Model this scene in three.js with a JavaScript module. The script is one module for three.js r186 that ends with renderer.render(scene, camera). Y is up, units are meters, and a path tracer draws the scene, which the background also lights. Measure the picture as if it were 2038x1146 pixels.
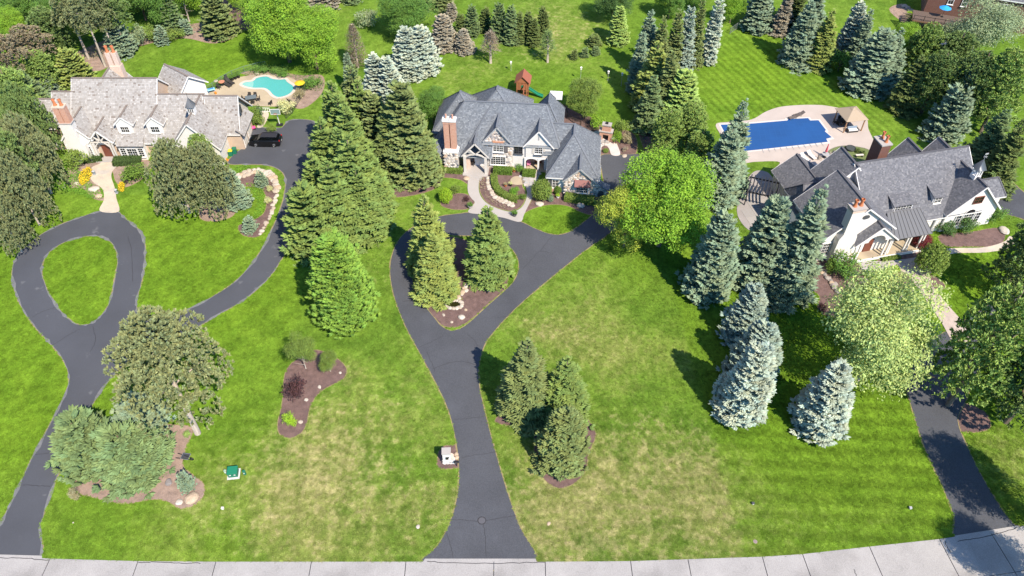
import * as THREE from 'three';
import { Sky } from 'three/addons/objects/Sky.js';
import { mergeGeometries, toCreasedNormals } from 'three/addons/utils/BufferGeometryUtils.js';
import { RoundedBoxGeometry } from 'three/addons/geometries/RoundedBoxGeometry.js';

// ---------- camera, sky, sun, exposure ----------
const scene = new THREE.Scene();
const camera = new THREE.PerspectiveCamera(39.78, 1024 / 576, 0.5, 3000);
camera.position.set(0, 79, 0);
camera.rotation.set(THREE.MathUtils.degToRad(-46.43), 0, 0);
const SUN = new THREE.Vector3(0.375, 0.757, 0.535).normalize();
const sky = new Sky();
sky.name = 'sky'; sky.scale.setScalar(2000); sky.userData = { kind: 'structure' };
sky.material.uniforms.sunPosition.value.copy(SUN);
sky.material.uniforms.turbidity.value = 3;
sky.material.uniforms.rayleigh.value = 1.2;
sky.material.uniforms.mieCoefficient.value = 0.004;
scene.add(sky);
scene.environmentIntensity = 0.15;
const sun = new THREE.DirectionalLight(0xfff0dc, 5);
sun.name = 'sun'; sun.position.set(SUN.x * 200, SUN.y * 200, -85 + SUN.z * 200);
sun.target.position.set(0, 0, -85); scene.add(sun, sun.target);
sun.castShadow = true; sun.shadow.mapSize.set(4096, 4096); sun.shadow.radius = 1;
Object.assign(sun.shadow.camera, { left: -140, right: 140, top: 110, bottom: -110, near: 10, far: 500 });
const renderer = new THREE.WebGLRenderer({ antialias: true });
renderer.toneMapping = THREE.LinearToneMapping;
renderer.toneMappingExposure = 1.6;
renderer.shadowMap.enabled = true;

// ---------- helpers ----------
let SEED = 7;
const rnd = () => { SEED = (SEED * 1664525 + 1013904223) >>> 0; return SEED / 4294967296; };
const rr = (a, b) => a + (b - a) * rnd();
const V3 = (x, y, z) => new THREE.Vector3(x, y, z);
const D2R = Math.PI / 180;
const clamp = (x, a = 0, b = 1) => Math.min(b, Math.max(a, x));
const lerp = (a, b, t) => a + (b - a) * t;
const sst = (a, b, x) => { const t = clamp((x - a) / (b - a)); return t * t * (3 - 2 * t); };
function hash(x, y) { let h = (x | 0) * 374761393 + (y | 0) * 668265263; h = Math.imul(h ^ (h >>> 13), 1274126177); return ((h ^ (h >>> 16)) >>> 0) / 4294967296; }
function vn(x, y) { const i = Math.floor(x), j = Math.floor(y), f = x - i, g = y - j, u = f * f * (3 - 2 * f), v = g * g * (3 - 2 * g); const a = hash(i, j), b = hash(i + 1, j), c = hash(i, j + 1), d = hash(i + 1, j + 1); return a + (b - a) * u + (c - a) * v + (a - b - c + d) * u * v; }
function fbm(x, y, o = 4) { let s = 0, a = 0.5, n = 0; for (let k = 0; k < o; k++) { s += a * vn(x, y); n += a; a *= 0.5; x = x * 2.03 + 17.1; y = y * 2.03 + 5.7; } return s / n; }
const used = {};
function numbered(name) { used[name] = (used[name] || 0) + 1; return used[name] === 1 ? name : name + '_' + String(used[name] - 1).padStart(3, '0'); }
function tag(o, label, category, group) { o.userData.label = label; o.userData.category = category; if (group) o.userData.group = group; return o; }
function shade(o) { o.castShadow = o.receiveShadow = true; return o; }
function mesh(name, geo, mat, parent) { const m = shade(new THREE.Mesh(geo, mat)); m.name = parent ? name : numbered(name); (parent || scene).add(m); return m; }
function thing(name, label, category, x, z, turn = 0, group, y = 0) { const g = new THREE.Group(); g.name = numbered(name); g.position.set(x, y, z); g.rotation.y = turn; tag(g, label, category, group); scene.add(g); return g; }
function struct(name, geo, mat) { const m = mesh(name, geo, mat); m.userData.kind = 'structure'; return m; }
const mg = (list) => mergeGeometries(list.map(g => g.index ? g.toNonIndexed() : g));
function box(w, h, d, x = 0, y = 0, z = 0, ry = 0) { const g = new THREE.BoxGeometry(w, h, d).toNonIndexed(); boxUV(g, w, h, d); if (ry) g.rotateY(ry); g.translate(x, y, z); return g; }
function boxUV(g, w, h, d) { const p = g.attributes.position, n = g.attributes.normal, uv = g.attributes.uv; for (let i = 0; i < p.count; i++) { const a = Math.abs(n.getX(i)), b = Math.abs(n.getY(i)); if (a > 0.5) uv.setXY(i, p.getZ(i), p.getY(i)); else if (b > 0.5) uv.setXY(i, p.getX(i), p.getZ(i)); else uv.setXY(i, p.getX(i), p.getY(i)); } }
const open_ = (g) => g.index ? g.toNonIndexed() : g;
function rbox(w, h, d, r, x = 0, y = 0, z = 0, ry = 0) { const g = open_(new RoundedBoxGeometry(w, h, d, 2, r)); if (ry) g.rotateY(ry); g.translate(x, y, z); return g; }
function cyl(r0, r1, h, x = 0, y = 0, z = 0, n = 12) { const g = new THREE.CylinderGeometry(r0, r1, h, n).toNonIndexed(); g.translate(x, y, z); return g; }
function bar(p, q, w, h = w, ext = 0) { // box from p to q, w across, h high
  const d = V3().subVectors(q, p), L = d.length(); d.normalize();
  const g = new THREE.BoxGeometry(w, h, L + ext * 2).toNonIndexed(); boxUV(g, w, h, L);
  const s = V3().crossVectors(Math.abs(d.y) > 0.99 ? V3(0, 0, 1) : V3(0, 1, 0), d).normalize(), u = V3().crossVectors(d, s);
  g.applyMatrix4(new THREE.Matrix4().makeBasis(s, u, d).setPosition((p.x + q.x) / 2, (p.y + q.y) / 2, (p.z + q.z) / 2)); return g;
}
function rod(p, q, r0, r1 = r0, n = 6) { const d = V3().subVectors(q, p), L = d.length(); const g = new THREE.CylinderGeometry(r1, r0, L, n, 1).toNonIndexed(); g.applyQuaternion(new THREE.Quaternion().setFromUnitVectors(V3(0, 1, 0), d.normalize())); g.translate((p.x + q.x) / 2, (p.y + q.y) / 2, (p.z + q.z) / 2); return g; }
class Soup { // triangles with per-face colours
  constructor() { this.p = []; this.c = []; this.u = []; }
  tri(a, b, c, col, ua, ub, uc) { this.p.push(a.x, a.y, a.z, b.x, b.y, b.z, c.x, c.y, c.z); if (col) for (let k = 0; k < 3; k++) this.c.push(col[0], col[1], col[2]); this.u.push(...(ua || [0, 0]), ...(ub || [0, 1]), ...(uc || [1, 1])); }
  quad(a, b, c, d, col, ua, ub, uc, ud) { this.tri(a, b, c, col, ua, ub, uc); this.tri(a, c, d, col, ua, uc, ud); }
  geo() { const g = new THREE.BufferGeometry(); g.setAttribute('position', new THREE.Float32BufferAttribute(this.p, 3)); if (this.c.length) g.setAttribute('color', new THREE.Float32BufferAttribute(this.c, 3)); g.setAttribute('uv', new THREE.Float32BufferAttribute(this.u, 2)); g.computeVertexNormals(); return g; }
}
function smooth(pts, n = 6, closed = true) { // Catmull-Rom through plan points
  const c = new THREE.CatmullRomCurve3(pts.map(p => V3(p[0], 0, p[1])), closed, 'centripetal');
  return c.getPoints(pts.length * n).map(p => [p.x, p.z]).slice(0, closed ? -1 : undefined);
}
function flatGeo(pts, holes = [], y = 0) { // plan outline -> horizontal sheet, uv in metres
  const mk = (K, a) => { const s = new K(); a.forEach((p, i) => i ? s.lineTo(p[0], -p[1]) : s.moveTo(p[0], -p[1])); s.closePath(); return s; };
  const s = mk(THREE.Shape, pts); for (const h of holes) s.holes.push(mk(THREE.Path, h));
  const g = new THREE.ShapeGeometry(s); const p = g.attributes.position, uv = g.attributes.uv;
  for (let i = 0; i < p.count; i++) uv.setXY(i, p.getX(i), p.getY(i));
  g.rotateX(-Math.PI / 2); g.translate(0, y, 0); return g;
}
function slabGeo(pts, y0, y1) { // plan outline -> thick slab
  const s = new THREE.Shape(); pts.forEach((p, i) => i ? s.lineTo(p[0], -p[1]) : s.moveTo(p[0], -p[1])); s.closePath();
  const g = new THREE.ExtrudeGeometry(s, { depth: y1 - y0, bevelEnabled: false }); g.rotateX(-Math.PI / 2); g.translate(0, y0, 0); return g;
}
function ribbon(pts, w, y, closed = false) { // strip of width w along plan points
  const s = new Soup(), n = pts.length, N = closed ? n : n - 1, L = [];
  for (let i = 0; i < n; i++) { const a = pts[closed ? (i - 1 + n) % n : Math.max(0, i - 1)], b = pts[closed ? (i + 1) % n : Math.min(n - 1, i + 1)]; let dx = b[0] - a[0], dz = b[1] - a[1]; const l = Math.hypot(dx, dz) || 1; const ww = typeof w === 'function' ? w(i / n) : w; L.push([-dz / l * ww / 2, dx / l * ww / 2]); }
  for (let i = 0; i < N; i++) { const j = (i + 1) % n, a = pts[i], b = pts[j], k = L[i], m = L[j]; s.quad(V3(a[0] - k[0], y, a[1] - k[1]), V3(a[0] + k[0], y, a[1] + k[1]), V3(b[0] + m[0], y, b[1] + m[1]), V3(b[0] - m[0], y, b[1] - m[1]), null, [a[0] - k[0], a[1] - k[1]], [a[0] + k[0], a[1] + k[1]], [b[0] + m[0], b[1] + m[1]], [b[0] - m[0], b[1] - m[1]]); }
  return s.geo();
}
function inside(p, poly) { let r = false; for (let i = 0, j = poly.length - 1; i < poly.length; j = i++) { const a = poly[i], b = poly[j]; if ((a[1] > p[1]) !== (b[1] > p[1]) && p[0] < (b[0] - a[0]) * (p[1] - a[1]) / (b[1] - a[1]) + a[0]) r = !r; } return r; }

// ---------- procedural textures ----------
const enc = (x) => 255 * (x <= 0.0031308 ? 12.92 * x : 1.055 * Math.pow(clamp(x), 1 / 2.4) - 0.055);
function tex(w, h, f, repeatMetres, srgb = true) { // f(i,j) -> linear [r,g,b]
  const d = new Uint8Array(w * h * 4); for (let j = 0; j < h; j++) for (let i = 0; i < w; i++) { const c = f(i, j), k = (j * w + i) * 4; d[k] = srgb ? enc(c[0]) : c[0] * 255; d[k + 1] = srgb ? enc(c[1]) : c[1] * 255; d[k + 2] = srgb ? enc(c[2]) : c[2] * 255; d[k + 3] = 255; }
  const t = new THREE.DataTexture(d, w, h); t.magFilter = THREE.LinearFilter; t.minFilter = THREE.LinearMipmapLinearFilter; t.generateMipmaps = true; t.wrapS = t.wrapT = THREE.RepeatWrapping; if (srgb) t.colorSpace = THREE.SRGBColorSpace;
  if (repeatMetres) t.repeat.set(1 / repeatMetres[0], 1 / repeatMetres[1]); t.needsUpdate = true; return t;
}
// tileable noise on an N grid
const tn = (i, j, N, cells, seed = 0) => { const x = i / N * cells, y = j / N * cells, a = Math.floor(x), b = Math.floor(y), f = x - a, g = y - b, u = f * f * (3 - 2 * f), v = g * g * (3 - 2 * g), H = (p, q) => hash(((p % cells) + cells) % cells + seed * 131, ((q % cells) + cells) % cells + seed * 57); return lerp(lerp(H(a, b), H(a + 1, b), u), lerp(H(a, b + 1), H(a + 1, b + 1), u), v); };
const tf = (i, j, N, c, s = 0, o = 4) => { let r = 0, a = 0.5, n = 0; for (let k = 0; k < o; k++) { r += a * tn(i, j, N, c, s + k); n += a; a *= 0.55; c *= 2; } return r / n; };
const mixc = (a, b, t) => [lerp(a[0], b[0], t), lerp(a[1], b[1], t), lerp(a[2], b[2], t)];
const mulc = (a, k) => [a[0] * k, a[1] * k, a[2] * k];
function stdTex(base, vary, N, metres, cells, opts = {}) { return tex(N, N, (i, j) => { const a = tf(i, j, N, cells, opts.seed || 1, 5), b = hash(i + 991 * (opts.seed || 1), j), k = 1 + vary * ((a - 0.5) * 2) + (opts.grain ?? 0.15) * (b - 0.5) * 2; let c = mulc(base, Math.max(0.05, k)); if (opts.tint) c = mixc(c, mulc(opts.tint, k), sst(0.5, 0.75, tf(i, j, N, Math.max(2, cells / 2), 77, 3))); return c; }, [metres, metres]); }
function lin(hex) { const c = new THREE.Color(hex); return [c.r, c.g, c.b]; }
const plain = (r, g, b, rough = 0.8, extra = {}) => { const m = new THREE.MeshStandardMaterial({ roughness: rough, ...extra }); m.color.setRGB(r, g, b); return m; };
const mapped = (t, rough = 0.9, extra = {}) => new THREE.MeshStandardMaterial({ map: t, roughness: rough, ...extra });
const grainTex = tex(256, 256, (i, j) => { const v = 0.5 * hash(i, j) + 0.5 * tf(i, j, 256, 32, 3, 3); return [v, v, v]; }, [2, 2], false);
const M = {};
M.asphaltNew = mapped(stdTex([0.064, 0.069, 0.08], 0.22, 512, 22, 6, { seed: 2, grain: 0.25 }), 0.85, { bumpMap: grainTex, bumpScale: 0.004 });
M.asphaltOld = mapped(tex(1024, 1024, (i, j) => { const a = tf(i, j, 1024, 6, 5, 6), b = tf(i, j, 1024, 24, 9, 4), g = hash(i, j); let c = mulc([0.062, 0.067, 0.079], 0.8 + 0.4 * a + 0.22 * (g - 0.5)); c = mixc(c, [0.13, 0.135, 0.143], 0.8 * sst(0.66, 0.78, b * 0.6 + a * 0.4)); return c; }, [30, 30]), 0.88, { bumpMap: grainTex, bumpScale: 0.004 });
M.mulch = mapped(stdTex([0.15, 0.095, 0.084], 0.35, 512, 8, 16, { seed: 3, grain: 0.55 }), 1, { bumpMap: grainTex, bumpScale: 0.03 });
M.bark = mapped(stdTex([0.29, 0.21, 0.165], 0.35, 512, 8, 14, { seed: 4, grain: 0.5 }), 1, { bumpMap: grainTex, bumpScale: 0.03 });
M.soil = mapped(stdTex([0.24, 0.2, 0.09], 0.3, 256, 6, 12, { seed: 6, grain: 0.4 }), 1);
M.concrete = mapped(stdTex([0.38, 0.355, 0.33], 0.1, 512, 9, 6, { seed: 8, grain: 0.1 }), 0.85, { bumpMap: grainTex, bumpScale: 0.002 });
M.road = mapped(stdTex([0.33, 0.32, 0.31], 0.2, 512, 16, 7, { seed: 11, grain: 0.22, tint: [0.27, 0.26, 0.25] }), 0.88, { bumpMap: grainTex, bumpScale: 0.003 });
M.deckTan = mapped(stdTex([0.42, 0.35, 0.24], 0.14, 512, 12, 8, { seed: 9, grain: 0.1, tint: [0.34, 0.28, 0.2] }), 0.85);
M.deckPink = mapped(stdTex([0.44, 0.385, 0.345], 0.1, 512, 12, 7, { seed: 10, grain: 0.08 }), 0.85);
M.tar = plain(0.028, 0.028, 0.032, 0.6);
M.white = plain(0.74, 0.73, 0.7, 0.6);
M.cream = plain(0.58, 0.54, 0.47, 0.8);
M.whiteWall = mapped(stdTex([0.69, 0.67, 0.63], 0.06, 256, 5, 6, { seed: 12, grain: 0.06 }), 0.85, { bumpMap: grainTex, bumpScale: 0.006 });
M.tanWall = mapped(stdTex([0.5, 0.38, 0.28], 0.1, 256, 4, 6, { seed: 13, grain: 0.12 }), 0.9);
M.greyTrim = plain(0.36, 0.37, 0.37, 0.6);
M.darkTrim = plain(0.07, 0.075, 0.08, 0.5);
M.black = plain(0.012, 0.012, 0.014, 0.5);
M.glass = new THREE.MeshPhysicalMaterial({ color: 0x1c2428, roughness: 0.04, metalness: 0, specularIntensity: 1, ior: 1.6 });
M.timber = plain(0.58, 0.55, 0.5, 0.7);
M.terracotta = plain(0.5, 0.17, 0.07, 0.8);
M.brownDoor = plain(0.16, 0.05, 0.03, 0.5);
const brickTex = (a, b, mort, seed) => tex(256, 256, (i, j) => { const row = Math.floor(j / 16), o = (row % 2) * 24, x = (i + o) % 256, col = Math.floor(x / 48); const m = (j % 16) < 2 || (x % 48) < 2; if (m) return mort; return mulc(mixc(a, b, hash(col + seed * 31, row)), 0.85 + 0.3 * hash(i, j)); }, [1.28, 1.15]);
M.brick = mapped(brickTex([0.46, 0.2, 0.13], [0.56, 0.32, 0.22], [0.5, 0.42, 0.35], 1), 0.9);
M.brickPale = mapped(brickTex([0.56, 0.4, 0.31], [0.66, 0.5, 0.4], [0.6, 0.54, 0.47], 2), 0.9);
M.brickWhite = mapped(brickTex([0.68, 0.65, 0.6], [0.74, 0.71, 0.67], [0.6, 0.56, 0.5], 3), 0.9);
M.brickBrown = mapped(brickTex([0.13, 0.055, 0.04], [0.17, 0.075, 0.055], [0.16, 0.11, 0.09], 4), 0.9);
M.vc = new THREE.MeshStandardMaterial({ vertexColors: true, roughness: 0.95 });

// ---------- ground: lawn sheets, street, drives, paths, beds ----------
const dry = [ // worn and straw-coloured patches: x, z, radius, strength
  [-21.83,-45.95,6,1],[-26.41,-49.18,5,.6],[-18.35,-49.18,5,.7],[-22.6,-54,5,.6],[-13.27,-56.17,5,.5],[-14.86,-39.35,8,.6],[-22.85,-42.26,6,.8],[-9.26,-42.86,5,.5],[2.25,-42.86,5,.9],[5.4,-39.92,8,.8],[12.72,-43.47,7,.8],[17.89,-49.18,7,.7],[21.28,-45.32,6,1],[21.46,-39.92,7,.8],[3.35,-67.73,3,1],[7.18,-65.6,4,.6],[13.5,-63.94,6,.45],[10.91,-72.63,5,.35],[1.8,-50.53,3,.7],[10.52,-50.53,4,.7],[6.88,-37.67,8,.7],[30.78,-45.32,6,.4],[40.08,-44.7,6,.35],[33.92,-40.5,8,.3],[54.41,-49.85,5,1],[56.45,-47.87,5,.8],[-20.58,-60.73,2,.8],[-31.15,-76.4,4,.35],[-22.66,-91.16,3,.7],[-19.36,-76.4,4,.5],[-33.89,-49.18,5,.4],[-32.03,-44.08,4,.6],[-35.96,-40.5,7,.4],[8.9,-141.69,9,.5],[3.94,-137.92,7,.45],[-10.81,-125.67,6,.4],[13.03,-145.59,8,.5],[-5.53,-132.5,5,.45],[6.29,-153.82,9,.45],[-27.64,-39.35,7,.35]
];
const lush = [[-61.68,-76.4,10,1],[-42.94,-76.4,12,1],[-59.91,-56.17,10,1],[-60.81,-69.03,8,1],[-56.18,-132.5,12,1],[44.39,-129.03,18,1],[45.39,-50.53,8,.7],[33.43,-49.18,8,.6],[6.06,-88.88,6,.8],[3.64,-120.82,10,.6],[45.59,-70.81,12,1],[64.59,-76.4,10,1],[19.98,-80.35,6,.5],[-54.67,-80.35,8,1]];
const gauss = (l, x, z) => { let s = 0; for (const [a, b, r, k] of l) { const q = ((x - a) * (x - a) + (z - b) * (z - b)) / (r * r); if (q < 5) s += k * Math.exp(-q); } return s; };
const poolLawn = [[32.39,-129.03],[41.88,-145.59],[55.81,-145.59],[57.77,-130.75],[62.18,-120.82],[66.21,-111.77],[59.79,-107.54],[55.33,-118.48],[47.44,-118.48],[41.23,-113.96],[34.5,-114.7]];
const sDir = (() => { const a = [40.68,-138.48], b = [46.83,-123.54], l = Math.hypot(b[0] - a[0], b[1] - a[1]); return [-(b[1] - a[1]) / l, (b[0] - a[0]) / l]; })();
function lawnColour(x, z) {
  const n1 = fbm(x * 0.11, z * 0.11, 4), n2 = fbm(x * 0.55 + 40, z * 0.55, 3), n3 = vn(x * 2.6, z * 2.6), n4 = hash(x * 31 | 0, z * 31 | 0);
  const lot = sst(-0.6, 0.6, x - 23.6 - (z + 45) * 0.05) , L = clamp(gauss(lush, x, z) + 0.55 * lot * sst(-90, -80, z) + 0.5 * sst(-26, -30, x) * (z > -95 ? 1 : 0)), front = sst(-78, -66, z) * (1 - L);
  const G = gauss(dry, x, z), n5 = fbm(x * 1.7 + 9, z * 1.7, 3), n6 = vn(x * 5.3, z * 5.3);
  const d = clamp((G * (0.3 + 0.7 * n2) * 0.5 + 0.16 * front * sst(0.35, 0.75, n1) + (n1 - 0.45) * 0.5 + (n5 - 0.5) * 0.5) * (1 - 0.7 * L));
  let c = mixc([0.073, 0.145, 0.016], [0.13, 0.215, 0.026], clamp(n1 * 0.9 + n2 * 0.7 - 0.35));
  c = mixc(c, mixc([0.085, 0.168, 0.01], [0.122, 0.212, 0.014], n2), 0.7 * L);
  c = mixc(c, [0.19, 0.205, 0.062], sst(0, 0.85, d) * 0.85);
  c = mixc(c, [0.33, 0.28, 0.15], sst(0.5, 0.8, 0.5 * n5 + 0.3 * n6 + 0.2 * n3 + 0.12 * (G - 0.6)) * sst(0.15, 0.8, G) * (0.1 + 0.5 * n2 * n5 * 1.6) * (1 - L));
  // mowing stripes
  let s = 0;
  if (inside([x, z], poolLawn)) s = 0.8 * Math.sin((x * sDir[0] + z * sDir[1]) * 4.6 + n1 * 2);
  else if (z > -62 && x > 24 && x < 62) s = 0.7 * Math.sin((z - x * 0.05) * 3.0 + n1 * 2);
  else if (z > -60) s = 0.26 * Math.sin((z + x * 0.02) * 3.2 + n1 * 3) + (x < -2 && x > -32 ? 0.3 * Math.sin((x - z * 0.12) * 2.6 + n1 * 3) : 0);
  else s = 0.24 * Math.sin((x * 0.8 + z * 0.5) * 2.4 + n1 * 3);
  return mulc(c, 1.15 * (1 + 0.2 * s) * (0.84 + 0.24 * n2 + 0.5 * (n4 - 0.5) + 0.3 * (n3 - 0.5) + 0.3 * (n5 - 0.5)));
}
function lawnSheet(x0, x1, z0, z1, w, h) {
  const t = tex(w, h, (i, j) => lawnColour(x0 + (i + 0.5) / w * (x1 - x0), z0 + (j + 0.5) / h * (z1 - z0)));
  t.wrapS = t.wrapT = THREE.ClampToEdgeWrapping;
  const s = new Soup(); s.quad(V3(x0, 0, z0), V3(x0, 0, z1), V3(x1, 0, z1), V3(x1, 0, z0), null, [0, 0], [0, 1], [1, 1], [1, 0]);
  return struct('lawn', s.geo(), new THREE.MeshPhysicalMaterial({ map: t, roughness: 1, specularIntensity: 0.1 }));
}
lawnSheet(-82, 82, -80, -18, 2048, 776);
lawnSheet(-136, 136, -176, -80, 2048, 724);
{ const g = new THREE.PlaneGeometry(900, 900); g.rotateX(-Math.PI / 2); g.translate(0, -0.06, -90); const p = g.attributes.position, uv = g.attributes.uv; for (let i = 0; i < p.count; i++) uv.setXY(i, p.getX(i), p.getZ(i)); struct('ground', g, mapped(stdTex([0.08, 0.15, 0.02], 0.4, 512, 60, 12, { seed: 21 }), 1)); }

// street of concrete slabs with tarred joints
const kerbLine = [[-91.55,-39.35],[-74.88,-38.23],[-56.34,-36.96],[-47.79,-36.47],[-38.6,-36.2],[-30.55,-36.14],[-20.69,-36.14],[-10.94,-36.14],[-1.87,-36.14],[3.42,-36.14],[12.24,-36.2],[18.19,-36.41],[25.94,-36.68],[30.18,-36.96],[37.38,-37.78],[45,-38.62],[50.7,-39.47],[57.63,-40.62],[70.18,-42.86],[89.17,-46.58]];
{
  const n = kerbLine.length, nor = kerbLine.map((p, i) => { const a = kerbLine[Math.max(0, i - 1)], b = kerbLine[Math.min(n - 1, i + 1)], l = Math.hypot(b[0] - a[0], b[1] - a[1]); return [-(b[1] - a[1]) / l, (b[0] - a[0]) / l]; });
  const off = kerbLine.map((p, i) => [p[0] + nor[i][0] * 9, p[1] + nor[i][1] * 9]);
  const road = struct('street', flatGeo([...kerbLine, ...off.reverse()], [], 0.004), M.tar); off.reverse();
  for (let i = 0; i < n - 1; i++) for (let k = 0; k < 2; k++) {
    const e = 0.04, q = (t, s) => { const a = kerbLine[i], b = kerbLine[i + 1], c = off[i], d = off[i + 1]; const x0 = lerp(a[0], b[0], t), z0 = lerp(a[1], b[1], t), x1 = lerp(c[0], d[0], t), z1 = lerp(c[1], d[1], t); return [lerp(x0, x1, s), lerp(z0, z1, s)]; };
    const L = Math.hypot(kerbLine[i + 1][0] - kerbLine[i][0], kerbLine[i + 1][1] - kerbLine[i][1]), u = e / L, s0 = k ? 0.502 : 0, s1 = k ? 1 : 0.496;
    mesh('slab', slabGeo([q(u, s0), q(1 - u, s0), q(1 - u, s1), q(u, s1)], 0.004, 0.05), M.road, road);
  }
}
// drives
M.asphaltPale = mapped(stdTex([0.15, 0.155, 0.16], 0.3, 256, 4, 10, { seed: 33, grain: 0.3 }), 0.95);
const noGrass = [];
function keepOff(p, holes = []) { let a = 1e9, b = -1e9, c = 1e9, d = -1e9; for (const q of p) { a = Math.min(a, q[0]); b = Math.max(b, q[0]); c = Math.min(c, q[1]); d = Math.max(d, q[1]); } noGrass.push({ p, holes, a, b, c, d }); }
keepOff([...kerbLine, [120, -5], [-120, -5]]);
function drive(name, pts, holes, mat, y = 0.03) { const P = smooth(pts, 4), Hs = holes.map(h => smooth(h, 4)); keepOff(P, Hs); const m = struct(name, flatGeo(P, Hs, y), mat); for (const o of [P, ...Hs]) { mesh('soil_edge', ribbon(o, t => 0.1 + 0.34 * vn(t * 240, 3), y - 0.012, true), M.soil, m); if (mat === M.asphaltOld) mesh('worn_edge', ribbon(o.map((p, i) => [p[0] + rr(-0.05, 0.05), p[1] + rr(-0.05, 0.05)]), t => 0.06 + 0.5 * sst(0.4, 0.95, vn(t * 420, 8)), y + 0.006, true), M.asphaltPale, m); } return m; }
const leftIsland = [[-61.01,-85.69],[-58.91,-84.94],[-57.16,-83.24],[-55.88,-80.76],[-55.14,-77.56],[-54.31,-73.55],[-54.26,-70.72],[-54.99,-69.03],[-55.89,-68.42],[-57.37,-68.68],[-59.3,-70.09],[-62.02,-72.9],[-64.96,-76.88],[-66.19,-79.65],[-66.34,-81.78],[-65.19,-83.98],[-63.13,-85.26]];
const dL = drive('driveway', [[-56.21,-36.68],[-55.28,-39.24],[-54.7,-40.33],[-54.59,-43.29],[-54.59,-48.59],[-54.33,-53.72],[-54.35,-58.26],[-54.82,-59.95],[-56.39,-62.4],[-58.75,-64.85],[-60.96,-66.78],[-64.9,-70.72],[-67.96,-74.87],[-69.93,-78.65],[-70.41,-81.07],[-69.66,-84.4],[-67.76,-87.33],[-64.74,-89.56],[-62.12,-91.04],[-59.46,-91.04],[-58.32,-89.9],[-55.74,-87.77],[-54.11,-85.91],[-52.72,-82.93],[-51.75,-79.65],[-51.05,-75.92],[-50.69,-72.9],[-50.18,-71.35],[-49.31,-70.09],[-48.21,-69.56],[-46.38,-69.65],[-43.67,-70.9],[-40.81,-73.27],[-38.11,-76.49],[-36.08,-81.78],[-35.31,-87.44],[-34.96,-91.62],[-35.12,-95.53],[-35.45,-97.98],[-36.29,-100.25],[-37.69,-101.66],[-39.55,-102.44],[-42.73,-102.58],[-45.7,-102.84],[-45.17,-105.36],[-44.04,-107.54],[-44.13,-112.35],[-42.91,-112.64],[-40.33,-112.5],[-39,-112.64],[-38.2,-114.7],[-34.42,-114.7],[-33.05,-113.22],[-31.86,-106.18],[-31.89,-98.36],[-31.76,-91.16],[-31.84,-85.58],[-32.58,-81.17],[-34.02,-76.49],[-36.51,-72.63],[-38.92,-70.36],[-42,-67.3],[-44.44,-65.18],[-48.01,-62.72],[-49.46,-60.11],[-50.18,-57.58],[-50.55,-54.93],[-50.7,-52.45],[-50.73,-48.85],[-50.82,-45.44],[-50.43,-40.91],[-50.27,-39.87],[-48.87,-36.57]], [leftIsland], M.asphaltOld);
const midIsland = [[-7.99,-67.47],[-9.28,-68.25],[-10.15,-69.47],[-11.58,-71.71],[-12.96,-74.49],[-14.33,-78.35],[-14.81,-81.37],[-14.56,-83.45],[-13.12,-85.37],[-10.97,-86.23],[-8.38,-85.8],[-5.06,-85.58],[-2.11,-84.51],[-0.29,-83.24],[0.64,-81.58],[0.99,-79.85],[0.84,-78.05],[0.21,-76.3],[-1.23,-74.3],[-3.56,-71.44],[-5.55,-68.9],[-6.63,-67.9]];
const dM = drive('driveway', [[-9.38,-36.09],[-7.79,-37.89],[-6.57,-40.68],[-5.96,-43.83],[-5.95,-47.16],[-6.46,-50.66],[-7.56,-54.93],[-9.26,-58.87],[-11.92,-64.19],[-13.96,-68.33],[-15.74,-72.9],[-16.92,-77.66],[-17.11,-80.76],[-16.65,-84.08],[-15.49,-86.45],[-13.37,-88.55],[-10.84,-89.9],[-7.78,-90.58],[-5.9,-90.81],[-2.18,-90.01],[1.2,-88.77],[3.55,-87.11],[5.59,-86.02],[7.2,-85.91],[8.87,-86.78],[12.14,-90.24],[13.95,-92.2],[15.03,-94.09],[14.58,-97.12],[14.33,-100.89],[14.56,-104.96],[17.27,-105.09],[22.64,-104.83],[22.65,-100.89],[21.1,-95.89],[18.27,-91.16],[14.05,-86.02],[11.69,-83.77],[9.99,-82.09],[6.68,-78.55],[2.39,-73.74],[-0.2,-70.54],[-2.23,-67.55],[-3.42,-65.43],[-3.95,-63.29],[-4.2,-60.89],[-4,-58.42],[-3.17,-54.36],[-1.9,-49.18],[-0.61,-44.39],[0.86,-39.92],[2.54,-36.09]], [midIsland], M.asphaltNew);
const dR = drive('driveway', [[46.78,-38.84],[47.55,-41.14],[47.65,-44.88],[47.49,-50.05],[47.92,-55.3],[48.38,-58.42],[50.66,-62.32],[53.75,-65.6],[57.96,-68.16],[65.1,-72.63],[72.22,-76.4],[79.43,-78.35],[74.84,-69.03],[68.49,-68.16],[62.45,-64.77],[57.93,-60.73],[55.92,-58.04],[54.58,-56.17],[52.7,-53.64],[52.4,-48.85],[52.72,-44.08],[53.55,-40.39],[54.2,-39.92]], [], M.asphaltNew);
drive('driveway', [[74.25,-103.23],[76.81,-104.56],[77.99,-101.53],[79.23,-95.29],[83.46,-91.16],[78.28,-80.35],[76.76,-88.88],[74.12,-90.58],[73.47,-91.74],[75.6,-95.89],[74.79,-99.61]], [], M.asphaltNew);
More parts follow.
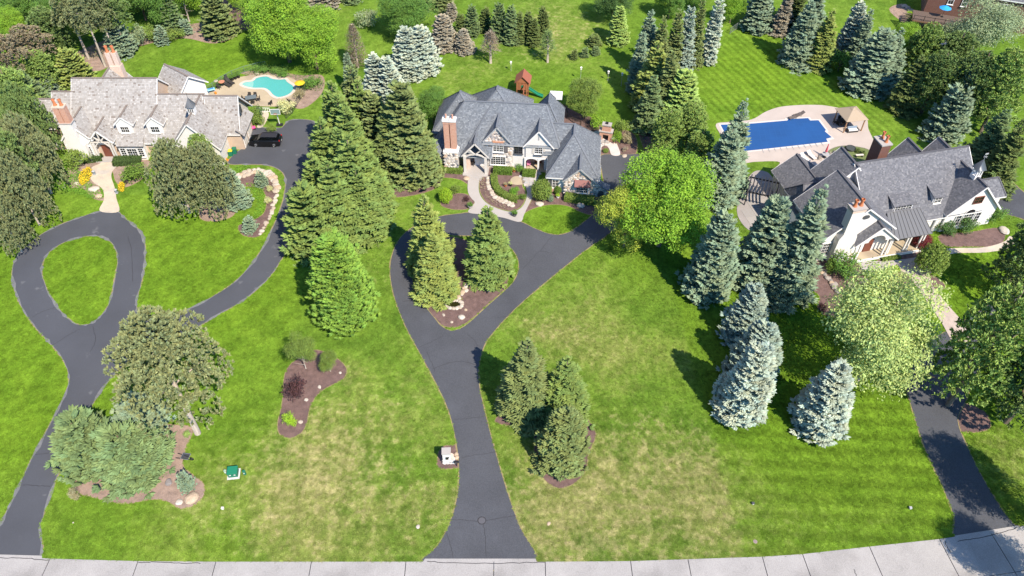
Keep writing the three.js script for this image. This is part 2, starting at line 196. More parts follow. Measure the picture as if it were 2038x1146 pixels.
// tarred cracks and seams in the drives
function crack(parent, pts, w = 0.05, y = 0.035) { const P = smooth(pts, 5, false).map(p => [p[0] + rr(-0.06, 0.06), p[1] + rr(-0.06, 0.06)]); mesh('crack', ribbon(P, w, y), M.tar, parent); }
for (const p of [[[-9.97,-61.13],[-7.83,-62.16],[-5.95,-62.32],[-4.03,-61.52]], [[-6.78,-53.64],[-5,-53.86],[-3.16,-54.14]], [[-5.78,-48.52],[-3.96,-48.85],[-1.78,-49.18]], [[-8.03,-40.85],[-5.87,-40.79],[-3.18,-40.73],[-1.03,-41.08],[0.49,-41.32]], [[-3.18,-40.73],[-2.88,-39.35],[-2.65,-36.57]], [[-6.86,-39.24],[-6.36,-37.67],[-6.08,-36.47]], [[-11.83,-64.77],[-10.28,-65.6],[-8.92,-66.61]], [[-5.81,-66.87],[-4.79,-65.77],[-4.44,-64.77]], [[4.03,-82.41],[5.18,-84.51],[5.94,-85.58]], [[1.48,-78.85],[2.92,-80.86],[4.03,-82.41],[5.25,-82.09]], [[-1.93,-69.74],[-0.6,-69.92],[0.07,-70.99]], [[-14.83,-72.63],[-12.83,-73]], [[-10.81,-63.94],[-9.57,-60.73]]]) crack(dM, p);
for (const p of [[[-63.46,-69.83],[-62.53,-70.81],[-61.14,-71.53]], [[-59.11,-64.77],[-57.34,-66.87],[-56.35,-67.73]], [[-54.47,-48.85],[-52.3,-49.18]], [[-54.27,-45.01],[-51.13,-44.82]], [[-54.87,-68.16],[-53.62,-65.6],[-53.66,-63.94]], [[-56.06,-85.58],[-54.5,-82.41],[-52.38,-76.4]]]) crack(dL, p, 0.06);
{ const P = []; for (let a = 0; a < 24; a++) P.push([0.42 * Math.cos(a / 24 * 6.2832), 0.42 * Math.sin(a / 24 * 6.2832)]); const c = [-3.23,-40.73]; const m = mesh('manhole_cover', flatGeo(P.map(p => [p[0] + c[0], p[1] + c[1]]), [], 0.042), plain(0.09, 0.09, 0.1, 0.6)); tag(m, 'round manhole cover in the middle driveway near the street', 'manhole'); mesh('rim', ribbon(P.map(p => [p[0] + c[0], p[1] + c[1]]), 0.09, 0.046, true), M.tar, m); }
{ const st = scene.getObjectByName('street'); for (const p of [[[-38.55,-36.03],[-37.27,-36.09],[-34.13,-35.98],[-32.06,-35.98]], [[-8.77,-36.2],[-6.16,-35.98],[-0.98,-35.98],[3.42,-36.09]], [[45.5,-38.39],[45.5,-37.56],[45.7,-37.12]], [[46.8,-38.34],[49.93,-38.9],[52.9,-39.64],[54.47,-40.15]], [[-53.04,-36.57],[-49.87,-36.47],[-47.83,-36.3]], [[35.06,-35.28],[35.08,-34.65]]]) crack(st, p, 0.07, 0.056); }
// aprons where the drives meet the street
for (const P of [[[-9,-36.47],[2.44,-36.47],[2.54,-36.14],[-9.18,-36.14]], [[46.79,-39.01],[53.98,-40.15],[54.26,-39.81],[46.72,-38.56]], [[-56.37,-37.01],[-48.75,-36.79],[-48.6,-36.41],[-56.26,-36.79]]]) { const m = struct('apron', slabGeo(P, 0.01, 0.052), M.road); }
// beds
function bed(pts, mat = M.mulch, y = 0.014) { const P = smooth(pts, 5); keepOff(P); const m = struct('mulch_bed', flatGeo(P, [], y), mat); mesh('soil_edge', ribbon(P, 0.2, y - 0.006, true), M.soil, m); return m; }
bed([[-48,-44.2],[-45.93,-43.53],[-42.25,-42.74],[-39.03,-43.29],[-37.2,-42.86],[-36.01,-42.15],[-34.67,-42.44],[-33.84,-43.83],[-34.32,-45.19],[-36.01,-46.45],[-37.18,-47.42],[-37.47,-49.45],[-37.31,-51.55],[-37.14,-52.45],[-39.39,-52.87],[-41.99,-52.87],[-44.05,-51.21],[-47.36,-49.85],[-49.26,-47.22]], M.bark);
bed([[-28.14,-60.97],[-27.21,-62.72],[-26.03,-63.94],[-24.79,-64.19],[-22.8,-63.29],[-21.21,-62],[-20.59,-60.81],[-20.97,-59.56],[-22.81,-58.26],[-23.91,-56.76],[-24.26,-54.93],[-24.23,-53.08],[-24.65,-51.82],[-25.69,-51.14],[-26.94,-51.55],[-27.53,-52.73],[-27.64,-55.95]]);
bed([[-8.04,-49.85],[-7.01,-50.12],[-6.2,-50.05],[-5.9,-47.35],[-7.02,-47.09],[-8.27,-47.16],[-8.43,-48.72]]);
bed([[-2.02,-53.43],[1.18,-52.45],[2.52,-51.48],[2.56,-47.74],[3.59,-45.76],[5.06,-44.63],[6.81,-45.19],[8.12,-46.58],[8.8,-49.18],[9.75,-51.89],[7.85,-54.72],[1.88,-56.17]]);
bed([[-11.36,-71.44],[-9.92,-68.94],[-8.49,-68.16],[-6.91,-68.25],[-5.19,-69.74],[-3.18,-72.26],[-0.76,-75.63],[-0.98,-78.35],[-4.19,-80.35],[-6.49,-84.51],[-8.72,-85.37],[-11.63,-85.04],[-13.25,-82.41],[-12.97,-76.4]]);
bed([[-15.52,-96.14],[-14.46,-97.61],[-12.58,-98.73],[-11.18,-99.24],[-9.43,-99.11],[-7.98,-98.61],[-6.76,-97.61],[-6.62,-100.25],[-7.55,-101.53],[-11.14,-101.15],[-13.48,-100.25],[-15.08,-98.36]]);
bed([[-10.78,-92.67],[-10.27,-94.45],[-8.38,-95.29],[-6.81,-94.93],[-5.76,-93.49],[-6.11,-92.44],[-6.69,-91.74],[-7.82,-91.51],[-9.43,-91.74]]);
bed([[-5.01,-99.61],[-5,-96.5],[-4.65,-94.93],[-3.84,-93.26],[-2.44,-92.09],[-0.68,-91.33],[0.23,-91.33],[1.22,-92.09],[1.92,-93.73],[1.99,-95.77],[1.57,-97.12],[2.07,-100.25],[1.69,-101.92],[-4.75,-101.92]]);
bed([[1.59,-90.47],[2.43,-91.27],[4.04,-92.2],[5.66,-92.67],[7.42,-92.67],[8.85,-92.2],[10.01,-91.27],[12,-90.36],[13.72,-92.09],[14.87,-93.97],[14.68,-95.41],[7.86,-95.89],[5.57,-97.12],[4.51,-98.61],[3.33,-94.68],[2.76,-92.9]]);
bed([[8.04,-120.03],[11.4,-116.95],[14.71,-114.7],[14.9,-111.49],[13.57,-110.63],[10.3,-112.5],[7.46,-116.19]]);
bed([[17.47,-108.1],[17.11,-110.63],[18.59,-112.06],[20.48,-110.63],[19.89,-105.09],[17.59,-104.96]]);
bed([[14.64,-106.99],[15.28,-107.82],[16.15,-107.27],[16.43,-105.77],[15.78,-104.83],[14.49,-105.09]]);
bed([[21.44,-113.22],[22.89,-111.06],[25.61,-106.18],[26.87,-103.5],[22.73,-102.84],[21.64,-107.54]]);
bed([[41.21,-77.76],[43.53,-80.96],[47.29,-81.37],[49.46,-79.35],[55.2,-78.35],[55.71,-76.4],[51.34,-73.65],[48.4,-71.44],[43.48,-69.74],[41.43,-70.27],[40.94,-71.44],[41.73,-73.65],[40.58,-75.82]]);
bed([[57.34,-77.86],[59.18,-76.78],[59.37,-75.44],[57.79,-74.49],[56.89,-75.25],[56.61,-76.4]]);
bed([[51.88,-81.17],[58.39,-82.41],[58.81,-81.58],[53.33,-80.15],[51.94,-80.25]]);
bed([[62.29,-85.58],[67.19,-86.45],[71.94,-87.22],[71.98,-85.58],[70.07,-83.66],[66,-83.45],[62.46,-83.66]]);
bed([[-47.01,-92.9],[-44.24,-94.09],[-41.84,-92.09],[-41.94,-90.01],[-44.06,-88.88],[-46.46,-89.45]], M.bark);
bed([[-44.52,-98.36],[-43.08,-100.63],[-40.85,-101.41],[-38.6,-100.25],[-36.74,-97.73],[-36.24,-95.29],[-36.19,-90.58],[-36.98,-85.58],[-39.23,-85.8],[-40.43,-87.77],[-38.83,-88.88],[-37.32,-90.58],[-37.69,-94.09],[-38.98,-96.5],[-41.47,-97.12]]);
bed([[-71.15,-100.89],[-69.07,-102.84],[-63,-104.03],[-58.28,-103.23],[-57.94,-99.61],[-60.2,-96.87],[-62.03,-98.11],[-63.79,-100.89],[-64.92,-100.25],[-63.55,-95.29],[-62.46,-93.73],[-63.85,-93.97],[-66.72,-96.5],[-68.81,-96.87]], M.bark);
bed([[-85.25,-132.5],[-83.2,-137],[-76.83,-143.62],[-69.84,-146.59],[-62.39,-148.61],[-57.61,-151.71],[-54.15,-143.62],[-57.3,-140.55],[-63.68,-142.46],[-67.38,-141.69],[-72.32,-138.85],[-74.26,-134.63],[-76.19,-130.75],[-79.91,-130.75]], M.bark);
bed([[-49.94,-129.88],[-45.49,-130.75],[-38.66,-129.03],[-34.97,-129.03],[-34.01,-123.21],[-36.39,-118.48],[-37.82,-118.63],[-37.6,-123.21],[-38.11,-126],[-42.36,-129.03],[-47.89,-129.03]], M.bark);
bed([[-21.88,-95.89],[-17.69,-94.45],[-11.66,-96.87],[-11.72,-100.25],[-17.65,-102.18],[-22.73,-100.89]]);
bed([[49.55,-54],[50.81,-52.59],[53.49,-51.89],[56.13,-52.59],[56.41,-54.72],[53.37,-56.17]]);
bed([[77.54,-154.24],[81.37,-156.4],[82.11,-149.63],[84.08,-144.02],[85.52,-141.31],[82.37,-139.41],[79.69,-145.59]], M.bark);
bed([[-61.05,-159.26],[-54.36,-146.59],[-51.63,-145.59],[-58.15,-160.38]]);
// paths, patios and decks (each slab has a thickness)
function pave(name, pts, mat, y1 = 0.06, hard = false) { const P = hard ? pts : smooth(pts, 5); keepOff(P); const m = struct(name, slabGeo(P, 0.0, y1), mat); m.outline = P; return m; }
// square slabs laid on a paved area, turned by deg
function slabs(m, size, deg, mats, y = 0.06) { const P = m.outline, t = deg * D2R, ux = [Math.cos(t), Math.sin(t)], uz = [-Math.sin(t), Math.cos(t)], c = P.reduce((s, p) => [s[0] + p[0] / P.length, s[1] + p[1] / P.length], [0, 0]); for (let i = -14; i < 15; i++) for (let j = -14; j < 15; j++) { const q = (a, b) => [c[0] + ux[0] * (i + a) * size + uz[0] * (j + b) * size, c[1] + ux[1] * (i + a) * size + uz[1] * (j + b) * size], o = [q(0.015, 0.015), q(0.985, 0.015), q(0.985, 0.985), q(0.015, 0.985)]; if (o.filter(p => inside(p, P)).length < 4) continue; mesh('slab', slabGeo(o, y, y + 0.025), mats[(i * 7 + j * 13 + 200) % mats.length], m); } }
M.aggregate = mapped(stdTex([0.5, 0.43, 0.33], 0.16, 512, 6, 8, { seed: 15, grain: 0.22, tint: [0.42, 0.38, 0.33] }), 0.9);
pave('front_path', [[-66.84,-104.29],[-63.5,-104.29],[-63.17,-102.84],[-63.58,-100.76],[-63.26,-99.36],[-61.92,-96.87],[-60.66,-94.09],[-59.29,-90.99],[-62.16,-91.16],[-62.46,-93.73],[-63.63,-96.38],[-65.62,-97.98],[-66.94,-99.87],[-67.16,-101.79],[-66.24,-102.84]], M.aggregate);
pave('front_path', [[-6.62,-100.12],[-4.7,-100.12],[-4.84,-99.36],[-5.13,-98.36],[-5.15,-96.14],[-4.79,-94.57],[-3.91,-93.02],[-2.44,-91.85],[-0.68,-91.04],[0.38,-91.04],[1.37,-91.85],[2.07,-93.49],[2.41,-95.89],[3.07,-97.61],[3.53,-97.36],[3.17,-94.57],[2.68,-93.02],[1.81,-90.36],[1.27,-88.72],[-1.43,-89.67],[-4.45,-90.36],[-6.58,-90.87],[-6.17,-92.09],[-5.67,-93.14],[-6.24,-94.09],[-6.76,-95.41],[-6.92,-97.61]], M.concrete);
pave('round_pad', [[-0.24,-98.61],[0.4,-99.42],[1.51,-99.36],[2.13,-98.61],[1.81,-97.61],[0.86,-97.36],[0,-97.61]], M.deckTan, 0.07);
const flagBase = struct('flagstone_path', flatGeo([[1.35,-99.36],[2.08,-101.15],[2.66,-102.18],[4.51,-102.18],[4.56,-100.63],[3.69,-97.61],[3.18,-95.41],[2.33,-95.41],[2.12,-97.12],[1.65,-97.61]], [], 0.07), M.concrete);
pave('patio', [[13.61,-111.2],[14.67,-111.77],[16.73,-110.2],[17.36,-107.82],[17.51,-104.96],[16.28,-104.96],[15.94,-106.72],[15.51,-107.54],[14.82,-107.27],[14.57,-106.18]], mapped(stdTex([0.55, 0.5, 0.46], 0.16, 256, 3, 6, { seed: 16, grain: 0.2 }), 0.9));
pave('pool_deck', [[-55.34,-122.41],[-52.69,-125.01],[-50.74,-127.84],[-48.08,-129.03],[-45.73,-129.71],[-42.26,-129.03],[-39.03,-127],[-37.81,-125.34],[-37,-124.35],[-37.23,-121.14],[-37.91,-119.1],[-41.22,-118.94],[-45.33,-119.25],[-48.26,-120.82]], M.deckTan);
pave('garage_path', [[-43.52,-117.41],[-42.24,-117.1],[-41.97,-115],[-42.49,-112.64],[-43.17,-112.64],[-43.17,-115]], M.aggregate, 0.05);
pave('pool_deck', [[34.75,-113.66],[37,-114.25],[41.1,-115],[43.93,-117.25],[46.61,-118.7],[49.56,-119.25],[52.15,-119.41],[54.66,-119.25],[57,-118.48],[59.49,-117.71],[60.84,-115.29],[60.24,-112.21],[60.01,-108.51],[58.12,-103.5],[54.31,-100.25],[46.18,-99.61],[41.15,-100.25],[43.17,-103.1],[39.15,-103.23],[36.48,-102.84],[35.32,-106.18],[35.04,-110.06]], M.deckPink);
slabs(pave('side_terrace', [[35.86,-96.5],[38.9,-100.89],[40.76,-100.25],[40.41,-93.49],[37.24,-87.77],[35.15,-86.67],[33.81,-90.01]], mapped(stdTex([0.3, 0.275, 0.26], 0.12, 256, 5, 6, { seed: 17 }), 0.9)), 1.7, -13, [plain(0.33, 0.31, 0.29, 0.9), plain(0.3, 0.285, 0.27, 0.9)]);
slabs(pave('front_path', [[49.32,-80.05],[52.68,-80.35],[55.67,-80.76],[59.09,-81.17],[58.78,-78.35],[57.52,-77.56],[55.63,-77.56],[54.11,-78.25],[51.85,-77.76],[49.16,-77.66]], M.concrete), 1.1, -8, [plain(0.37, 0.34, 0.315, 0.9), plain(0.35, 0.325, 0.3, 0.9)]);
pave('front_path', [[55.49,-77.76],[57.94,-77.96],[57.72,-75.44],[58.32,-72.63],[59.32,-66.61],[56.98,-64.77],[56.45,-69.03],[55.81,-73.55]], mapped(stdTex([0.42, 0.35, 0.3], 0.2, 256, 4, 10, { seed: 18 }), 0.9), 0.07);
pave('side_path', [[59.83,-82.41],[63.66,-83.03],[68.09,-83.24],[71.52,-84.51],[72.71,-85.58],[73.17,-84.94],[71.7,-83.24],[68.02,-82.2],[63.27,-81.99],[59.52,-81.17]], M.aggregate, 0.05);
// flagstones laid in the path
{
  const P = [[1.35,-99.36],[2.08,-101.15],[2.66,-102.18],[4.51,-102.18],[4.56,-100.63],[3.69,-97.61],[3.18,-95.41],[2.33,-95.41],[2.12,-97.12],[1.65,-97.61]], fm = [plain(0.5, 0.45, 0.4, 0.9), plain(0.42, 0.41, 0.39, 0.9), plain(0.36, 0.36, 0.36, 0.9)];
  let x0 = 1e9, x1 = -1e9, z0 = 1e9, z1 = -1e9; for (const p of P) { x0 = Math.min(x0, p[0]); x1 = Math.max(x1, p[0]); z0 = Math.min(z0, p[1]); z1 = Math.max(z1, p[1]); }
  for (let z = z0; z < z1; z += 0.72) for (let x = x0; x < x1; x += 0.78) { const c = [x + rr(-0.12, 0.12), z + rr(-0.12, 0.12)]; if (!inside(c, P)) continue; const k = 5 + (rnd() * 2 | 0), o = []; for (let a = 0; a < k; a++) { const t = (a + rr(-0.25, 0.25)) / k * 6.2832, r = rr(0.27, 0.4); o.push([c[0] + Math.cos(t) * r, c[1] + Math.sin(t) * r]); } mesh('flagstone', slabGeo(o, 0.07, 0.1), fm[rnd() * 3 | 0], flagBase); }
}

// ---------- house kit: local x = along the front, y = up, v = distance back (z = -v) ----------
const L3 = (u, v, h) => V3(u, h, -v);
function houseGroup(name, label, x, z, deg) { return thing(name, label, 'house', x, z, -deg * D2R); }
const SH = { // shingle kinds: exposure, width range, thickness, colours
  cedar: { e: 0.27, w: [0.2, 0.42], t: 0.045, col: () => { const k = rnd(); const a = k < 0.66 ? [0.315, 0.303, 0.285] : k < 0.86 ? [0.272, 0.255, 0.235] : k < 0.96 ? [0.375, 0.365, 0.348] : [0.2, 0.175, 0.155]; return mulc(a, rr(0.9, 1.1)); } },
  blue: { e: 0.19, w: [0.2, 0.3], t: 0.025, col: () => { const k = rnd(); const a = k < 0.5 ? [0.15, 0.168, 0.188] : k < 0.8 ? [0.122, 0.138, 0.157] : [0.19, 0.21, 0.228]; return mulc(a, rr(0.85, 1.15)); } },
  slate: { e: 0.19, w: [0.2, 0.3], t: 0.025, col: () => { const k = rnd(); const a = k < 0.5 ? [0.142, 0.146, 0.16] : k < 0.8 ? [0.116, 0.12, 0.134] : [0.18, 0.183, 0.194]; return mulc(a, rr(0.85, 1.15)); } },
};
function shingleSoup(poly, kind, soup) { // poly: V3 corners, first edge is the eave
  const K = SH[kind], o = poly[0], s = V3().subVectors(poly[1], poly[0]).normalize();
  const nrm = V3().crossVectors(s, V3().subVectors(poly[poly.length - 1], o)).normalize(); if (nrm.y < 0) nrm.negate();
  const t = V3().crossVectors(nrm, s).normalize(); if (t.y < 0) t.negate();
  const q = poly.map(p => { const d = V3().subVectors(p, o); return [d.dot(s), d.dot(t)]; }), T = Math.max(...q.map(p => p[1]));
  const at = (a, b, l) => o.clone().addScaledVector(s, a).addScaledVector(t, b).addScaledVector(nrm, l);
  const span = (y) => { const xs = []; for (let i = 0; i < q.length; i++) { const a = q[i], b = q[(i + 1) % q.length]; if ((a[1] > y) !== (b[1] > y)) xs.push(a[0] + (b[0] - a[0]) * (y - a[1]) / (b[1] - a[1])); } return [Math.min(...xs), Math.max(...xs)]; };
  for (let y = 0; y < T - 0.05; y += K.e) {
    const [lo, hi] = span(Math.min(y + K.e * 0.5, T - 0.02)); if (!(hi > lo)) continue; let x = lo;
    while (x < hi - 0.01) { let w = rr(K.w[0], K.w[1]); if (x + w > hi - 0.12) w = hi - x; const c = K.col(), l = K.t * rr(0.75, 1.3), g = 0.008, y1 = Math.min(y + K.e + 0.02, T), d = rr(-0.012, 0.012);
      const A = at(x + g, y + d, l), B = at(x + w - g, y + d, l), C = at(x + w - g, y1, 0.01), D = at(x + g, y1, 0.01), A0 = at(x + g, y + d, 0), B0 = at(x + w - g, y + d, 0);
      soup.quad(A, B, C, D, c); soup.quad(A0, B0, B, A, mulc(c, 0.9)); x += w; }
  }
}
function slabPoly(poly, th, soup) { const lo = poly.map(p => p.clone().add(V3(0, -th, 0))), n = poly.length, uv = (p) => [p.x, p.z]; for (let i = 1; i < n - 1; i++) { soup.tri(poly[0], poly[i], poly[i + 1], null, uv(poly[0]), uv(poly[i]), uv(poly[i + 1])); soup.tri(lo[0], lo[i + 1], lo[i], null, uv(lo[0]), uv(lo[i + 1]), uv(lo[i])); } for (let i = 0; i < n; i++) { const j = (i + 1) % n; soup.quad(lo[i], lo[j], poly[j], poly[i], null, [0, 0], [1, 0], [1, 0.1], [0, 0.1]); } }
// one roof body: ridge a->b at height h; right-hand run rR down to eR, left-hand run rL down to eL; hips hA, hB (0 = gable)
function roofVol(H, o) {
  const { a, b, h, sh, wall, trim = M.white, hA = 0, hB = 0, base = 0, ov = 0.4, og = 0.3, roof = M.darkTrim } = o;
  const rR = o.rR ?? o.r, rL = o.rL ?? o.r, eR = o.eR ?? o.e, eL = o.eL ?? o.e;
  const l = Math.hypot(b[0] - a[0], b[1] - a[1]), d = [(b[0] - a[0]) / l, (b[1] - a[1]) / l], n = [d[1], -d[0]];
  const P = (c, s, t, y) => L3(c[0] + d[0] * s + n[0] * t, c[1] + d[1] * s + n[1] * t, y);
  const A = P(a, 0, 0, h), B = P(b, 0, 0, h), aR = P(a, -hA, rR, eR), bR = P(b, hB, rR, eR), aL = P(a, -hA, -rL, eL), bL = P(b, hB, -rL, eL);
  const planes = [[aR, bR, B, A], [bL, aL, A, B]]; if (hA) planes.push([aL, aR, A]); if (hB) planes.push([bR, bL, B]);
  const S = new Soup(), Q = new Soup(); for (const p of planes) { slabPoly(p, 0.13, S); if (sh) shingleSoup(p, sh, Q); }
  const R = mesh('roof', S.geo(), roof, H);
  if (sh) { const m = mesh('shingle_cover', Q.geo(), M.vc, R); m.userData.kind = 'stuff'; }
  const up = (p, y) => p.clone().add(V3(0, y, 0)), cap = [bar(up(A, 0.05), up(B, 0.05), 0.3, 0.07)];
  if (hA) cap.push(bar(up(A, 0.04), up(aR, 0.04), 0.26, 0.06), bar(up(A, 0.04), up(aL, 0.04), 0.26, 0.06));
  if (hB) cap.push(bar(up(B, 0.04), up(bR, 0.04), 0.26, 0.06), bar(up(B, 0.04), up(bL, 0.04), 0.26, 0.06));
  mesh('ridge_cap', mg(cap), o.cap || M.darkTrim, R);
  const brd = (p, q, nm) => mesh(nm, bar(up(p, -0.1), up(q, -0.1), 0.07, 0.2), trim, R);
  brd(aR, bR, 'gutter'); brd(aL, bL, 'gutter'); if (hA) brd(aL, aR, 'gutter'); else { brd(aR, A, 'barge_board'); brd(aL, A, 'barge_board'); }
  if (hB) brd(bR, bL, 'gutter'); else { brd(bR, B, 'barge_board'); brd(bL, B, 'barge_board'); }
  if (wall) {
    const iA = hA ? -hA + ov : og, iB = hB ? hB - ov : -og, yR = eR + (h - eR) / rR * ov - 0.16, yL = eL + (h - eL) / rL * ov - 0.16, tR = rR - ov, tL = -(rL - ov);
    const W = new Soup(), q = (c, s, t, y) => P(c, s, t, y), face = (pts) => { const e = V3().subVectors(pts[1], pts[0]).setY(0), hor = e.lengthSq() > 1e-6 ? e.normalize() : V3(1, 0, 0), uv = (p) => [p.dot(hor), p.y]; for (let i = 1; i < pts.length - 1; i++) W.tri(pts[0], pts[i], pts[i + 1], null, uv(pts[0]), uv(pts[i]), uv(pts[i + 1])); };
    face([q(a, iA, tR, base), q(b, iB, tR, base), q(b, iB, tR, yR), q(a, iA, tR, yR)]);
    face([q(b, iB, tL, base), q(a, iA, tL, base), q(a, iA, tL, yL), q(b, iB, tL, yL)]);
    face(hA ? [q(a, iA, tL, base), q(a, iA, tR, base), q(a, iA, tR, yR), q(a, iA, tL, yL)] : [q(a, iA, tL, base), q(a, iA, tR, base), q(a, iA, tR, yR), q(a, iA, 0, h - 0.16), q(a, iA, tL, yL)]);
    face(hB ? [q(b, iB, tR, base), q(b, iB, tL, base), q(b, iB, tL, yL), q(b, iB, tR, yR)] : [q(b, iB, tR, base), q(b, iB, tL, base), q(b, iB, tL, yL), q(b, iB, 0, h - 0.16), q(b, iB, tR, yR)]);
    if (base > 0.1) face([q(a, iA, tL, base), q(b, iB, tL, base), q(b, iB, tR, base), q(a, iA, tR, base)]);
    mesh('wall', W.geo(), wall, H);
  }
  return R;
}
// window in a front-facing wall at depth v: frame, panes, muntins; opts.turn rotates it about the vertical
function win(H, u, v, h, w, ht, o = {}) {
  const { cols = 2, rows = 3, frame = M.white, arch = 0, turn = 0, sill = true, depth = 0.14 } = o, T = (g) => { if (turn) g.rotateY(turn); g.translate(u, h, -v); return g; }, f = 0.09;
  const fr = [box(w + 2 * f, f, depth, 0, -ht / 2 - f / 2, 0.05), box(w + 2 * f, f, depth, 0, ht / 2 + f / 2, 0.05), box(f, ht, depth, -w / 2 - f / 2, 0, 0.05), box(f, ht, depth, w / 2 + f / 2, 0, 0.05)];
  if (arch) { const s = new THREE.Shape(); s.absarc(0, 0, w / 2 + f, 0, Math.PI); s.lineTo(-w / 2, 0); s.absarc(0, 0, w / 2, Math.PI, 0, true); const g = open_(new THREE.ExtrudeGeometry(s, { depth, bevelEnabled: false })); g.translate(0, ht / 2, -0.02); fr.splice(1, 1, g); }
  const W = mesh('window', T(mg(fr)), frame, H);
  const pw = w / cols, ph = ht / rows;
  for (let i = 0; i < cols; i++) mesh('pane', T(box(pw - 0.03, ht - 0.02, 0.03, -w / 2 + (i + 0.5) * pw, 0, 0.03)), M.glass, W);
  if (arch) { const s = new THREE.Shape(); s.absarc(0, 0, w / 2 - 0.01, 0, Math.PI); const g = new THREE.ExtrudeGeometry(s, { depth: 0.03, bevelEnabled: false }); g.translate(0, ht / 2 + 0.005, 0.015); mesh('pane', T(g), M.glass, W); }
  const mu = []; for (let i = 1; i < cols; i++) mu.push(box(0.06, ht, 0.05, -w / 2 + i * pw, 0, 0.06)); for (let j = 1; j < rows; j++) mu.push(box(w, 0.035, 0.04, 0, -ht / 2 + j * ph, 0.055)); for (let i = 0; i < cols; i++) mu.push(box(0.03, ht, 0.04, -w / 2 + (i + 0.5) * pw, 0, 0.054));
  mesh('muntin', T(mg(mu)), frame, W);
  if (sill) mesh('sill', T(box(w + 0.35, 0.08, 0.26, 0, -ht / 2 - f - 0.03, 0.1)), frame, W);
  return W;
}
const stoneCol = () => { const k = rnd(); const a = k < 0.42 ? [0.68, 0.62, 0.55] : k < 0.68 ? [0.55, 0.5, 0.45] : k < 0.84 ? [0.3, 0.29, 0.29] : k < 0.94 ? [0.5, 0.38, 0.28] : [0.13, 0.13, 0.14]; return mulc(a, rr(0.85, 1.12)); };
// stone veneer on a polygon of [u,h] in the plane v (facing the front), laid as separate uneven stones in mortar
function stones(H, poly, v, size = 0.42, th = 0.06) {
  const S = new Soup(), xs = poly.map(p => p[0]), ys = poly.map(p => p[1]);
  for (let y = Math.min(...ys), r = 0; y < Math.max(...ys); y += size * 0.72, r++) for (let x = Math.min(...xs) - (r % 2) * size * 0.4; x < Math.max(...xs);) {
    const w = size * rr(0.7, 1.6), c = [x + w / 2, y + size * 0.36]; if (inside(c, poly)) { const hgt = size * rr(0.52, 0.7), k = 6, o = []; for (let i = 0; i < k; i++) { const t = (i + 0.5 + rr(-0.2, 0.2)) / k * 6.2832; o.push([c[0] + Math.cos(t) * w * 0.53, c[1] + Math.sin(t) * hgt * 0.6]); } const col = stoneCol(), m = L3(c[0], v - th - 0.03, c[1]), tp = o.map(p => L3(p[0] - (p[0] - c[0]) * 0.12, v - th, p[1] - (p[1] - c[1]) * 0.12)), bt = o.map(p => L3(p[0], v, p[1]));
      for (let i = 0; i < k; i++) { const j = (i + 1) % k; S.tri(m, tp[i], tp[j], col); S.quad(bt[i], bt[j], tp[j], tp[i], col); } } x += w + 0.02;
  }
  const m = mesh('stone_facing', S.geo(), M.vc, H); m.userData.kind = 'stuff'; return m;
}
function chimneyPot(H, u, v, y, ht = 0.9, r = 0.22) { const g = new THREE.LatheGeometry([[r * 1.15, 0], [r * 1.15, 0.1], [r * 0.85, 0.18], [r * 0.75, ht * 0.7], [r * 0.95, ht * 0.8], [r, ht], [r * 0.7, ht], [r * 0.65, ht * 0.5]].map(p => new THREE.Vector2(p[0], p[1])), 12); g.translate(u, y, -v); return mesh('chimney_pot', g, M.terracotta, H); }
const bx = (u0, u1, v0, v1, y0, y1) => box(u1 - u0, y1 - y0, v1 - v0, (u0 + u1) / 2, (y0 + y1) / 2, -(v0 + v1) / 2);
function wedge(u0, u1, v0, v1, y0, y1, k0, k1) { // tapered block: base rectangle, top shrunk by k0 (left), k1 (right)
  const S = new Soup(), b = [L3(u0, v0, y0), L3(u1, v0, y0), L3(u1, v1, y0), L3(u0, v1, y0)], t = [L3(u0 + k0, v0, y1), L3(u1 - k1, v0, y1), L3(u1 - k1, v1, y1), L3(u0 + k0, v1, y1)];
  for (let i = 0; i < 4; i++) { const j = (i + 1) % 4, w = b[i].distanceTo(b[j]); S.quad(b[i], b[j], t[j], t[i], null, [0, y0], [w, y0], [w, y1], [0, y1]); } S.quad(t[0], t[1], t[2], t[3], null, [0, 0], [1, 0], [1, 1], [0, 1]); return S.geo();
}
function shutter(H, u, v, h, w, ht, mat = M.darkTrim) { mesh('shutter', bx(u - w / 2, u + w / 2, v - 0.08, v - 0.01, h - ht / 2, h + ht / 2), mat, H); }

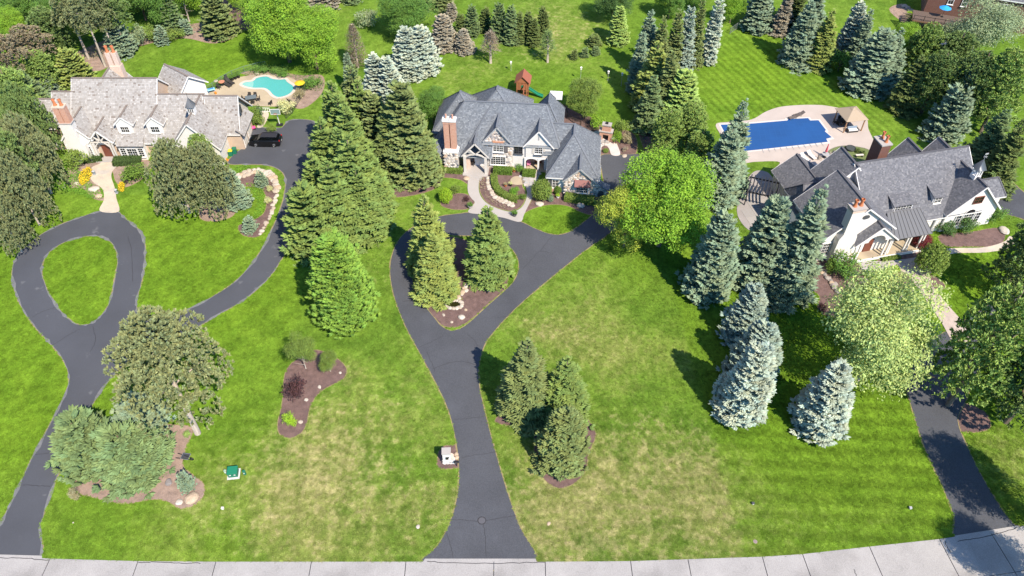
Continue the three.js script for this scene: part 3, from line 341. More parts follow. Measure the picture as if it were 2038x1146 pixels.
// ---------- left house: grey cedar shakes ----------
{
  const H = houseGroup('shake_roof_house', 'white and tan house with weathered grey cedar shake roof, left of the three', -60, -104.5, 0);
  const c = { sh: 'cedar', roof: plain(0.2, 0.17, 0.14), cap: plain(0.2, 0.165, 0.14), trim: M.white };
  roofVol(H, { ...c, a: [-10.4, 7.4], b: [3.3, 7.4], h: 10, rR: 7.6, rL: 7.4, e: 2.85, wall: M.tanWall });
  roofVol(H, { ...c, a: [-13.6, 5.9], b: [-9.8, 5.9], h: 8.5, rR: 4, eR: 4.6, rL: 6, eL: 3, wall: M.tanWall });
  roofVol(H, { ...c, a: [-16.3, 5], b: [-13, 5], h: 7.7, rR: 3.4, eR: 4.4, rL: 5, eL: 3, wall: M.tanWall });
  roofVol(H, { ...c, a: [3, 5.6], b: [10.9, 5.6], h: 8.2, rR: 5.8, eR: 2.85, rL: 5.5, eL: 3, wall: M.tanWall });
  roofVol(H, { ...c, a: [10.1, -2.5], b: [10.1, 5.5], h: 8.05, r: 4.1, eL: 3.1, eR: 3.3, wall: M.whiteWall, og: 0.35 }); // garage gable to the front
  roofVol(H, { ...c, a: [10.6, 5.3], b: [16.2, 5.3], h: 8.1, rR: 3.5, eR: 3.1, rL: 5, eL: 3, wall: M.cream, og: 0.7 });
  roofVol(H, { ...c, a: [-6.4, 7.4], b: [-6.4, 14], h: 9, r: 4, e: 4, wall: M.tanWall });
  roofVol(H, { ...c, a: [2, 14], b: [7.05, 10.2], h: 8.6, rR: 2.7, rL: 3.2, e: 6, wall: M.whiteWall, og: 0.5 });
  roofVol(H, { ...c, a: [-8.75, -1], b: [-8.75, 4], h: 6.9, r: 2.45, e: 4, wall: M.whiteWall }); // gable behind the big chimney
  mesh('wall', bx(-11.2, -6.9, -0.65, 1, 0, 4.2), M.whiteWall, H);
  // right-hand skirt roof
  { const S = new Soup(), Q = new Soup(), p = [L3(16.9, 1.6, 2.9), L3(16.9, 8, 2.9), L3(15.7, 8, 4.1), L3(15.7, 1.6, 4.1)]; slabPoly(p, 0.12, S); shingleSoup(p, 'cedar', Q); const R = mesh('roof', S.geo(), c.roof, H); mesh('shingle_cover', Q.geo(), M.vc, R).userData.kind = 'stuff'; }
  mesh('wall', bx(12.6, 16.2, 2.06, 8, 0, 3.05), M.tanWall, H);
  for (const v of [3.4, 6]) { const d = mesh('garage_door', bx(16.2, 16.27, v - 1, v + 1, 0.05, 2.3), M.white, H); for (let k = 0; k < 4; k++) mesh('panel', bx(16.26, 16.3, v - 0.95, v + 0.95, 0.1 + k * 0.55, 0.58 + k * 0.55), M.cream, d); }
  win(H, 16.0, 5.3, 5.6, 0.5, 1.3, { cols: 1, rows: 2, turn: Math.PI / 2, sill: false, frame: M.darkTrim });
  // entry porch with open timber truss
  roofVol(H, { ...c, a: [-5.2, -1], b: [-5.2, 3], h: 5.75, r: 2, e: 3.55 });
  { const t = []; const F = (p, q, w = 0.16) => t.push(bar(L3(p[0], -0.8, p[1]), L3(q[0], -0.8, q[1]), 0.16, w)); F([-7, 3.5], [-3.4, 3.5]); F([-6.9, 3.55], [-5.2, 5.5]); F([-3.5, 3.55], [-5.2, 5.5]); F([-5.2, 3.5], [-5.2, 5.5]); F([-5.2, 3.7], [-6.1, 4.5]); F([-5.2, 3.7], [-4.3, 4.5]); F([-6.4, 2.6], [-5.7, 3.4]); F([-4, 2.6], [-4.7, 3.4]); mesh('truss', mg(t), M.timber, H); }
  for (const u of [-6.85, -6.45, -3.95, -3.55]) mesh('post', bx(u - 0.11, u + 0.11, -0.9, -0.68, 0, 3.5), M.timber, H);
  const door = mesh('door', bx(-5.9, -4.6, -0.06, 0.1, 0.1, 2.5), M.brownDoor, H); mesh('handle', bx(-4.8, -4.74, -0.14, -0.06, 1.1, 1.35), M.darkTrim, door);
  mesh('door_step', bx(-7, -3.4, -1.5, 0, 0, 0.16), M.concrete, H);
  // dormers
  for (const u of [-1.5, 3.3]) { roofVol(H, { ...c, a: [u, 0.85], b: [u, 4.6], h: 7.05, r: 1.55, e: 5.6, wall: M.whiteWall, base: 3.4, ov: 0.32, og: 0.15 }); win(H, u, 0.98, 4.7, 1.25, 1.05, { cols: 2, rows: 2, arch: 0, sill: true }); }
  // bay window and small windows
  { const p = [L3(-3, -0.9, 2.75), L3(1.3, -0.9, 2.75), L3(1.3, 0.6, 3.75), L3(-3, 0.6, 3.75)], S = new Soup(), Q = new Soup(); slabPoly(p, 0.12, S); shingleSoup(p, 'cedar', Q); const R = mesh('roof', S.geo(), c.roof, H); mesh('shingle_cover', Q.geo(), M.vc, R).userData.kind = 'stuff'; mesh('gutter', bar(L3(-3, -0.92, 2.66), L3(1.3, -0.92, 2.66), 0.1, 0.14), M.darkTrim, R); }
  mesh('bay', bx(-2.9, 1.2, -0.7, 0.2, 0, 2.7), M.white, H);
  win(H, -2.25, -0.72, 1.5, 0.75, 1.6, { cols: 1, rows: 4 }); win(H, -0.85, -0.72, 1.45, 1.5, 1.5, { cols: 2, rows: 3 }); win(H, 0.55, -0.72, 1.5, 0.75, 1.6, { cols: 1, rows: 4 });
  win(H, 3.2, -0.02, 1.7, 1.2, 1.2, { cols: 2, rows: 3 }); win(H, -7.6, -0.66, 1.7, 0.7, 1.8, { cols: 1, rows: 4 }); win(H, -10.6, -0.66, 1.7, 0.5, 1.6, { cols: 1, rows: 4 });
  win(H, 11.4, -2.18, 1.7, 1.2, 1.3, { cols: 2, rows: 3 }); shutter(H, 12.4, -2.16, 1.7, 0.55, 1.4, M.greyTrim); shutter(H, 10.4, -2.16, 1.7, 0.55, 1.4, M.greyTrim);
  win(H, -14.5, 1.98, 1.7, 1.2, 1.3, { cols: 2, rows: 3 });
  // chimneys
  { const ch = mesh('chimney', mg([wedge(-10.6, -7.5, -1.5, -0.4, 0, 3.4, 0, 0), wedge(-10.45, -7.65, -1.5, -0.4, 3.4, 4, 0.35, 0.4), wedge(-10.1, -8.05, -1.5, -0.2, 4, 7.4, 0.1, 0.1)]), M.whiteWall, H); mesh('coping', bx(-10.15, -8, -1.58, -0.1, 7.38, 7.5), M.concrete, ch);
    for (const u of [-9.5, -8.55]) { mesh('brick_stack', bx(u - 0.4, u + 0.4, -1.4, -0.35, 7.5, 10.2), M.brick, ch); mesh('cap', bx(u - 0.47, u + 0.47, -1.47, -0.28, 10.2, 10.4), M.brickPale, ch); chimneyPot(ch, u, -0.87, 10.4, 1.05, 0.26); } }
  { const ch = mesh('chimney', bx(-6.3, -4.5, 12.2, 13.4, 6, 9.2), M.brickPale, H); for (const u of [-5.95, -4.95]) { mesh('brick_stack', bx(u - 0.38, u + 0.38, 12.4, 13.2, 9.2, 11.5), M.brickPale, ch); chimneyPot(ch, u, 12.8, 11.5, 1.1, 0.28); } }
  // cupola
  { const k = mesh('cupola', bx(9.6, 10.6, 0.6, 1.6, 7.6, 9), M.white, H); for (let i = 0; i < 3; i++) mesh('louvre', bx(9.72 + i * 0.3, 9.9 + i * 0.3, 0.57, 0.62, 8.1, 8.85), M.darkTrim, k); const g = new THREE.ConeGeometry(0.95, 1.5, 4, 1); g.rotateY(Math.PI / 4); g.translate(10.1, 9.75, -1.1); mesh('spire', g, plain(0.1, 0.11, 0.12), k); mesh('finial', mg([cyl(0.03, 0.03, 1, 10.1, 10.9, -1.1), box(0.5, 0.04, 0.04, 10.1, 11, -1.1)]), M.darkTrim, k); }
}
// ---------- middle house: blue-grey roof, field stone and white brick ----------
{
  const H = houseGroup('stone_gable_house', 'stone and white brick house with blue-grey shingle roof, in the middle', -2, -101.7, 5.5);
  const c = { sh: 'blue', roof: plain(0.12, 0.13, 0.14), cap: plain(0.14, 0.155, 0.175), trim: M.greyTrim };
  roofVol(H, { ...c, a: [-1.4, 4.7], b: [6.9, 4.7], h: 9.1, rR: 5, eR: 4.75, rL: 5, eL: 4.75, hA: 3.2, hB: 2.6 });
  for (const w of [[-4, 3.95, 0.1, 0.4, 0, 4.75], [3.95, 8.4, 0.1, 0.4, 2.4, 4.75], [8.4, 9.1, 0.1, 0.4, 0, 4.75], [8.7, 9.1, 0.4, 9.2, 0, 4.75], [-4, 9.1, 8.9, 9.3, 0, 4.75]]) mesh('wall', bx(...w), M.whiteWall, H);
  roofVol(H, { ...c, a: [-5.8, 4.65], b: [-1, 4.65], h: 9.05, rR: 6, eR: 2.9, rL: 6, eL: 3, hA: 5.2 });
  for (const w of [[-10.6, -5.5, -0.95, -0.6, 0, 3.15], [-10.6, -10.2, -0.6, 10, 0, 3.15], [-10.6, -4, 10, 10.3, 0, 3.15], [-5.6, -2.2, 0.85, 1.1, 0, 3.6]]) mesh('wall', bx(...w), M.brickPale, H);
  roofVol(H, { ...c, a: [-1, 6.8], b: [-1, 7.9], h: 10, r: 5.4, e: 4.6, hA: 4.5, hB: 5, wall: M.whiteWall });
  roofVol(H, { ...c, a: [-6.9, 6.9], b: [-6.9, 7.5], h: 9, r: 4.2, e: 4, hA: 4, hB: 4.4, wall: M.brickPale });
  roofVol(H, { ...c, a: [7.3, 5.6], b: [7.3, 8.4], h: 8.9, r: 2.4, e: 4.6, hA: 2, hB: 2.5, wall: M.whiteWall });
  roofVol(H, { ...c, a: [-0.3, -0.35], b: [-0.3, 4], h: 7.95, rR: 2.15, rL: 2.2, e: 5.2, wall: M.brickPale, og: 0.35 });
  stones(H, [[-2.2, 0], [2.2, 0], [2.2, 4.7], [1.55, 5.25], [-0.3, 7.6], [-2.2, 5.25]], -0.02, 0.46); mesh('wall', bx(-2.2, 2.2, -0.005, 1, 0, 4.7), M.cream, H);
  roofVol(H, { ...c, a: [6.17, -0.45], b: [6.17, 4.2], h: 7.7, r: 2.4, e: 4.7, wall: M.brickWhite, base: 2.4, og: 0.3, trim: M.white });
  roofVol(H, { ...c, a: [-3.6, -1.95], b: [-3.6, 2.5], h: 5.85, r: 2.1, e: 3.4, trim: M.timber });
  // garage wing
  roofVol(H, { ...c, a: [11.55, 0.2], b: [11.55, 3], h: 7.1, rR: 4.3, rL: 3.85, e: 3, hA: 5.7, hB: 2.8, wall: M.whiteWall, trim: M.white });
  roofVol(H, { ...c, a: [6.8, 2.9], b: [11.5, 2.9], h: 7.05, r: 3.3, e: 3.6, wall: M.whiteWall });
  roofVol(H, { ...c, a: [12.8, -6.1], b: [12.8, -1], h: 5.4, rL: 2.5, eL: 2.9, rR: 3.2, eR: 2.4, wall: M.cream, og: 0.35 });
  { const P = [[12.8 + 3.2, 2.42], [16.5, 2.05], [17, 1.82], [17.5, 1.75]]; for (let i = 0; i < 3; i++) { const a = P[i], b = P[i + 1], p = [L3(b[0], -6.1, b[1]), L3(b[0], -4.6, b[1]), L3(a[0], -4.6, a[1]), L3(a[0], -6.1, a[1])], S = new Soup(), Q = new Soup(); slabPoly(p, 0.12, S); shingleSoup(p, 'blue', Q); const R = mesh('roof', S.geo(), c.roof, H); mesh('shingle_cover', Q.geo(), M.vc, R).userData.kind = 'stuff'; } }
  mesh('wall', bx(15.2, 17, -5.75, -4.9, 0, 1.75), M.cream, H);
  stones(H, [[10.6, 0], [17, 0], [17, 1.8], [15.7, 2.4], [12.8, 5.1], [10.6, 2.9]], -5.78, 0.42);
  win(H, 13.3, -5.86, 1.45, 1.7, 1.3, { cols: 3, rows: 3 });
  { const p = [L3(12.1, -6.6, 2.4), L3(14.5, -6.6, 2.4), L3(14.5, -5.8, 3.2), L3(12.1, -5.8, 3.2)], S = new Soup(); slabPoly(p, 0.1, S); mesh('awning', S.geo(), plain(0.2, 0.07, 0.06, 0.5), H); mesh('bracket', mg([bar(L3(12.25, -6.45, 2.35), L3(12.25, -5.8, 1.95), 0.08), bar(L3(14.35, -6.45, 2.35), L3(14.35, -5.8, 1.95), 0.08)]), M.darkTrim, H); }
  { const s = new THREE.Shape(); s.moveTo(-0.45, 0); s.lineTo(0.45, 0); s.lineTo(0.45, 0.8); s.absarc(0, 0.8, 0.45, 0, Math.PI); const g = new THREE.ExtrudeGeometry(s, { depth: 0.1, bevelEnabled: false }); g.translate(16.2, 0.05, 5.82); mesh('door', g, M.darkTrim, H); }
  win(H, 9.2, -5.1, 1.6, 0.9, 1.5, { cols: 2, rows: 3 }); shutter(H, 8.4, -5.08, 1.6, 0.4, 1.6); mesh('planter_box', bx(8.6, 9.9, -5.6, -5.15, 0.35, 0.75), M.brick, H);
  // front openings
  win(H, -0.15, -0.12, 3.95, 1.5, 1.3, { cols: 3, rows: 3 }); shutter(H, -1.35, -0.1, 3.95, 0.65, 1.5, plain(0.12, 0.115, 0.115)); shutter(H, 1.05, -0.1, 3.95, 0.65, 1.5, plain(0.12, 0.115, 0.115));
  mesh('lintel', bx(-1, 0.7, -0.16, -0.02, 4.8, 5.2), plain(0.5, 0.24, 0.14), H);
  win(H, -0.2, -0.12, 1.55, 2.3, 1.5, { cols: 3, rows: 4 });
  mesh('wall', bx(2.2, 3.9, 0.05, 1, 0.9, 4.6), M.whiteWall, H); mesh('wall', bx(2.2, 3.9, 0.12, 1, 0, 0.9), M.brickPale, H);
  win(H, 3, 0.02, 3.7, 1.2, 1.3, { cols: 2, rows: 3, frame: M.darkTrim });
  win(H, 6.2, -0.17, 4.0, 1.1, 1.2, { cols: 2, rows: 3, arch: 0 }); shutter(H, 5.35, -0.16, 4, 0.32, 1.25, M.cream); shutter(H, 7.05, -0.16, 4, 0.32, 1.25, M.cream);
  mesh('slot_vent', bx(6.07, 6.27, -0.2, -0.13, 5.9, 6.9), M.greyTrim, H); mesh('window_box', bx(5.55, 6.85, -0.45, -0.16, 3.1, 3.3), M.darkTrim, H);
  win(H, -6, -0.95, 1.5, 0.6, 1.5, { cols: 1, rows: 4, frame: M.darkTrim }); win(H, -9.8, -0.95, 1.5, 0.6, 1.5, { cols: 1, rows: 4, frame: M.darkTrim });
  // porch arches under the white gable
  for (const u of [4.1, 6.2, 8.2]) mesh('post', bx(u - 0.13, u + 0.13, -0.25, 0.02, 0, 2.4), M.white, H);
  for (const u of [5.15, 7.2]) { const s = new THREE.Shape(); s.moveTo(-1.05, 0); s.lineTo(-1.05, 0.75); s.lineTo(1.05, 0.75); s.lineTo(1.05, 0); s.lineTo(0.92, 0); s.absellipse(0, 0, 0.92, 0.6, 0, Math.PI); const g = new THREE.ExtrudeGeometry(s, { depth: 0.15, bevelEnabled: false }); g.translate(u, 1.68, 0.05); mesh('arch', g, M.white, H); }
  mesh('wall', bx(3.9, 8.4, 1.8, 2.2, 0, 2.5), M.brickPale, H); mesh('porch_floor', bx(3.9, 8.4, -0.5, 1.8, 0, 0.12), M.deckTan, H);
  { const d = mesh('door', bx(5.5, 6.6, 1.7, 1.82, 0.12, 2.2), M.brownDoor, H); mesh('handle', bx(6.4, 6.46, 1.63, 1.7, 1, 1.3), M.darkTrim, d); }
  // entry with curved timber truss
  { const t = [], F = (p, q, w = 0.2) => t.push(bar(L3(p[0], -1.75, p[1]), L3(q[0], -1.75, q[1]), 0.2, w)); F([-5.5, 3.4], [-3.6, 5.6]); F([-1.7, 3.4], [-3.6, 5.6]); for (let i = 0; i < 10; i++) { const A = (k) => { const a = Math.PI * k / 10; return [-3.6 + Math.cos(a) * 1.65, 2.7 + Math.sin(a) * 0.95]; }; F(A(i), A(i + 1)); } F([-3.6, 3.6], [-4.5, 4.5], 0.16); F([-3.6, 3.6], [-2.7, 4.5], 0.16); mesh('truss', mg(t), M.timber, H); }
  for (const u of [-5.25, -1.95]) mesh('post', bx(u - 0.2, u + 0.2, -1.95, -1.55, 0, 3.3), M.timber, H);
  mesh('wall', bx(-5.5, -4.6, -0.94, 0.84, 0, 3.3), M.brickPale, H);
  { const d = mesh('door', bx(-4, -2.8, 0.3, 0.45, 0.15, 2.6), M.brownDoor, H); mesh('handle', bx(-3, -2.94, 0.22, 0.3, 1.1, 1.4), M.darkTrim, d); }
  mesh('wall', bx(-4.2, -2.2, 0.45, 0.8, 0, 3.4), M.brownDoor, H);
  mesh('porch_floor', bx(-5.6, -1.6, -2.6, 0.3, 0, 0.15), M.concrete, H); for (let k = 0; k < 2; k++) mesh('step', bx(-4.9 + k * 0.1, -2.4 - k * 0.1, -3.1 - k * 0.45, -2.6 - k * 0.45, 0, 0.12 - k * 0.05), M.concrete, H);
  // twin brick chimney on a stone base
  { const ch = mesh('chimney', wedge(-8.5, -6.3, -1.75, -0.5, 0, 3.7, 0, 0), M.cream, H); stones(ch, [[-8.5, 0], [-6.3, 0], [-6.3, 3.7], [-8.5, 3.7]], -1.77, 0.42); mesh('shoulder', mg([wedge(-8.6, -6.2, -1.85, -0.4, 3.7, 4.0, 0, 0), wedge(-8.5, -6.3, -1.75, -0.5, 4.0, 4.35, 0.18, 0.18)]), M.white, ch);
    for (const u of [-7.9, -6.9]) { mesh('brick_stack', bx(u - 0.42, u + 0.42, -1.6, -0.7, 4.3, 9.2), M.brick, ch); mesh('brick_band', bx(u - 0.47, u + 0.47, -1.65, -0.65, 8.9, 9.35), M.brick, ch); mesh('cap', bx(u - 0.55, u + 0.55, -1.73, -0.57, 9.35, 9.65), M.white, ch); const g = cyl(0.13, 0.16, 0.75, u, 10, 1.15); mesh('chimney_pot', g, M.brick, ch); } }
  mesh('vent_box', bx(7.2, 9.2, 9.2, 10.6, 7.2, 7.9), M.white, H);
}
// ---------- right house: dark grey roof, white stucco ----------
{
  const H = houseGroup('grey_roof_house', 'white house with dark grey shingle roof and metal porch roof, right of the three', 50, -84, -13);
  const c = { sh: 'slate', roof: plain(0.1, 0.1, 0.11), cap: plain(0.09, 0.09, 0.1), trim: M.white };
  roofVol(H, { ...c, a: [0.2, 6.9], b: [18.6, 6.9], h: 9.25, rR: 7.4, rL: 7, e: 3, wall: M.whiteWall });
  roofVol(H, { ...c, a: [16.9, -0.8], b: [16.9, 7.5], h: 8, r: 4.5, eL: 3.5, eR: 3.2, wall: M.whiteWall, og: 0.4 });
  roofVol(H, { ...c, a: [17.2, 2.3], b: [21.6, 2.3], h: 6.5, r: 1.9, e: 4.3, hB: 1, wall: M.whiteWall });
  roofVol(H, { ...c, a: [-2.45, -2.3], b: [-2.45, 6.5], h: 8.95, rL: 5.6, eL: 4.35, rR: 5.6, eR: 4.35, wall: M.whiteWall, og: 0.4 });
  roofVol(H, { ...c, a: [0.5, 6], b: [0.5, 11], h: 9.2, rR: 4, eR: 4, rL: 6.2, eL: 3.5, wall: M.whiteWall });
  roofVol(H, { ...c, a: [-3.6, 8], b: [-3.6, 15], h: 5.7, r: 3.5, e: 3.1, wall: M.whiteWall });
  roofVol(H, { ...c, a: [-6, 8], b: [0, 8], h: 5.75, rR: 3.4, rL: 2.5, e: 3.1, hA: 1.2, wall: M.whiteWall });
  roofVol(H, { ...c, a: [12.4, 7], b: [12.4, 12.1], h: 8.1, r: 3.6, e: 4, wall: M.whiteWall }); roofVol(H, { ...c, a: [17, 7], b: [17, 11.2], h: 8.1, r: 3.4, e: 4, wall: M.whiteWall });
  roofVol(H, { ...c, a: [-0.1, -3.5], b: [-0.1, 0.5], h: 6.2, r: 3.3, e: 3.3, wall: null }); // porch gable
  { const s = new THREE.Shape(); s.moveTo(-2.9, 0.1); s.lineTo(0, 2.55); s.lineTo(2.9, 0.1); s.lineTo(1.3, 0.1); s.absellipse(0, 0.1, 1.3, 1.1, 0, Math.PI); const g = new THREE.ExtrudeGeometry(s, { depth: 0.15, bevelEnabled: false }); g.translate(-0.1, 3.3, 3.1); mesh('gable_panel', g, M.whiteWall, H); }
  for (const u of [-2.9, -2.3, 1.7, 2.3, 2.75, 5.2, 5.7, 7.4, 7.9]) mesh('post', bx(u - 0.1, u + 0.1, u > 2.6 ? -3.1 : -3.25, u > 2.6 ? -2.9 : -3.05, 0.35, 3.3), M.white, H);
  mesh('porch_beam', bx(2.6, 8.1, -3.15, -2.85, 3, 3.25), M.white, H);
  mesh('porch_floor', bx(-3.1, 9.4, -3.4, 0, 0, 0.35), M.deckTan, H); mesh('porch_edge', bx(-3.2, 9.5, -3.55, -3.4, 0, 0.36), M.white, H);
  { const S = new Soup(); slabPoly([L3(2.2, -3.4, 3.3), L3(8.5, -3.4, 3.3), L3(8.8, 0.9, 4.35), L3(3.6, 0.9, 4.35)], 0.08, S); const m = plain(0.15, 0.155, 0.162, 0.55), R = mesh('metal_roof', S.geo(), m, H); for (let k = 0; k < 11; k++) { const t = k / 10; mesh('seam', bar(L3(2.2 + 6.3 * t, -3.4, 3.33), L3(3.6 + 5.2 * t, 0.9, 4.38), 0.04, 0.07), m, R); } }
  mesh('wall', bx(-2.9, 14.4, 0, 0.5, 0.3, 3.2), M.whiteWall, H);
  for (const u of [1.2, 4.4, 6.6, 9.6]) win(H, u, -0.02, 1.6, 1.1, 1.7, { cols: 2, rows: 3 });
  { const d = mesh('door', bx(-0.6, 0.6, -2.02, -1.85, 0.35, 2.6), M.brownDoor, H); mesh('handle', bx(0.4, 0.46, -2.1, -2.02, 1.3, 1.6), M.darkTrim, d); }
  for (const u of [11.4, 12.8, 13.9]) mesh('post', bx(u - 0.1, u + 0.1, -0.35, -0.15, 0, 3), M.greyTrim, H);
  // shed dormers
  for (const [u0, u1, v0, y0, y1] of [[4.6, 7.7, 1.2, 3.9, 5.35], [10.9, 12.4, 1.3, 4.2, 5.7]]) { mesh('dormer', bx(u0, u1, v0, v0 + 4, y0, y1), M.whiteWall, H); const vb = (y1 + 0.95 - 2.55) / 0.845, S = new Soup(), Q = new Soup(), p = [L3(u0 - 0.25, v0 - 0.35, y1), L3(u1 + 0.25, v0 - 0.35, y1), L3(u1 + 0.25, vb, y1 + 1), L3(u0 - 0.25, vb, y1 + 1)]; slabPoly(p, 0.1, S); shingleSoup(p, 'slate', Q); const R = mesh('roof', S.geo(), c.roof, H); mesh('shingle_cover', Q.geo(), M.vc, R).userData.kind = 'stuff'; win(H, (u0 + u1) / 2, v0 - 0.02, (y0 + y1) / 2 + 0.05, u1 - u0 - 0.5, y1 - y0 - 0.5, { cols: u1 - u0 > 2 ? 3 : 2, rows: 2 }); }
  // right gable openings
  win(H, 16.6, -0.44, 2, 1.6, 1.9, { cols: 2, rows: 3, arch: 1 }); win(H, 15, -0.44, 1.9, 0.8, 1.9, { cols: 1, rows: 3 }); win(H, 18.2, -0.44, 1.9, 0.8, 1.9, { cols: 1, rows: 3 }); win(H, 16.9, -0.44, 5.4, 1.3, 1.1, { cols: 2, rows: 2, frame: M.brownDoor, sill: false });
  // front gable: oval window, brackets, window beside the chimney
  { const g = new THREE.CylinderGeometry(0.35, 0.35, 0.1, 20); g.scale(1.5, 1, 1); g.rotateX(Math.PI / 2); g.translate(-2.3, 7.2, 1.95); const o = mesh('oval_window', g, M.darkTrim, H); }
  win(H, -6.9, -1.92, 2.2, 1.1, 2.2, { cols: 2, rows: 4 });
  { const ch = mesh('chimney', mg([wedge(-6.2, -3.2, -2.9, -1.6, 0, 4.6, 0.15, 0.15), wedge(-6.05, -3.35, -2.9, -1.6, 4.6, 5.6, 0.45, 0.35), wedge(-5.6, -3.7, -2.85, -1.6, 5.6, 9.3, 0.05, 0.05)]), M.brickWhite, H); mesh('brick_band', bx(-5.65, -3.65, -2.95, -1.5, 9.3, 9.75), M.brickPale, ch); mesh('cap', bx(-5.75, -3.55, -3.05, -1.4, 9.75, 9.9), M.concrete, ch); for (const u of [-5.1, -4.2]) chimneyPot(ch, u, -2.2, 9.9, 1.1, 0.27); }
  { const ch = mesh('chimney', bx(5, 6.5, 8.3, 10.5, 6, 10.4), M.brickBrown, H); mesh('cap', bx(4.9, 6.6, 8.2, 10.6, 10.4, 10.6), M.concrete, ch); for (const v of [8.9, 9.9]) chimneyPot(ch, 5.9, v, 10.6, 1.1, 0.25); }
  // cupola with weather vane
  { const k = mesh('cupola', bx(16.4, 17.4, 1.5, 2.5, 7.4, 8.1), M.white, H); const posts = []; for (const [u, v] of [[16.5, 1.6], [17.3, 1.6], [16.5, 2.4], [17.3, 2.4], [16.9, 1.6], [16.9, 2.4]]) posts.push(bx(u - 0.07, u + 0.07, v - 0.07, v + 0.07, 8.1, 9.2)); mesh('post', mg(posts), M.white, k); const g = new THREE.ConeGeometry(1, 1.6, 4); g.rotateY(Math.PI / 4); g.translate(16.9, 10, -2); mesh('spire', g, plain(0.12, 0.13, 0.135, 0.4, { metalness: 0.5 }), k); mesh('weather_vane', mg([cyl(0.03, 0.03, 1.2, 16.9, 11.2, -2), box(0.6, 0.05, 0.05, 16.9, 11.2, -2), box(0.05, 0.05, 0.6, 16.9, 11.2, -2), box(0.5, 0.25, 0.04, 16.9, 11.7, -2)]), M.greyTrim, k); }
  // flat-roofed bay on the left
  { const b = mesh('bay', bx(-10, -6.6, 3.5, 8.5, 0, 3), M.brickPale, H); mesh('flat_roof', bx(-10.4, -6.6, 3.2, 8.8, 3, 3.25), plain(0.09, 0.11, 0.115, 0.6), b); win(H, -8.4, 3.48, 1.6, 2, 1.5, { cols: 3, rows: 2, frame: M.darkTrim }); }
}
// ---------- brick house beyond the right-hand trees ----------
{
  const p = [91.13,-145.59], H = houseGroup('brick_house', 'dark brick house with raised deck, far behind the right-hand trees', p[0], p[1], 20);
  roofVol(H, { a: [-6, 8], b: [16, 8], h: 11, r: 6.5, e: 6.2, hA: 4, sh: 'slate', wall: M.brickBrown, trim: M.white });
  win(H, -3, 1.86, 4.4, 0.9, 1.5, { cols: 1, rows: 2 }); win(H, 4, 1.86, 4.4, 1.6, 1.5, { cols: 2, rows: 2 }); win(H, -5.5, 1.86, 4.4, 0.9, 1.5, { cols: 1, rows: 2 });
  for (let r = 0; r < 2; r++) for (let k = 0; k < 2; k++) win(H, 2.2 + k * 1.4, 1.86, 1.4 + r * 1.6, 1.1, 1.3, { cols: 1, rows: 1, sill: false });
}

// ---------- trees ----------
M.trunk = mapped(stdTex([0.17, 0.125, 0.09], 0.35, 128, 2, 10, { seed: 31, grain: 0.4 }), 1);
M.trunkPale = mapped(stdTex([0.42, 0.36, 0.3], 0.25, 128, 2, 10, { seed: 32, grain: 0.3 }), 1);
function needleMat(r, g, b) { const m = new THREE.MeshPhysicalMaterial({ specularIntensity: 0.35, vertexColors: true, roughness: 0.85, side: THREE.DoubleSide }); m.color.setRGB(r * 1.14, g * 1.14, b * 1.14); return m; }
function leafMat(r, g, b) { const m = new THREE.MeshPhysicalMaterial({ vertexColors: true, roughness: 0.8, side: THREE.DoubleSide, transmission: 0.3, thickness: 0, specularIntensity: 0.5 }); m.color.setRGB(r, g, b); return m; }
const F = {
  norway: needleMat(0.138, 0.2, 0.05), olive: needleMat(0.14, 0.18, 0.06), yellowish: needleMat(0.195, 0.245, 0.06), dark: needleMat(0.11, 0.15, 0.045), mid: needleMat(0.13, 0.19, 0.075),
  blue: needleMat(0.235, 0.3, 0.235), blueGreen: needleMat(0.175, 0.24, 0.15), silver: needleMat(0.32, 0.375, 0.29), greyBrown: needleMat(0.25, 0.23, 0.17),
  larch: needleMat(0.15, 0.262, 0.04), pine: needleMat(0.19, 0.22, 0.1), pineDark: needleMat(0.14, 0.21, 0.065), pineGreen: needleMat(0.22, 0.32, 0.08), pineBrown: needleMat(0.22, 0.19, 0.12),
  maple: leafMat(0.22, 0.4, 0.03), golden: leafMat(0.4, 0.48, 0.06), birch: leafMat(0.23, 0.4, 0.03), green: leafMat(0.13, 0.26, 0.04), deep: leafMat(0.085, 0.17, 0.04), pale: leafMat(0.42, 0.52, 0.17), sage: leafMat(0.3, 0.38, 0.2),
  lime: leafMat(0.33, 0.52, 0.03), boxwood: leafMat(0.14, 0.24, 0.03), yew: leafMat(0.075, 0.13, 0.03), hedge: leafMat(0.2, 0.29, 0.05), red: leafMat(0.2, 0.035, 0.035), plum: leafMat(0.1, 0.045, 0.045), yellow: leafMat(0.75, 0.55, 0.02), dead: needleMat(0.3, 0.25, 0.18), ground: leafMat(0.17, 0.36, 0.03), straw: leafMat(0.4, 0.36, 0.2), variegated: leafMat(0.6, 0.62, 0.3),
};
const cv = (s) => { const k = 1 + rr(-s, s), w = rr(-0.08, 0.08); return [k * (1 + w), k, k * (1 - w)]; };
function sprig(S, p, d, up, len, w, c) { // folded lance of needles from p along d
  const side = V3().crossVectors(d, up).normalize(), n = V3().crossVectors(side, d).normalize();
  const t = p.clone().addScaledVector(d, len), m = p.clone().addScaledVector(d, len * 0.42), l = m.clone().addScaledVector(side, w).addScaledVector(n, -w * 0.5), r = m.clone().addScaledVector(side, -w).addScaledVector(n, -w * 0.5), k = m.addScaledVector(n, w * 0.35);
  S.tri(p, l, k, c); S.tri(l, t, k, c); S.tri(t, r, k, c); S.tri(r, p, k, c);
}
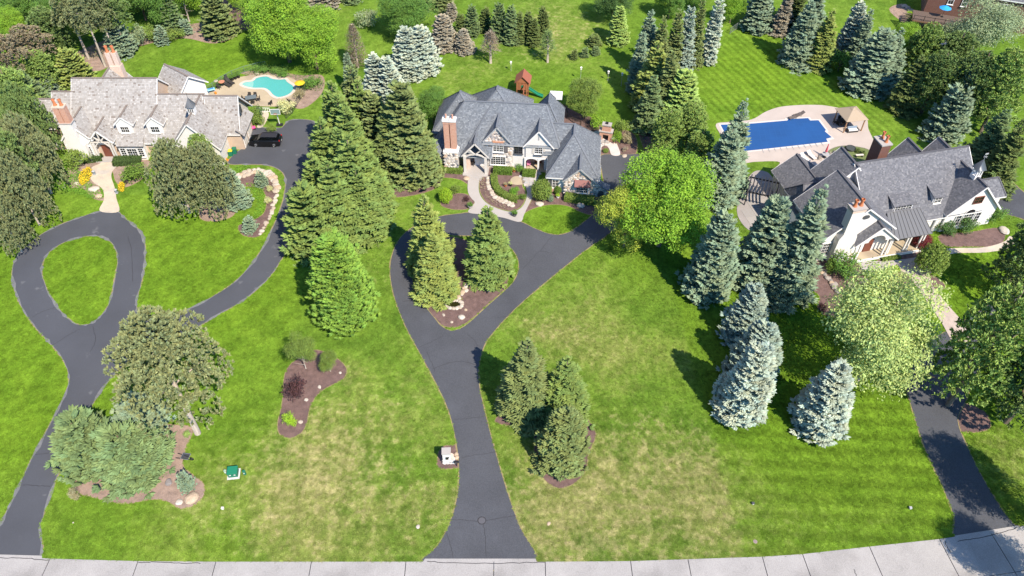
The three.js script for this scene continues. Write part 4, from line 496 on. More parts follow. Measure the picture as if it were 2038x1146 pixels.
// conifer with whorls of branches; H height, R base radius
function spruceGeo(H, R, o = {}) {
  const { shape = 0.9, gap = 0.56, droop = 0.25, len = 0.82, wid = 0.16, dens = 0.85, ragged = 0.32, jit = 0.95, lump = 0.22, skip = 0.1, core = 0.5, y0 = 0.25, vary = 0.2, tips = 6 } = o, S = new Soup(), UP = V3(0, 1, 0), sd = rnd() * 50;
  const rad = (y) => R * Math.pow(clamp(1 - y / H), shape) * (y < H * 0.08 ? 0.86 + 0.14 * y / (H * 0.08) : 1);
  for (let y = y0; y < H - 0.25; y += gap * rr(0.85, 1.15) * (0.75 + 0.35 * (1 - y / H))) {
    const r0 = rad(y) + 0.12, n = Math.max(5, Math.round(r0 * 6.283 / 0.62 * dens)), ph = rnd() * 6.28, tier = rr(0.88, 1.1);
    for (let b = 0; b < n; b++) {
      const a = ph + (b + rr(-0.35, 0.35)) / n * 6.2832, lobe = 1 + lump * (vn(Math.cos(a) * 1.6 + sd, Math.sin(a) * 1.6 + y * 0.45) - 0.5) * 2, r = r0 * tier * lobe * (1 + ragged * (rnd() + rnd() - 1.15)); if (rnd() < skip) continue; const yb = y + gap * rr(-jit, jit), f = y / H, rise = lerp(-droop, 0.75, f * f), dir = V3(Math.cos(a), 0, Math.sin(a)), bc = cv(vary);
      const pt = (t) => V3(dir.x * r * t, yb + r * (rise * t + (0.12 * t * t * t)), dir.z * r * t), nodes = r > 1.2 ? [0.62, 0.82, 1] : r > 0.5 ? [0.7, 1] : [1];
      for (const t of nodes) { const p = pt(t - 0.12), k = t === 1 ? tips : tips - 1, sl = Math.min(len, 0.3 + r * 0.3);
        for (let s = 0; s < k; s++) { const q = (s / (k - 1) - 0.5) * (t === 1 ? 1.9 : 2.6) + rr(-0.2, 0.2), d = V3(Math.cos(a + q), rise * 0.6 + rr(-0.15, 0.3), Math.sin(a + q)).normalize(); sprig(S, p, d, UP, sl * rr(0.75, 1.2), wid * rr(0.8, 1.25), mulc(bc, rr(0.88, 1.12))); }
        sprig(S, p, V3(dir.x, 0.9, dir.z).normalize(), V3(-dir.x, 0.3, -dir.z), sl * 0.6, wid, mulc(bc, rr(0.9, 1.15)));
      }
    }
  }
  for (let k = 0; k < 7; k++) sprig(S, V3(0, H - 0.8, 0), V3(rr(-0.5, 0.5), 1, rr(-0.5, 0.5)).normalize(), V3(1, 0, 0), 0.85, 0.1, cv(vary));
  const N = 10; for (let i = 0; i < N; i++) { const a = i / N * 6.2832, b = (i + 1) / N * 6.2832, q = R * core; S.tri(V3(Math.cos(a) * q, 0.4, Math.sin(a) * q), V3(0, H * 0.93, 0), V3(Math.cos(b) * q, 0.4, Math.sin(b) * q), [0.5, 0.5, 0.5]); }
  return S.geo();
}
function trunkGeo(h, r0, r1 = 0.05, lean = 0) { const g = new THREE.CylinderGeometry(r1, r0, h, 8, 4); g.translate(0, h / 2, 0); const p = g.attributes.position; for (let i = 0; i < p.count; i++) { const t = p.getY(i) / h; p.setX(i, p.getX(i) + lean * t * t + Math.sin(t * 5) * 0.08 * r0); } g.computeVertexNormals(); return g; }
// round-headed tree: lobes filled with leaf faces. R crown radius, Hc crown height, y0 crown base
function leafyGeo(R, Hc, y0, o = {}) {
  const { leaf = 0.3, clumps = 420, per = 22, lobes = 9, vary = 0.22, gapNoise = 0.2, flat = 0.6, spread = 0.55, low = 0.25, lo = 0.36, hi = 0.52, mid = 0.7 } = o, S = new Soup(), C = V3(0, y0 + Hc / 2, 0), lob = [];
  for (let k = 0; k < lobes; k++) { const a = k * 2.4 + rr(-0.4, 0.4), y = rr(-0.75, 0.8), q = Math.sqrt(Math.max(0.05, 1 - y * y)) * rr(0.35, 0.68); lob.push([V3(Math.cos(a) * R * q, y * Hc * 0.34, Math.sin(a) * R * q), rr(lo, hi)]); }
  lob.push([V3(0, 0, 0), lobes ? mid : 0.85]);
  for (let k = 0; k < clumps; k++) {
    const [lc, ls] = lob[rnd() * lob.length | 0]; let d = V3(rr(-1, 1), rr(-1, 1), rr(-1, 1)); while (d.lengthSq() > 1 || d.lengthSq() < 0.01) d.set(rr(-1, 1), rr(-1, 1), rr(-1, 1)); d.normalize();
    if (d.y < -0.5 && rnd() > low) d.y = -d.y;
    const sh = ls * (0.72 + 0.32 * Math.pow(rnd(), 0.6)), c = V3(C.x + lc.x + d.x * R * sh, C.y + lc.y + d.y * Hc * 0.52 * sh, C.z + lc.z + d.z * R * sh), bc = cv(vary);
    for (let i = 0; i < per; i++) { const p = c.clone().add(V3(rr(-1, 1), rr(-0.8, 0.8), rr(-1, 1)).multiplyScalar(spread * leaf * 3.2)), n = V3(d.x * 0.5 + rr(-0.8, 0.8), d.y * 0.4 + flat + rr(-0.5, 0.5), d.z * 0.5 + rr(-0.8, 0.8)).normalize(), t = V3(rr(-1, 1), rr(-0.6, 0.3), rr(-1, 1)).cross(n).normalize(), b = V3().crossVectors(n, t), l = leaf * rr(0.6, 1.15), col = mulc(bc, rr(0.82, 1.18));
      S.tri(p.clone().addScaledVector(t, -l * 0.6), p.clone().addScaledVector(b, l * 0.34), p.clone().addScaledVector(t, l * 0.6), col); S.tri(p.clone().addScaledVector(t, -l * 0.6), p.clone().addScaledVector(t, l * 0.6), p.clone().addScaledVector(b, -l * 0.34).addScaledVector(n, l * 0.08), col); }
  }
  return S.geo();
}
// pine: tufts of needles on domed boughs
function pineGeo(R, Hc, y0, o = {}) {
  const { tufts = 1100, len = 0.42, vary = 0.2, lobes = 14, per = 12, dome = 0.25, layer = 0 } = o, S = new Soup(), lob = [];
  for (let k = 0; k < lobes; k++) { const f = (k + 0.5) / lobes, a = k * 2.4, y = y0 + Hc * lerp(0.12, 0.86, f), q = R * Math.sqrt(Math.max(0, 1 - Math.pow(Math.max(0, (f - dome) / (1 - dome)), 2))) * rr(0.45, 0.72); lob.push([V3(Math.cos(a) * q, y, Math.sin(a) * q), R * rr(0.3, 0.44), layer ? layer : rr(0.55, 0.85)]); }
  lob.push([V3(0, y0 + Hc * 0.8, 0), R * 0.42, 0.9], [V3(0, y0 + Hc * 0.45, 0), R * 0.55, 0.9]);
  for (let k = 0; k < tufts; k++) {
    const [c, r, fl] = lob[rnd() * lob.length | 0], a = rnd() * 6.2832, y = rr(-0.35, 1), q = Math.sqrt(1 - y * y), s = rr(0.82, 1.08), p = V3(c.x + Math.cos(a) * q * r * s, c.y + y * r * fl * s, c.z + Math.sin(a) * q * r * s), out = V3(Math.cos(a) * q, y + 0.5, Math.sin(a) * q).normalize(), bc = cv(vary);
    for (let i = 0; i < per; i++) { const d = V3(out.x + rr(-1, 1), out.y + rr(-0.7, 0.8), out.z + rr(-1, 1)).normalize(), l = len * rr(0.7, 1.2), sd = V3().crossVectors(d, V3(rr(-1, 1), 1, rr(-1, 1))).normalize().multiplyScalar(0.075), b = p.clone().addScaledVector(d, -0.06), col = mulc(bc, rr(0.85, 1.15)), m = b.clone().addScaledVector(d, l * 0.55); S.tri(b, m.clone().add(sd), b.clone().addScaledVector(d, l), col); S.tri(b, b.clone().addScaledVector(d, l), m.sub(sd), col); }
  }
  return S.geo();
}
function limbs(h, r0, R, y0, n, lean = 0) { const g = [trunkGeo(h, r0, r0 * 0.3, lean).toNonIndexed()]; for (let k = 0; k < n; k++) { const y = lerp(y0, h * 0.92, (k + 0.3) / n), a = k * 2.4 + rr(-0.3, 0.3), L = R * rr(0.5, 0.8) * (1 - 0.5 * k / n); g.push(rod(V3(lean * (y / h) ** 2, y, 0), V3(Math.cos(a) * L, y + L * rr(0.25, 0.6), Math.sin(a) * L), r0 * 0.32, r0 * 0.08, 5)); } return mg(g); }
function twigGeo(R, Hc, y0, n = 700) { const S = new Soup(); for (let k = 0; k < n; k++) { const a = rnd() * 6.2832, y = y0 + Hc * rnd(), q = R * Math.pow(1 - (y - y0) / Hc, 0.6) * rr(0.15, 0.7), p = V3(Math.cos(a) * q, y, Math.sin(a) * q), col = cv(0.25); for (let i = 0; i < 7; i++) { const d = V3(Math.cos(a) + rr(-0.8, 0.8), rr(-0.2, 0.7), Math.sin(a) + rr(-0.8, 0.8)).normalize(), l = rr(0.4, 0.9), s = V3().crossVectors(d, V3(0.3, 1, 0.2)).normalize().multiplyScalar(0.03); S.tri(p.clone().sub(s), p.clone().add(s), p.clone().addScaledVector(d, l), col); } } return S.geo(); }
// prototypes: crown + trunk geometry with their nominal height and radius
const proto = {};
function defProto(k, h, r, crown, trunk, tm = M.trunk) { proto[k] = { h, r, crown, trunk, tm }; }
for (let v = 0; v < 3; v++) {
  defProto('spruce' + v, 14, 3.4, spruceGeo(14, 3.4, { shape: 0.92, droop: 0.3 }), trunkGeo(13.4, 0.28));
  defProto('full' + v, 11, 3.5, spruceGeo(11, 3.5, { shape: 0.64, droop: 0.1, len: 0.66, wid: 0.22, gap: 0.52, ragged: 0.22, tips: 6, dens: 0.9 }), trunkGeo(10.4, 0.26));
}
for (let v = 0; v < 2; v++) {
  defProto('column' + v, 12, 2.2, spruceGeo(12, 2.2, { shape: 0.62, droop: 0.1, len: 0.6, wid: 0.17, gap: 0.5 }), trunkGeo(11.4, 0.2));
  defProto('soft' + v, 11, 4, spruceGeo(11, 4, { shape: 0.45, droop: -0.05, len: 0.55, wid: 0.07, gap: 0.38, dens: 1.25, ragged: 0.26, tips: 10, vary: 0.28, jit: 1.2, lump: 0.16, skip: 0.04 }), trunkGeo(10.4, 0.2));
  defProto('pine' + v, 12, 5.7, pineGeo(5, 8.4, 3.4, { tufts: 2600, len: 0.36, lobes: 22, dome: 0.1 }), limbs(10.5, 0.34, 5, 4, 9), M.trunkPale);
  defProto('tallpine' + v, 16, 4.5, pineGeo(4, 9, 7, { tufts: 1300 }), limbs(14.5, 0.3, 4, 8, 8), M.trunkPale);
  defProto('white' + v, 15, 5.2, pineGeo(5, 13.6, 1.2, { tufts: 2200, lobes: 26, layer: 0.35, dome: -0.3, len: 0.5 }), limbs(14, 0.34, 5, 2, 14));
  defProto('leafy' + v, 12, 4.8, leafyGeo(4.8, 10.4, 1.6, { clumps: 1500, leaf: 0.19, per: 30, lobes: 13, vary: 0.3, spread: 0.8 }), limbs(9, 0.26, 4.2, 2.5, 8));
  defProto('shrub' + v, 1.6, 1, leafyGeo(1, 1.6, 0, { clumps: 130, per: 14, leaf: 0.13, lobes: 6 }), limbs(0.9, 0.05, 0.7, 0.1, 4));
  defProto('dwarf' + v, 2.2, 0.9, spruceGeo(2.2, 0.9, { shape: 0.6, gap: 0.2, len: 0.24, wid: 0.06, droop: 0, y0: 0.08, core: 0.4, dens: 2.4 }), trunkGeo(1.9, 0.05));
}
for (let v = 0; v < 2; v++) defProto('mass' + v, 7.6, 5.3, pineGeo(5, 7.2, 0.1, { tufts: 3000, len: 0.36, lobes: 22, dome: 0.1 }), limbs(6, 0.3, 4, 0.6, 9), M.trunkPale);
defProto('airy', 10, 4.6, leafyGeo(4.6, 9.2, 0.8, { clumps: 1300, leaf: 0.19, per: 20, lobes: 13, spread: 1.15, vary: 0.3, lo: 0.2, hi: 0.36, mid: 0.3 }), limbs(8.4, 0.18, 4.2, 1, 14), M.trunkPale);
defProto('bare', 9, 3.2, twigGeo(3.2, 8, 1, 900), limbs(8.6, 0.2, 2.6, 1.2, 16), M.trunkPale);
defProto('scrub', 5, 2, twigGeo(2.2, 3, 1.8, 260), limbs(4.4, 0.26, 1.8, 1.6, 8), M.trunkPale);
defProto('ball', 2, 1.2, leafyGeo(1.2, 2, 0, { clumps: 300, per: 16, leaf: 0.14, lobes: 0, flat: 0.3 }), limbs(1.2, 0.05, 0.8, 0.1, 5));
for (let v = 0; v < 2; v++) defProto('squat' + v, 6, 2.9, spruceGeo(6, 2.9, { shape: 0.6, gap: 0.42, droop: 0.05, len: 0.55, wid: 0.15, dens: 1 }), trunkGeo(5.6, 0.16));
let spin = 0;
function plant(name, kind, mat, label, category, x, z, h, r, o = {}) {
  if (/^(spruce|full|column)/.test(kind) && h / proto[kind].h < 0.66 * r / proto[kind].r) kind = 'squat' + (spin * 10 % 2 | 0);
  const p = proto[kind], g = thing(name, label, category, x, z, o.turn ?? (spin += 1.7), o.group); const c = mesh('crown', p.crown, typeof mat === 'string' ? F[mat] : mat, g), t = mesh('trunk', p.trunk, o.tm || p.tm, g);
  const sr = r / p.r * (/^(spruce|full|column|soft|squat)/.test(kind) ? 0.9 : 0.97), sy = h / p.h; g.scale.set(sr * rr(0.93, 1.07), sy, sr * rr(0.93, 1.07)); g.rotation.x = rr(-0.035, 0.035); g.rotation.z = rr(-0.035, 0.035); return g;
}
// name, proto, foliage, label, X, Z, height, radius [, group]
const trees = [
 // front left bed
 ['spruce_tree','full0','mid','green spruce at the left of the tan bark bed by the left driveway',-47.49,-48.5,7.3,4.6],
 ['spruce_tree','full1','mid','green spruce at the right of the tan bark bed, behind the small blue shrub',-42.13,-47.07,7.34,4.65],
 ['spruce_tree','full2','blueGreen','smaller blue-green spruce under the large pine in the tan bark bed',-43.21,-52.93,4.56,3.42],
 ['dwarf_spruce','dwarf0','blueGreen','small pale blue-green dwarf spruce in the tan bark bed near the street',-35.81,-44.64,2.67,0.92],
 // lawn between the left and middle drives
 ['larch_tree','soft0','larch','bright green soft conical tree alone on lawn left of middle drive',-21.73,-70.08,13.32,4.87],
 ['weeping_tree','airy','hedge','larger pale green weeping shrub-tree in the mulch bed on the lawn',-25.74,-61.25,6.72,2.02],
 ['weeping_tree','airy','hedge','smaller pale green weeping shrub at the right of the lawn mulch bed',-22.6,-60.81,3.67,1.47],
 // island of the middle drive
 ['spruce_tree','spruce0','yellowish','tall yellow-green spruce at back left of the middle drive island',-11.18,-78.87,13.53,3.69],
 ['spruce_tree','spruce1','yellowish','yellow-green spruce at front left of the middle drive island, nearest the pond',-10.01,-74.36,10.36,3.65],
 ['spruce_tree','spruce2','norway','yellow-green spruce at the right of the middle drive island',-3.13,-77.43,13.07,3.92],
 // trio right of the middle drive
 ['spruce_tree','spruce1','olive','grey-green spruce at the left of the trio beside the middle drive',1.42,-55.18,12.38,3.93],
 ['spruce_tree','spruce2','norway','yellow-green spruce at the right of the trio beside the middle drive',6.11,-54.19,10.3,3.57],
 ['spruce_tree','full0','olive','spruce nearest the street in the trio beside the middle drive',5.69,-48.49,8.8,3.58],
 // maples by the middle house drive
 ['maple_tree','leafy0','maple','large round bright green maple between the middle and right lots',21.13,-83.61,15.5,7.67],
 ['maple_tree','leafy1','golden','yellow-leaved small tree at left side of the large bright green maple',16.1,-83.35,11.02,4.15],
 // blue spruces on the right lot
 ['blue_spruce','full0','blueGreen','blue-green spruce just right of and below the bright green maple',26.35,-74.48,13.96,3.91],
 ['blue_spruce','full1','blueGreen','blue spruce left of the tallest one, before the grey-roofed house terrace',33.19,-75.97,15.13,3.95],
 ['blue_spruce','spruce1','blueGreen','tallest blue-green spruce, overlapping the left end of the grey roof',36.69,-74.24,18.76,4.29],
 ['blue_spruce','full2','blue','blue spruce at the back of the overlapping row of three on the lawn',29.74,-66.28,9.06,3.33],
 ['blue_spruce','full0','blue','blue spruce in the middle of the overlapping row of three on the lawn',29.42,-60.21,9.39,3.37],
 ['blue_spruce','full1','silver','silvery blue spruce at the front of the overlapping row of three',27.13,-54.85,12.09,3.53],
 ['blue_spruce','full2','silver','silvery blue spruce standing alone beside the white-flowering tree',36.01,-53,10.68,3.76],
 ['flowering_tree','airy','pale','tall tree with creamy white blossom beside the right driveway',42.17,-58.87,19.19,7.15],
 ['white_pine','white0','pineGreen','big soft green pine at the right edge beside the right driveway',52.33,-55.68,20.99,5.21],
 ['white_pine','white1','pineDark','dark green pine at the right edge above the right driveway bend',66.68,-72.95,14.17,4.89],
 ['white_pine','white0','pineDark','dark green pine half out of frame at the lower right edge',58.25,-53.26,18.05,5.1],
 // belt of spruces between left and middle lots
 ['norway_spruce','spruce0','norway','green spruce at the lower left end of the belt beside the left drive',-28.09,-82.77,11.15,4.53],
 ['norway_spruce','spruce1','norway','green spruce at the front of the belt, behind the soft conical tree',-24.38,-84.8,14.43,4.93],
 ['norway_spruce','spruce2','norway','green spruce at the lower right of the belt, on the lawn side',-22.16,-88.76,15.29,5.05],
 ['norway_spruce','spruce0','norway','green spruce at the belt\'s left side beside the asphalt turning court',-26.98,-94.16,14.14,4.48],
 ['norway_spruce','spruce1','norway','green spruce in the centre of the belt between the two houses',-23.89,-96.83,15.19,4.92],
 ['norway_spruce','spruce2','norway','green spruce of the belt next to the lawn strip by the pool fence',-26.75,-103.07,15.05,4.32],
 ['norway_spruce','spruce0','olive','olive spruce at the top of the belt below the dead brown tree',-24.69,-106.76,15.52,4.41],
 ['norway_spruce','spruce2','norway','green spruce on the belt\'s right edge above the lawn',-20.52,-90.71,12.2,3.67],
 ['norway_spruce','full2','olive','broad dark spruce left of the middle house chimney',-15.74,-99.46,16.47,5.36],
 ['norway_spruce','spruce1','dark','dark spruce left of the broad one beside the middle house',-18.77,-99.59,12.86,3.86],
 ['norway_spruce','full1','olive','small olive spruce touching the middle house\'s left corner',-13.33,-99.16,8.73,2.86],
 // blue spruces behind
 ['blue_spruce','full0','silver','grey-blue spruce, left of a pair above the spruce belt',-23.29,-119.9,9.21,3.11],
 ['blue_spruce','full1','silver','grey-blue spruce, right of a pair above the spruce belt',-20.62,-119.04,9.71,3.18],
 ['blue_spruce','full2','silver','grey-blue spruce left of the pair below the green maple',-18.85,-129.03,9.18,3.78],
 ['blue_spruce','full0','silver','grey-blue spruce right of the pair below the green maple',-16.24,-130.23,8.91,3.62],
 ['bare_tree','bare','dead','bare brown dead conifer above the spruce belt',-28.59,-131.66,8.34,3.29],
 ['blue_spruce','full1','blueGreen','slim blue-green spruce just below the bare brown conifer',-28.64,-123.61,7.43,1.5],
 ['birch_tree','leafy0','birch','left yellow-green birch behind the left pool',-41.68,-133.64,13.91,6.82],
 ['birch_tree','leafy1','birch','right yellow-green birch behind the left pool',-36.13,-131.19,11.62,5.87],
 ['birch_tree','leafy1','birch','top yellow-green birch behind the two by the left pool',-46.6,-143.44,11.28,5.74],
 ['maple_tree','leafy1','green','round mid-green maple at top centre above two grey-blue spruces',-20.61,-142.87,9.12,5.72],
 ['flowering_shrub','shrub0','sage','pale shrub left of the round mid-green maple',-28.65,-146.93,3.54,2.16],
 ['leafy_shrub','leafy1','green','bright leafy tree at the left rear corner of the middle house',-13.31,-113.83,6.49,2.93],
 ['leafy_shrub','shrub1','birch','bright shrub behind the left end of the middle house',-15.48,-116.2,2.52,1.87],
 ['spruce_tree','spruce1','greyBrown','thin brownish spruce left of the middle house rear',-17.19,-117.08,5.2,1.12],
 // behind the middle house
 ['spruce_tree','full0','greyBrown','larger brownish spruce on the rear lawn left of the arborvitae row',-12.97,-138.57,6.84,3.12],
 ['spruce_tree','full1','greyBrown','smaller brownish spruce right of the larger one on the rear lawn',-9.1,-137.45,4.62,2.17],
 ['spruce_tree','spruce2','greyBrown','narrow brown spruce behind the two brownish ones',-12.09,-149.97,3.25,1.7],
 ['blue_spruce','full2','olive','dark grey-green spruce at the top edge above the brownish spruces',-14.96,-154.96,3.95,3.55],
 ['arborvitae','column0','dark','leftmost dark conifer of the rear lawn clump',-10,-144.17,3.92,1.66],
 ['arborvitae','column1','mid','second dark conifer from the left of the rear lawn clump',-7.86,-143.56,5.88,1.84],
 ['arborvitae','column0','dark','third conifer from the left of the rear lawn clump',-5.15,-145.11,4.68,1.86],
 ['arborvitae','column1','mid','fourth conifer from the left of the rear lawn clump',-2.55,-141.79,7.18,2.02],
 ['arborvitae','column0','mid','fifth conifer from the left of the rear lawn clump',-0.09,-140.57,7.6,1.91],
 ['arborvitae','column1','dark','fourth conifer from the right of the rear lawn clump',1.32,-140.71,6.13,1.63],
 ['arborvitae','column0','dark','third conifer from the right of the rear lawn clump',3.13,-141.48,5.93,1.64],
 ['arborvitae','column1','dark','second conifer from the right of the rear lawn clump',4.07,-139.96,5.11,1.62],
 ['arborvitae','column0','dark','rightmost dark conifer of the rear lawn clump',6.04,-143.16,5.68,1.84],
 ['gnarled_tree','scrub','dead','gnarled thin tree with brown twigs left on the rear lawn',-4.01,-133.32,6.46,2.33],
 ['gnarled_tree','scrub','pineDark','gnarled short tree with thick trunk on the rear lawn centre',6.67,-133.57,6.32,1.86],
 ['young_spruce','dwarf0','dark','leftmost of three tiny spruces in a row on rear lawn',11.74,-134.7,1.85,0.75],
 ['young_spruce','dwarf1','mid','middle of three tiny spruces in a row on rear lawn',13.76,-135.49,1.81,0.84],
 ['young_spruce','dwarf0','mid','rightmost of three tiny spruces in a row on rear lawn',15.83,-136.4,1.5,0.85],
 ['young_spruce','dwarf1','dark','dark bushy spruce just above the three tiny ones',15.83,-139.73,2.14,1.34],
 ['conifer','full1','pineGreen','bright conifer at the left edge of the tall spruce belt',20.46,-141.11,7.13,2.58],
 ['maple_tree','leafy1','deep','dark leafy tree behind the bright conifer at top',20.04,-148.74,7.77,3.94],
 ['crabapple_tree','leafy0','hedge','round yellow-green tree behind the middle house patio',12.38,-115.65,7.44,3.55],
 // belt between middle and right rear lawns
 ['blue_spruce','spruce0','blueGreen','leftmost grey-blue spruce at top of the tall belt',24.53,-130.28,12.09,3.27],
 ['spruce_tree','spruce1','olive','olive spruce second at top of the tall belt',26.13,-127.42,12.28,2.6],
 ['spruce_tree','column0','olive','slim olive spruce in the belt top, left of the blue column',28.91,-129.19,12.09,1.91],
 ['blue_spruce','column1','blue','slim blue spruce in the belt top between two olive ones',31.35,-130.56,12.31,1.92],
 ['spruce_tree','column0','olive','slim olive spruce left of the bluest column at belt top',33.69,-132.08,12.84,1.66],
 ['blue_spruce','column1','silver','bluest slim spruce at the right end of the belt top',36.51,-133.53,12.3,1.95],
 ['spruce_tree','spruce2','yellowish','broad olive-gold spruce facing the middle house lawn in the belt',23.91,-118.84,12.38,3.68],
 ['blue_spruce','spruce0','blueGreen','grey-blue spruce half hidden behind the broad olive-gold one',22.55,-124.39,11.32,2.48],
 ['spruce_tree','spruce1','olive','olive spruce left of the rounded green conifer in the belt',25.81,-115.76,12.24,3.54],
 ['spruce_tree','spruce0','mid','green spruce behind the soft pines on the patio side of the belt',22.88,-113.03,9.79,3],
 ['pine_tree','white1','pineGreen','soft green pine low in the belt above the large maple',29.08,-100.4,8.49,3.27],
 ['spruce_tree','full0','pineGreen','rounded green conifer in the belt beside the striped lawn',28.27,-114.71,9.51,4.02],
 ['pine_tree','white1','pineGreen','soft green pine in the belt above the covered pool\'s left end',28.3,-105.81,10.17,3.69],
 ['pine_tree','white0','pineGreen','soft green pine in the belt above the bright maple',24.61,-104.41,9.65,3.19],
 ['spruce_tree','spruce1','blueGreen','tall spruce overlapping the left end of the blue pool cover',32.84,-96.47,15.68,3.72],
 ['spruce_tree','spruce2','blueGreen','spruce just left of and before the tall one at the pool cover',30.91,-93.57,14.05,3.73],
 ['maple_tree','leafy0','green','leafy green tree at the top edge behind the tall belt',31.58,-150.37,6.99,3.48],
 ['maple_tree','leafy1','maple','bright leafy tree right of the bluest slim spruce at top',43.61,-148.41,6.41,2.28],
 ['maple_tree','leafy0','green','leafy tree between the olive columns at the top edge',37.23,-154.14,6.22,3.04],
 // right rear
 ['blue_spruce','full1','blueGreen','dark blue spruce at top left of the striped lawn',48.61,-146.67,9.75,3.81],
 ['spruce_tree','spruce0','greyBrown','brownish spruce right of the dark blue one at striped lawn',52.49,-144.4,8.86,2.43],
 ['blue_spruce','spruce0','blueGreen','tall green-blue spruce right of the striped lawn',53.11,-133.49,12.13,3.86],
 ['spruce_tree','spruce1','yellowish','olive-gold spruce touching the tall one right of striped lawn',56.58,-132.42,10.8,3.39],
 ['blue_spruce','full0','silver','grey-white thinning spruce right of the olive-gold one',63.01,-135.84,10.57,3.08],
 ['spruce_tree','spruce2','dark','dark spruce at the top edge behind the tall green-blue one',55.71,-147.96,10.13,2.96],
 ['blue_spruce','full2','blueGreen','big round dark spruce behind the tan gazebo',63.43,-124.48,11.27,5.17],
 ['spruce_tree','spruce1','blueGreen','spruce close to the right of the big round dark one',66.65,-124.89,11.23,3.1],
 ['leafy_shrub','shrub0','green','leafy shrub between the olive-gold and big round spruces',60.29,-130.56,4.41,1.92],
 ['maple_tree','leafy1','maple','small bright tree between the spruces and far brick house',73.82,-136.52,6.13,2.81],
 ['pine_tree','white0','pineGreen','light green pine right of the small bright tree',72.79,-128.19,9.44,3.6],
 ['pine_tree','white1','pineDark','dark pine in the right-hand wood above the blue spruce',70.54,-116.47,12.73,4.65],
 ['blue_spruce','spruce2','blueGreen','blue-green spruce rising behind the grey-roofed house\'s right gables',71.61,-110.13,9.04,4.09],
 ['poplar_tree','airy','sage','tall pale-leaved tree at the top right before the brick house',84.27,-132.09,13.94,6.8],
 ['pine_tree','white0','pineDark','dark pine below the tall pale-leaved tree at the right',75.28,-113.84,14.23,4.99],
 ['pine_tree','white1','pineGreen','green pine at the right edge above the asphalt court',78.8,-111.27,16.12,5.33],
 ['spruce_tree','spruce0','mid','green spruce at the right edge beside the asphalt court',73.36,-100.53,11.97,3.5],
 ['spruce_tree','spruce1','dark','dark spruce at the right edge below the green one',74.06,-96.22,12.73,3.42],
 ['spruce_tree','full2','blueGreen','blue-green spruce in the right wood left of the green pine',74.11,-113.07,11.59,2.51],
 // left rear wood
 ['tall_pine','tallpine0','pine','leftmost of the tall pines with bare trunks, top left',-79.77,-134.69,13.58,4.21],
 ['tall_pine','tallpine1','pine','tall bare-trunked pine second from left, leaning over the bark',-75.78,-132.16,14.08,3.7],
 ['tall_pine','tallpine0','pine','third tall bare-trunked pine from the left in the group',-74.76,-135.37,13.44,3.76],
 ['tall_pine','tallpine1','pineDark','rightmost tall bare-trunked pine in the top left group',-73.43,-136.85,11.97,3.97],
 ['tall_pine','tallpine0','pineBrown','brownish pine with bare leaning trunk at the left edge',-84.96,-127.5,10.57,4.98],
 ['tall_pine','tallpine1','pineBrown','brownish pine further left, half outside the frame',-86.13,-121.3,12.28,4.83],
 ['spruce_tree','full0','yellowish','yellow-green spruce above the left end of the shake roof',-78.42,-126.41,6.4,3.38],
 ['blue_spruce','full1','blueGreen','low blue-green spruce at the left end of the shake roof',-82.89,-123.56,3.14,2.64],
 ['spruce_tree','spruce2','blueGreen','blue-green spruce at the left of the rear lawn hedge',-73.77,-136.67,6.65,3],
 ['leafy_shrub','shrub0','sage','pale rounded willow shrub right of the blue-green rear spruce',-71.43,-139.52,4.32,2],
 ['juniper','shrub1','hedge','yellow-green juniper between pale willow and small blue spruce',-69.79,-141.17,3.44,1.73],
 ['blue_spruce','dwarf0','blueGreen','small blue spruce at the middle of the rear lawn hedge',-67.35,-140.48,3.19,1.34],
 ['juniper','shrub0','hedge','yellow-green juniper between two small blue spruces',-65.53,-141.79,2.27,2.02],
 ['blue_spruce','dwarf1','blueGreen','small blue spruce left of the dark domed conifer',-63.93,-144.25,2.84,1.27],
 ['domed_conifer','full0','olive','dark olive domed conifer at the right of the left rear lawn',-57.03,-144.02,7.86,3.86],
 ['maple_tree','airy','green','airy green tree with a pale leaning trunk, top left',-68.88,-146.48,11.79,4.94],
 ['maple_tree','airy','birch','airy green tree with dark trunk left of domed conifer',-64.8,-149.06,10.61,4.49],
 ['maple_tree','leafy0','green','leafy tree at the top left corner',-97.08,-148.55,7.86,4.93],
 ['blue_spruce','full0','blueGreen','blue spruce at the top edge near the left corner',-94.54,-149.98,6.16,2.98],
 ['maple_tree','leafy1','birch','leafy light green tree at the left edge below the corner',-94.6,-139.92,7.14,3.33],
 ['maple_tree','leafy0','green','leafy tree on the top edge left of the tall pines',-77.15,-154.44,6.6,4.56],
 ['juniper','shrub1','green','low green shrub at the foot of the bare-trunked pines',-86.77,-134.71,1.84,2.33],
 // left front edge
 ['pine_tree','white1','pineDark','dark pine filling the left edge above the circular drive bend',-72.08,-91.54,15.13,4.43],
 ['pine_tree','white0','pineGreen','green pine at the left edge beside the brownish pines',-79.91,-110.25,13.27,4.51],
 ['pine_tree','white1','pine','olive pine between the left-edge pines and the white chimney',-76.97,-105.19,9.77,2.81],
 ['spruce_tree','spruce1','mid','slim green spruce under the brownish pines at the left edge',-80.1,-115.59,9.16,2.96],
 ['maple_tree','leafy1','green','leafy tree behind the brownish pines near the left corner',-86.77,-141.43,9.33,4.3],
 ['maple_tree','leafy0','green','leafy tree at the top edge between pines and pale trunk',-81.62,-152.64,8.96,5.02],
 ['maple_tree','airy','birch','airy light green tree at the top edge right of pale trunk',-63.23,-155.35,8.74,5.11],
 ['leafy_shrub','shrub1','birch','bright shrub on the bark below the brownish pines',-88.29,-130.86,2.22,2.28],
 ['leafy_shrub','shrub0','green','green shrub left of the yellow-green spruce by the shake roof',-82.68,-127.66,2.68,2.07],
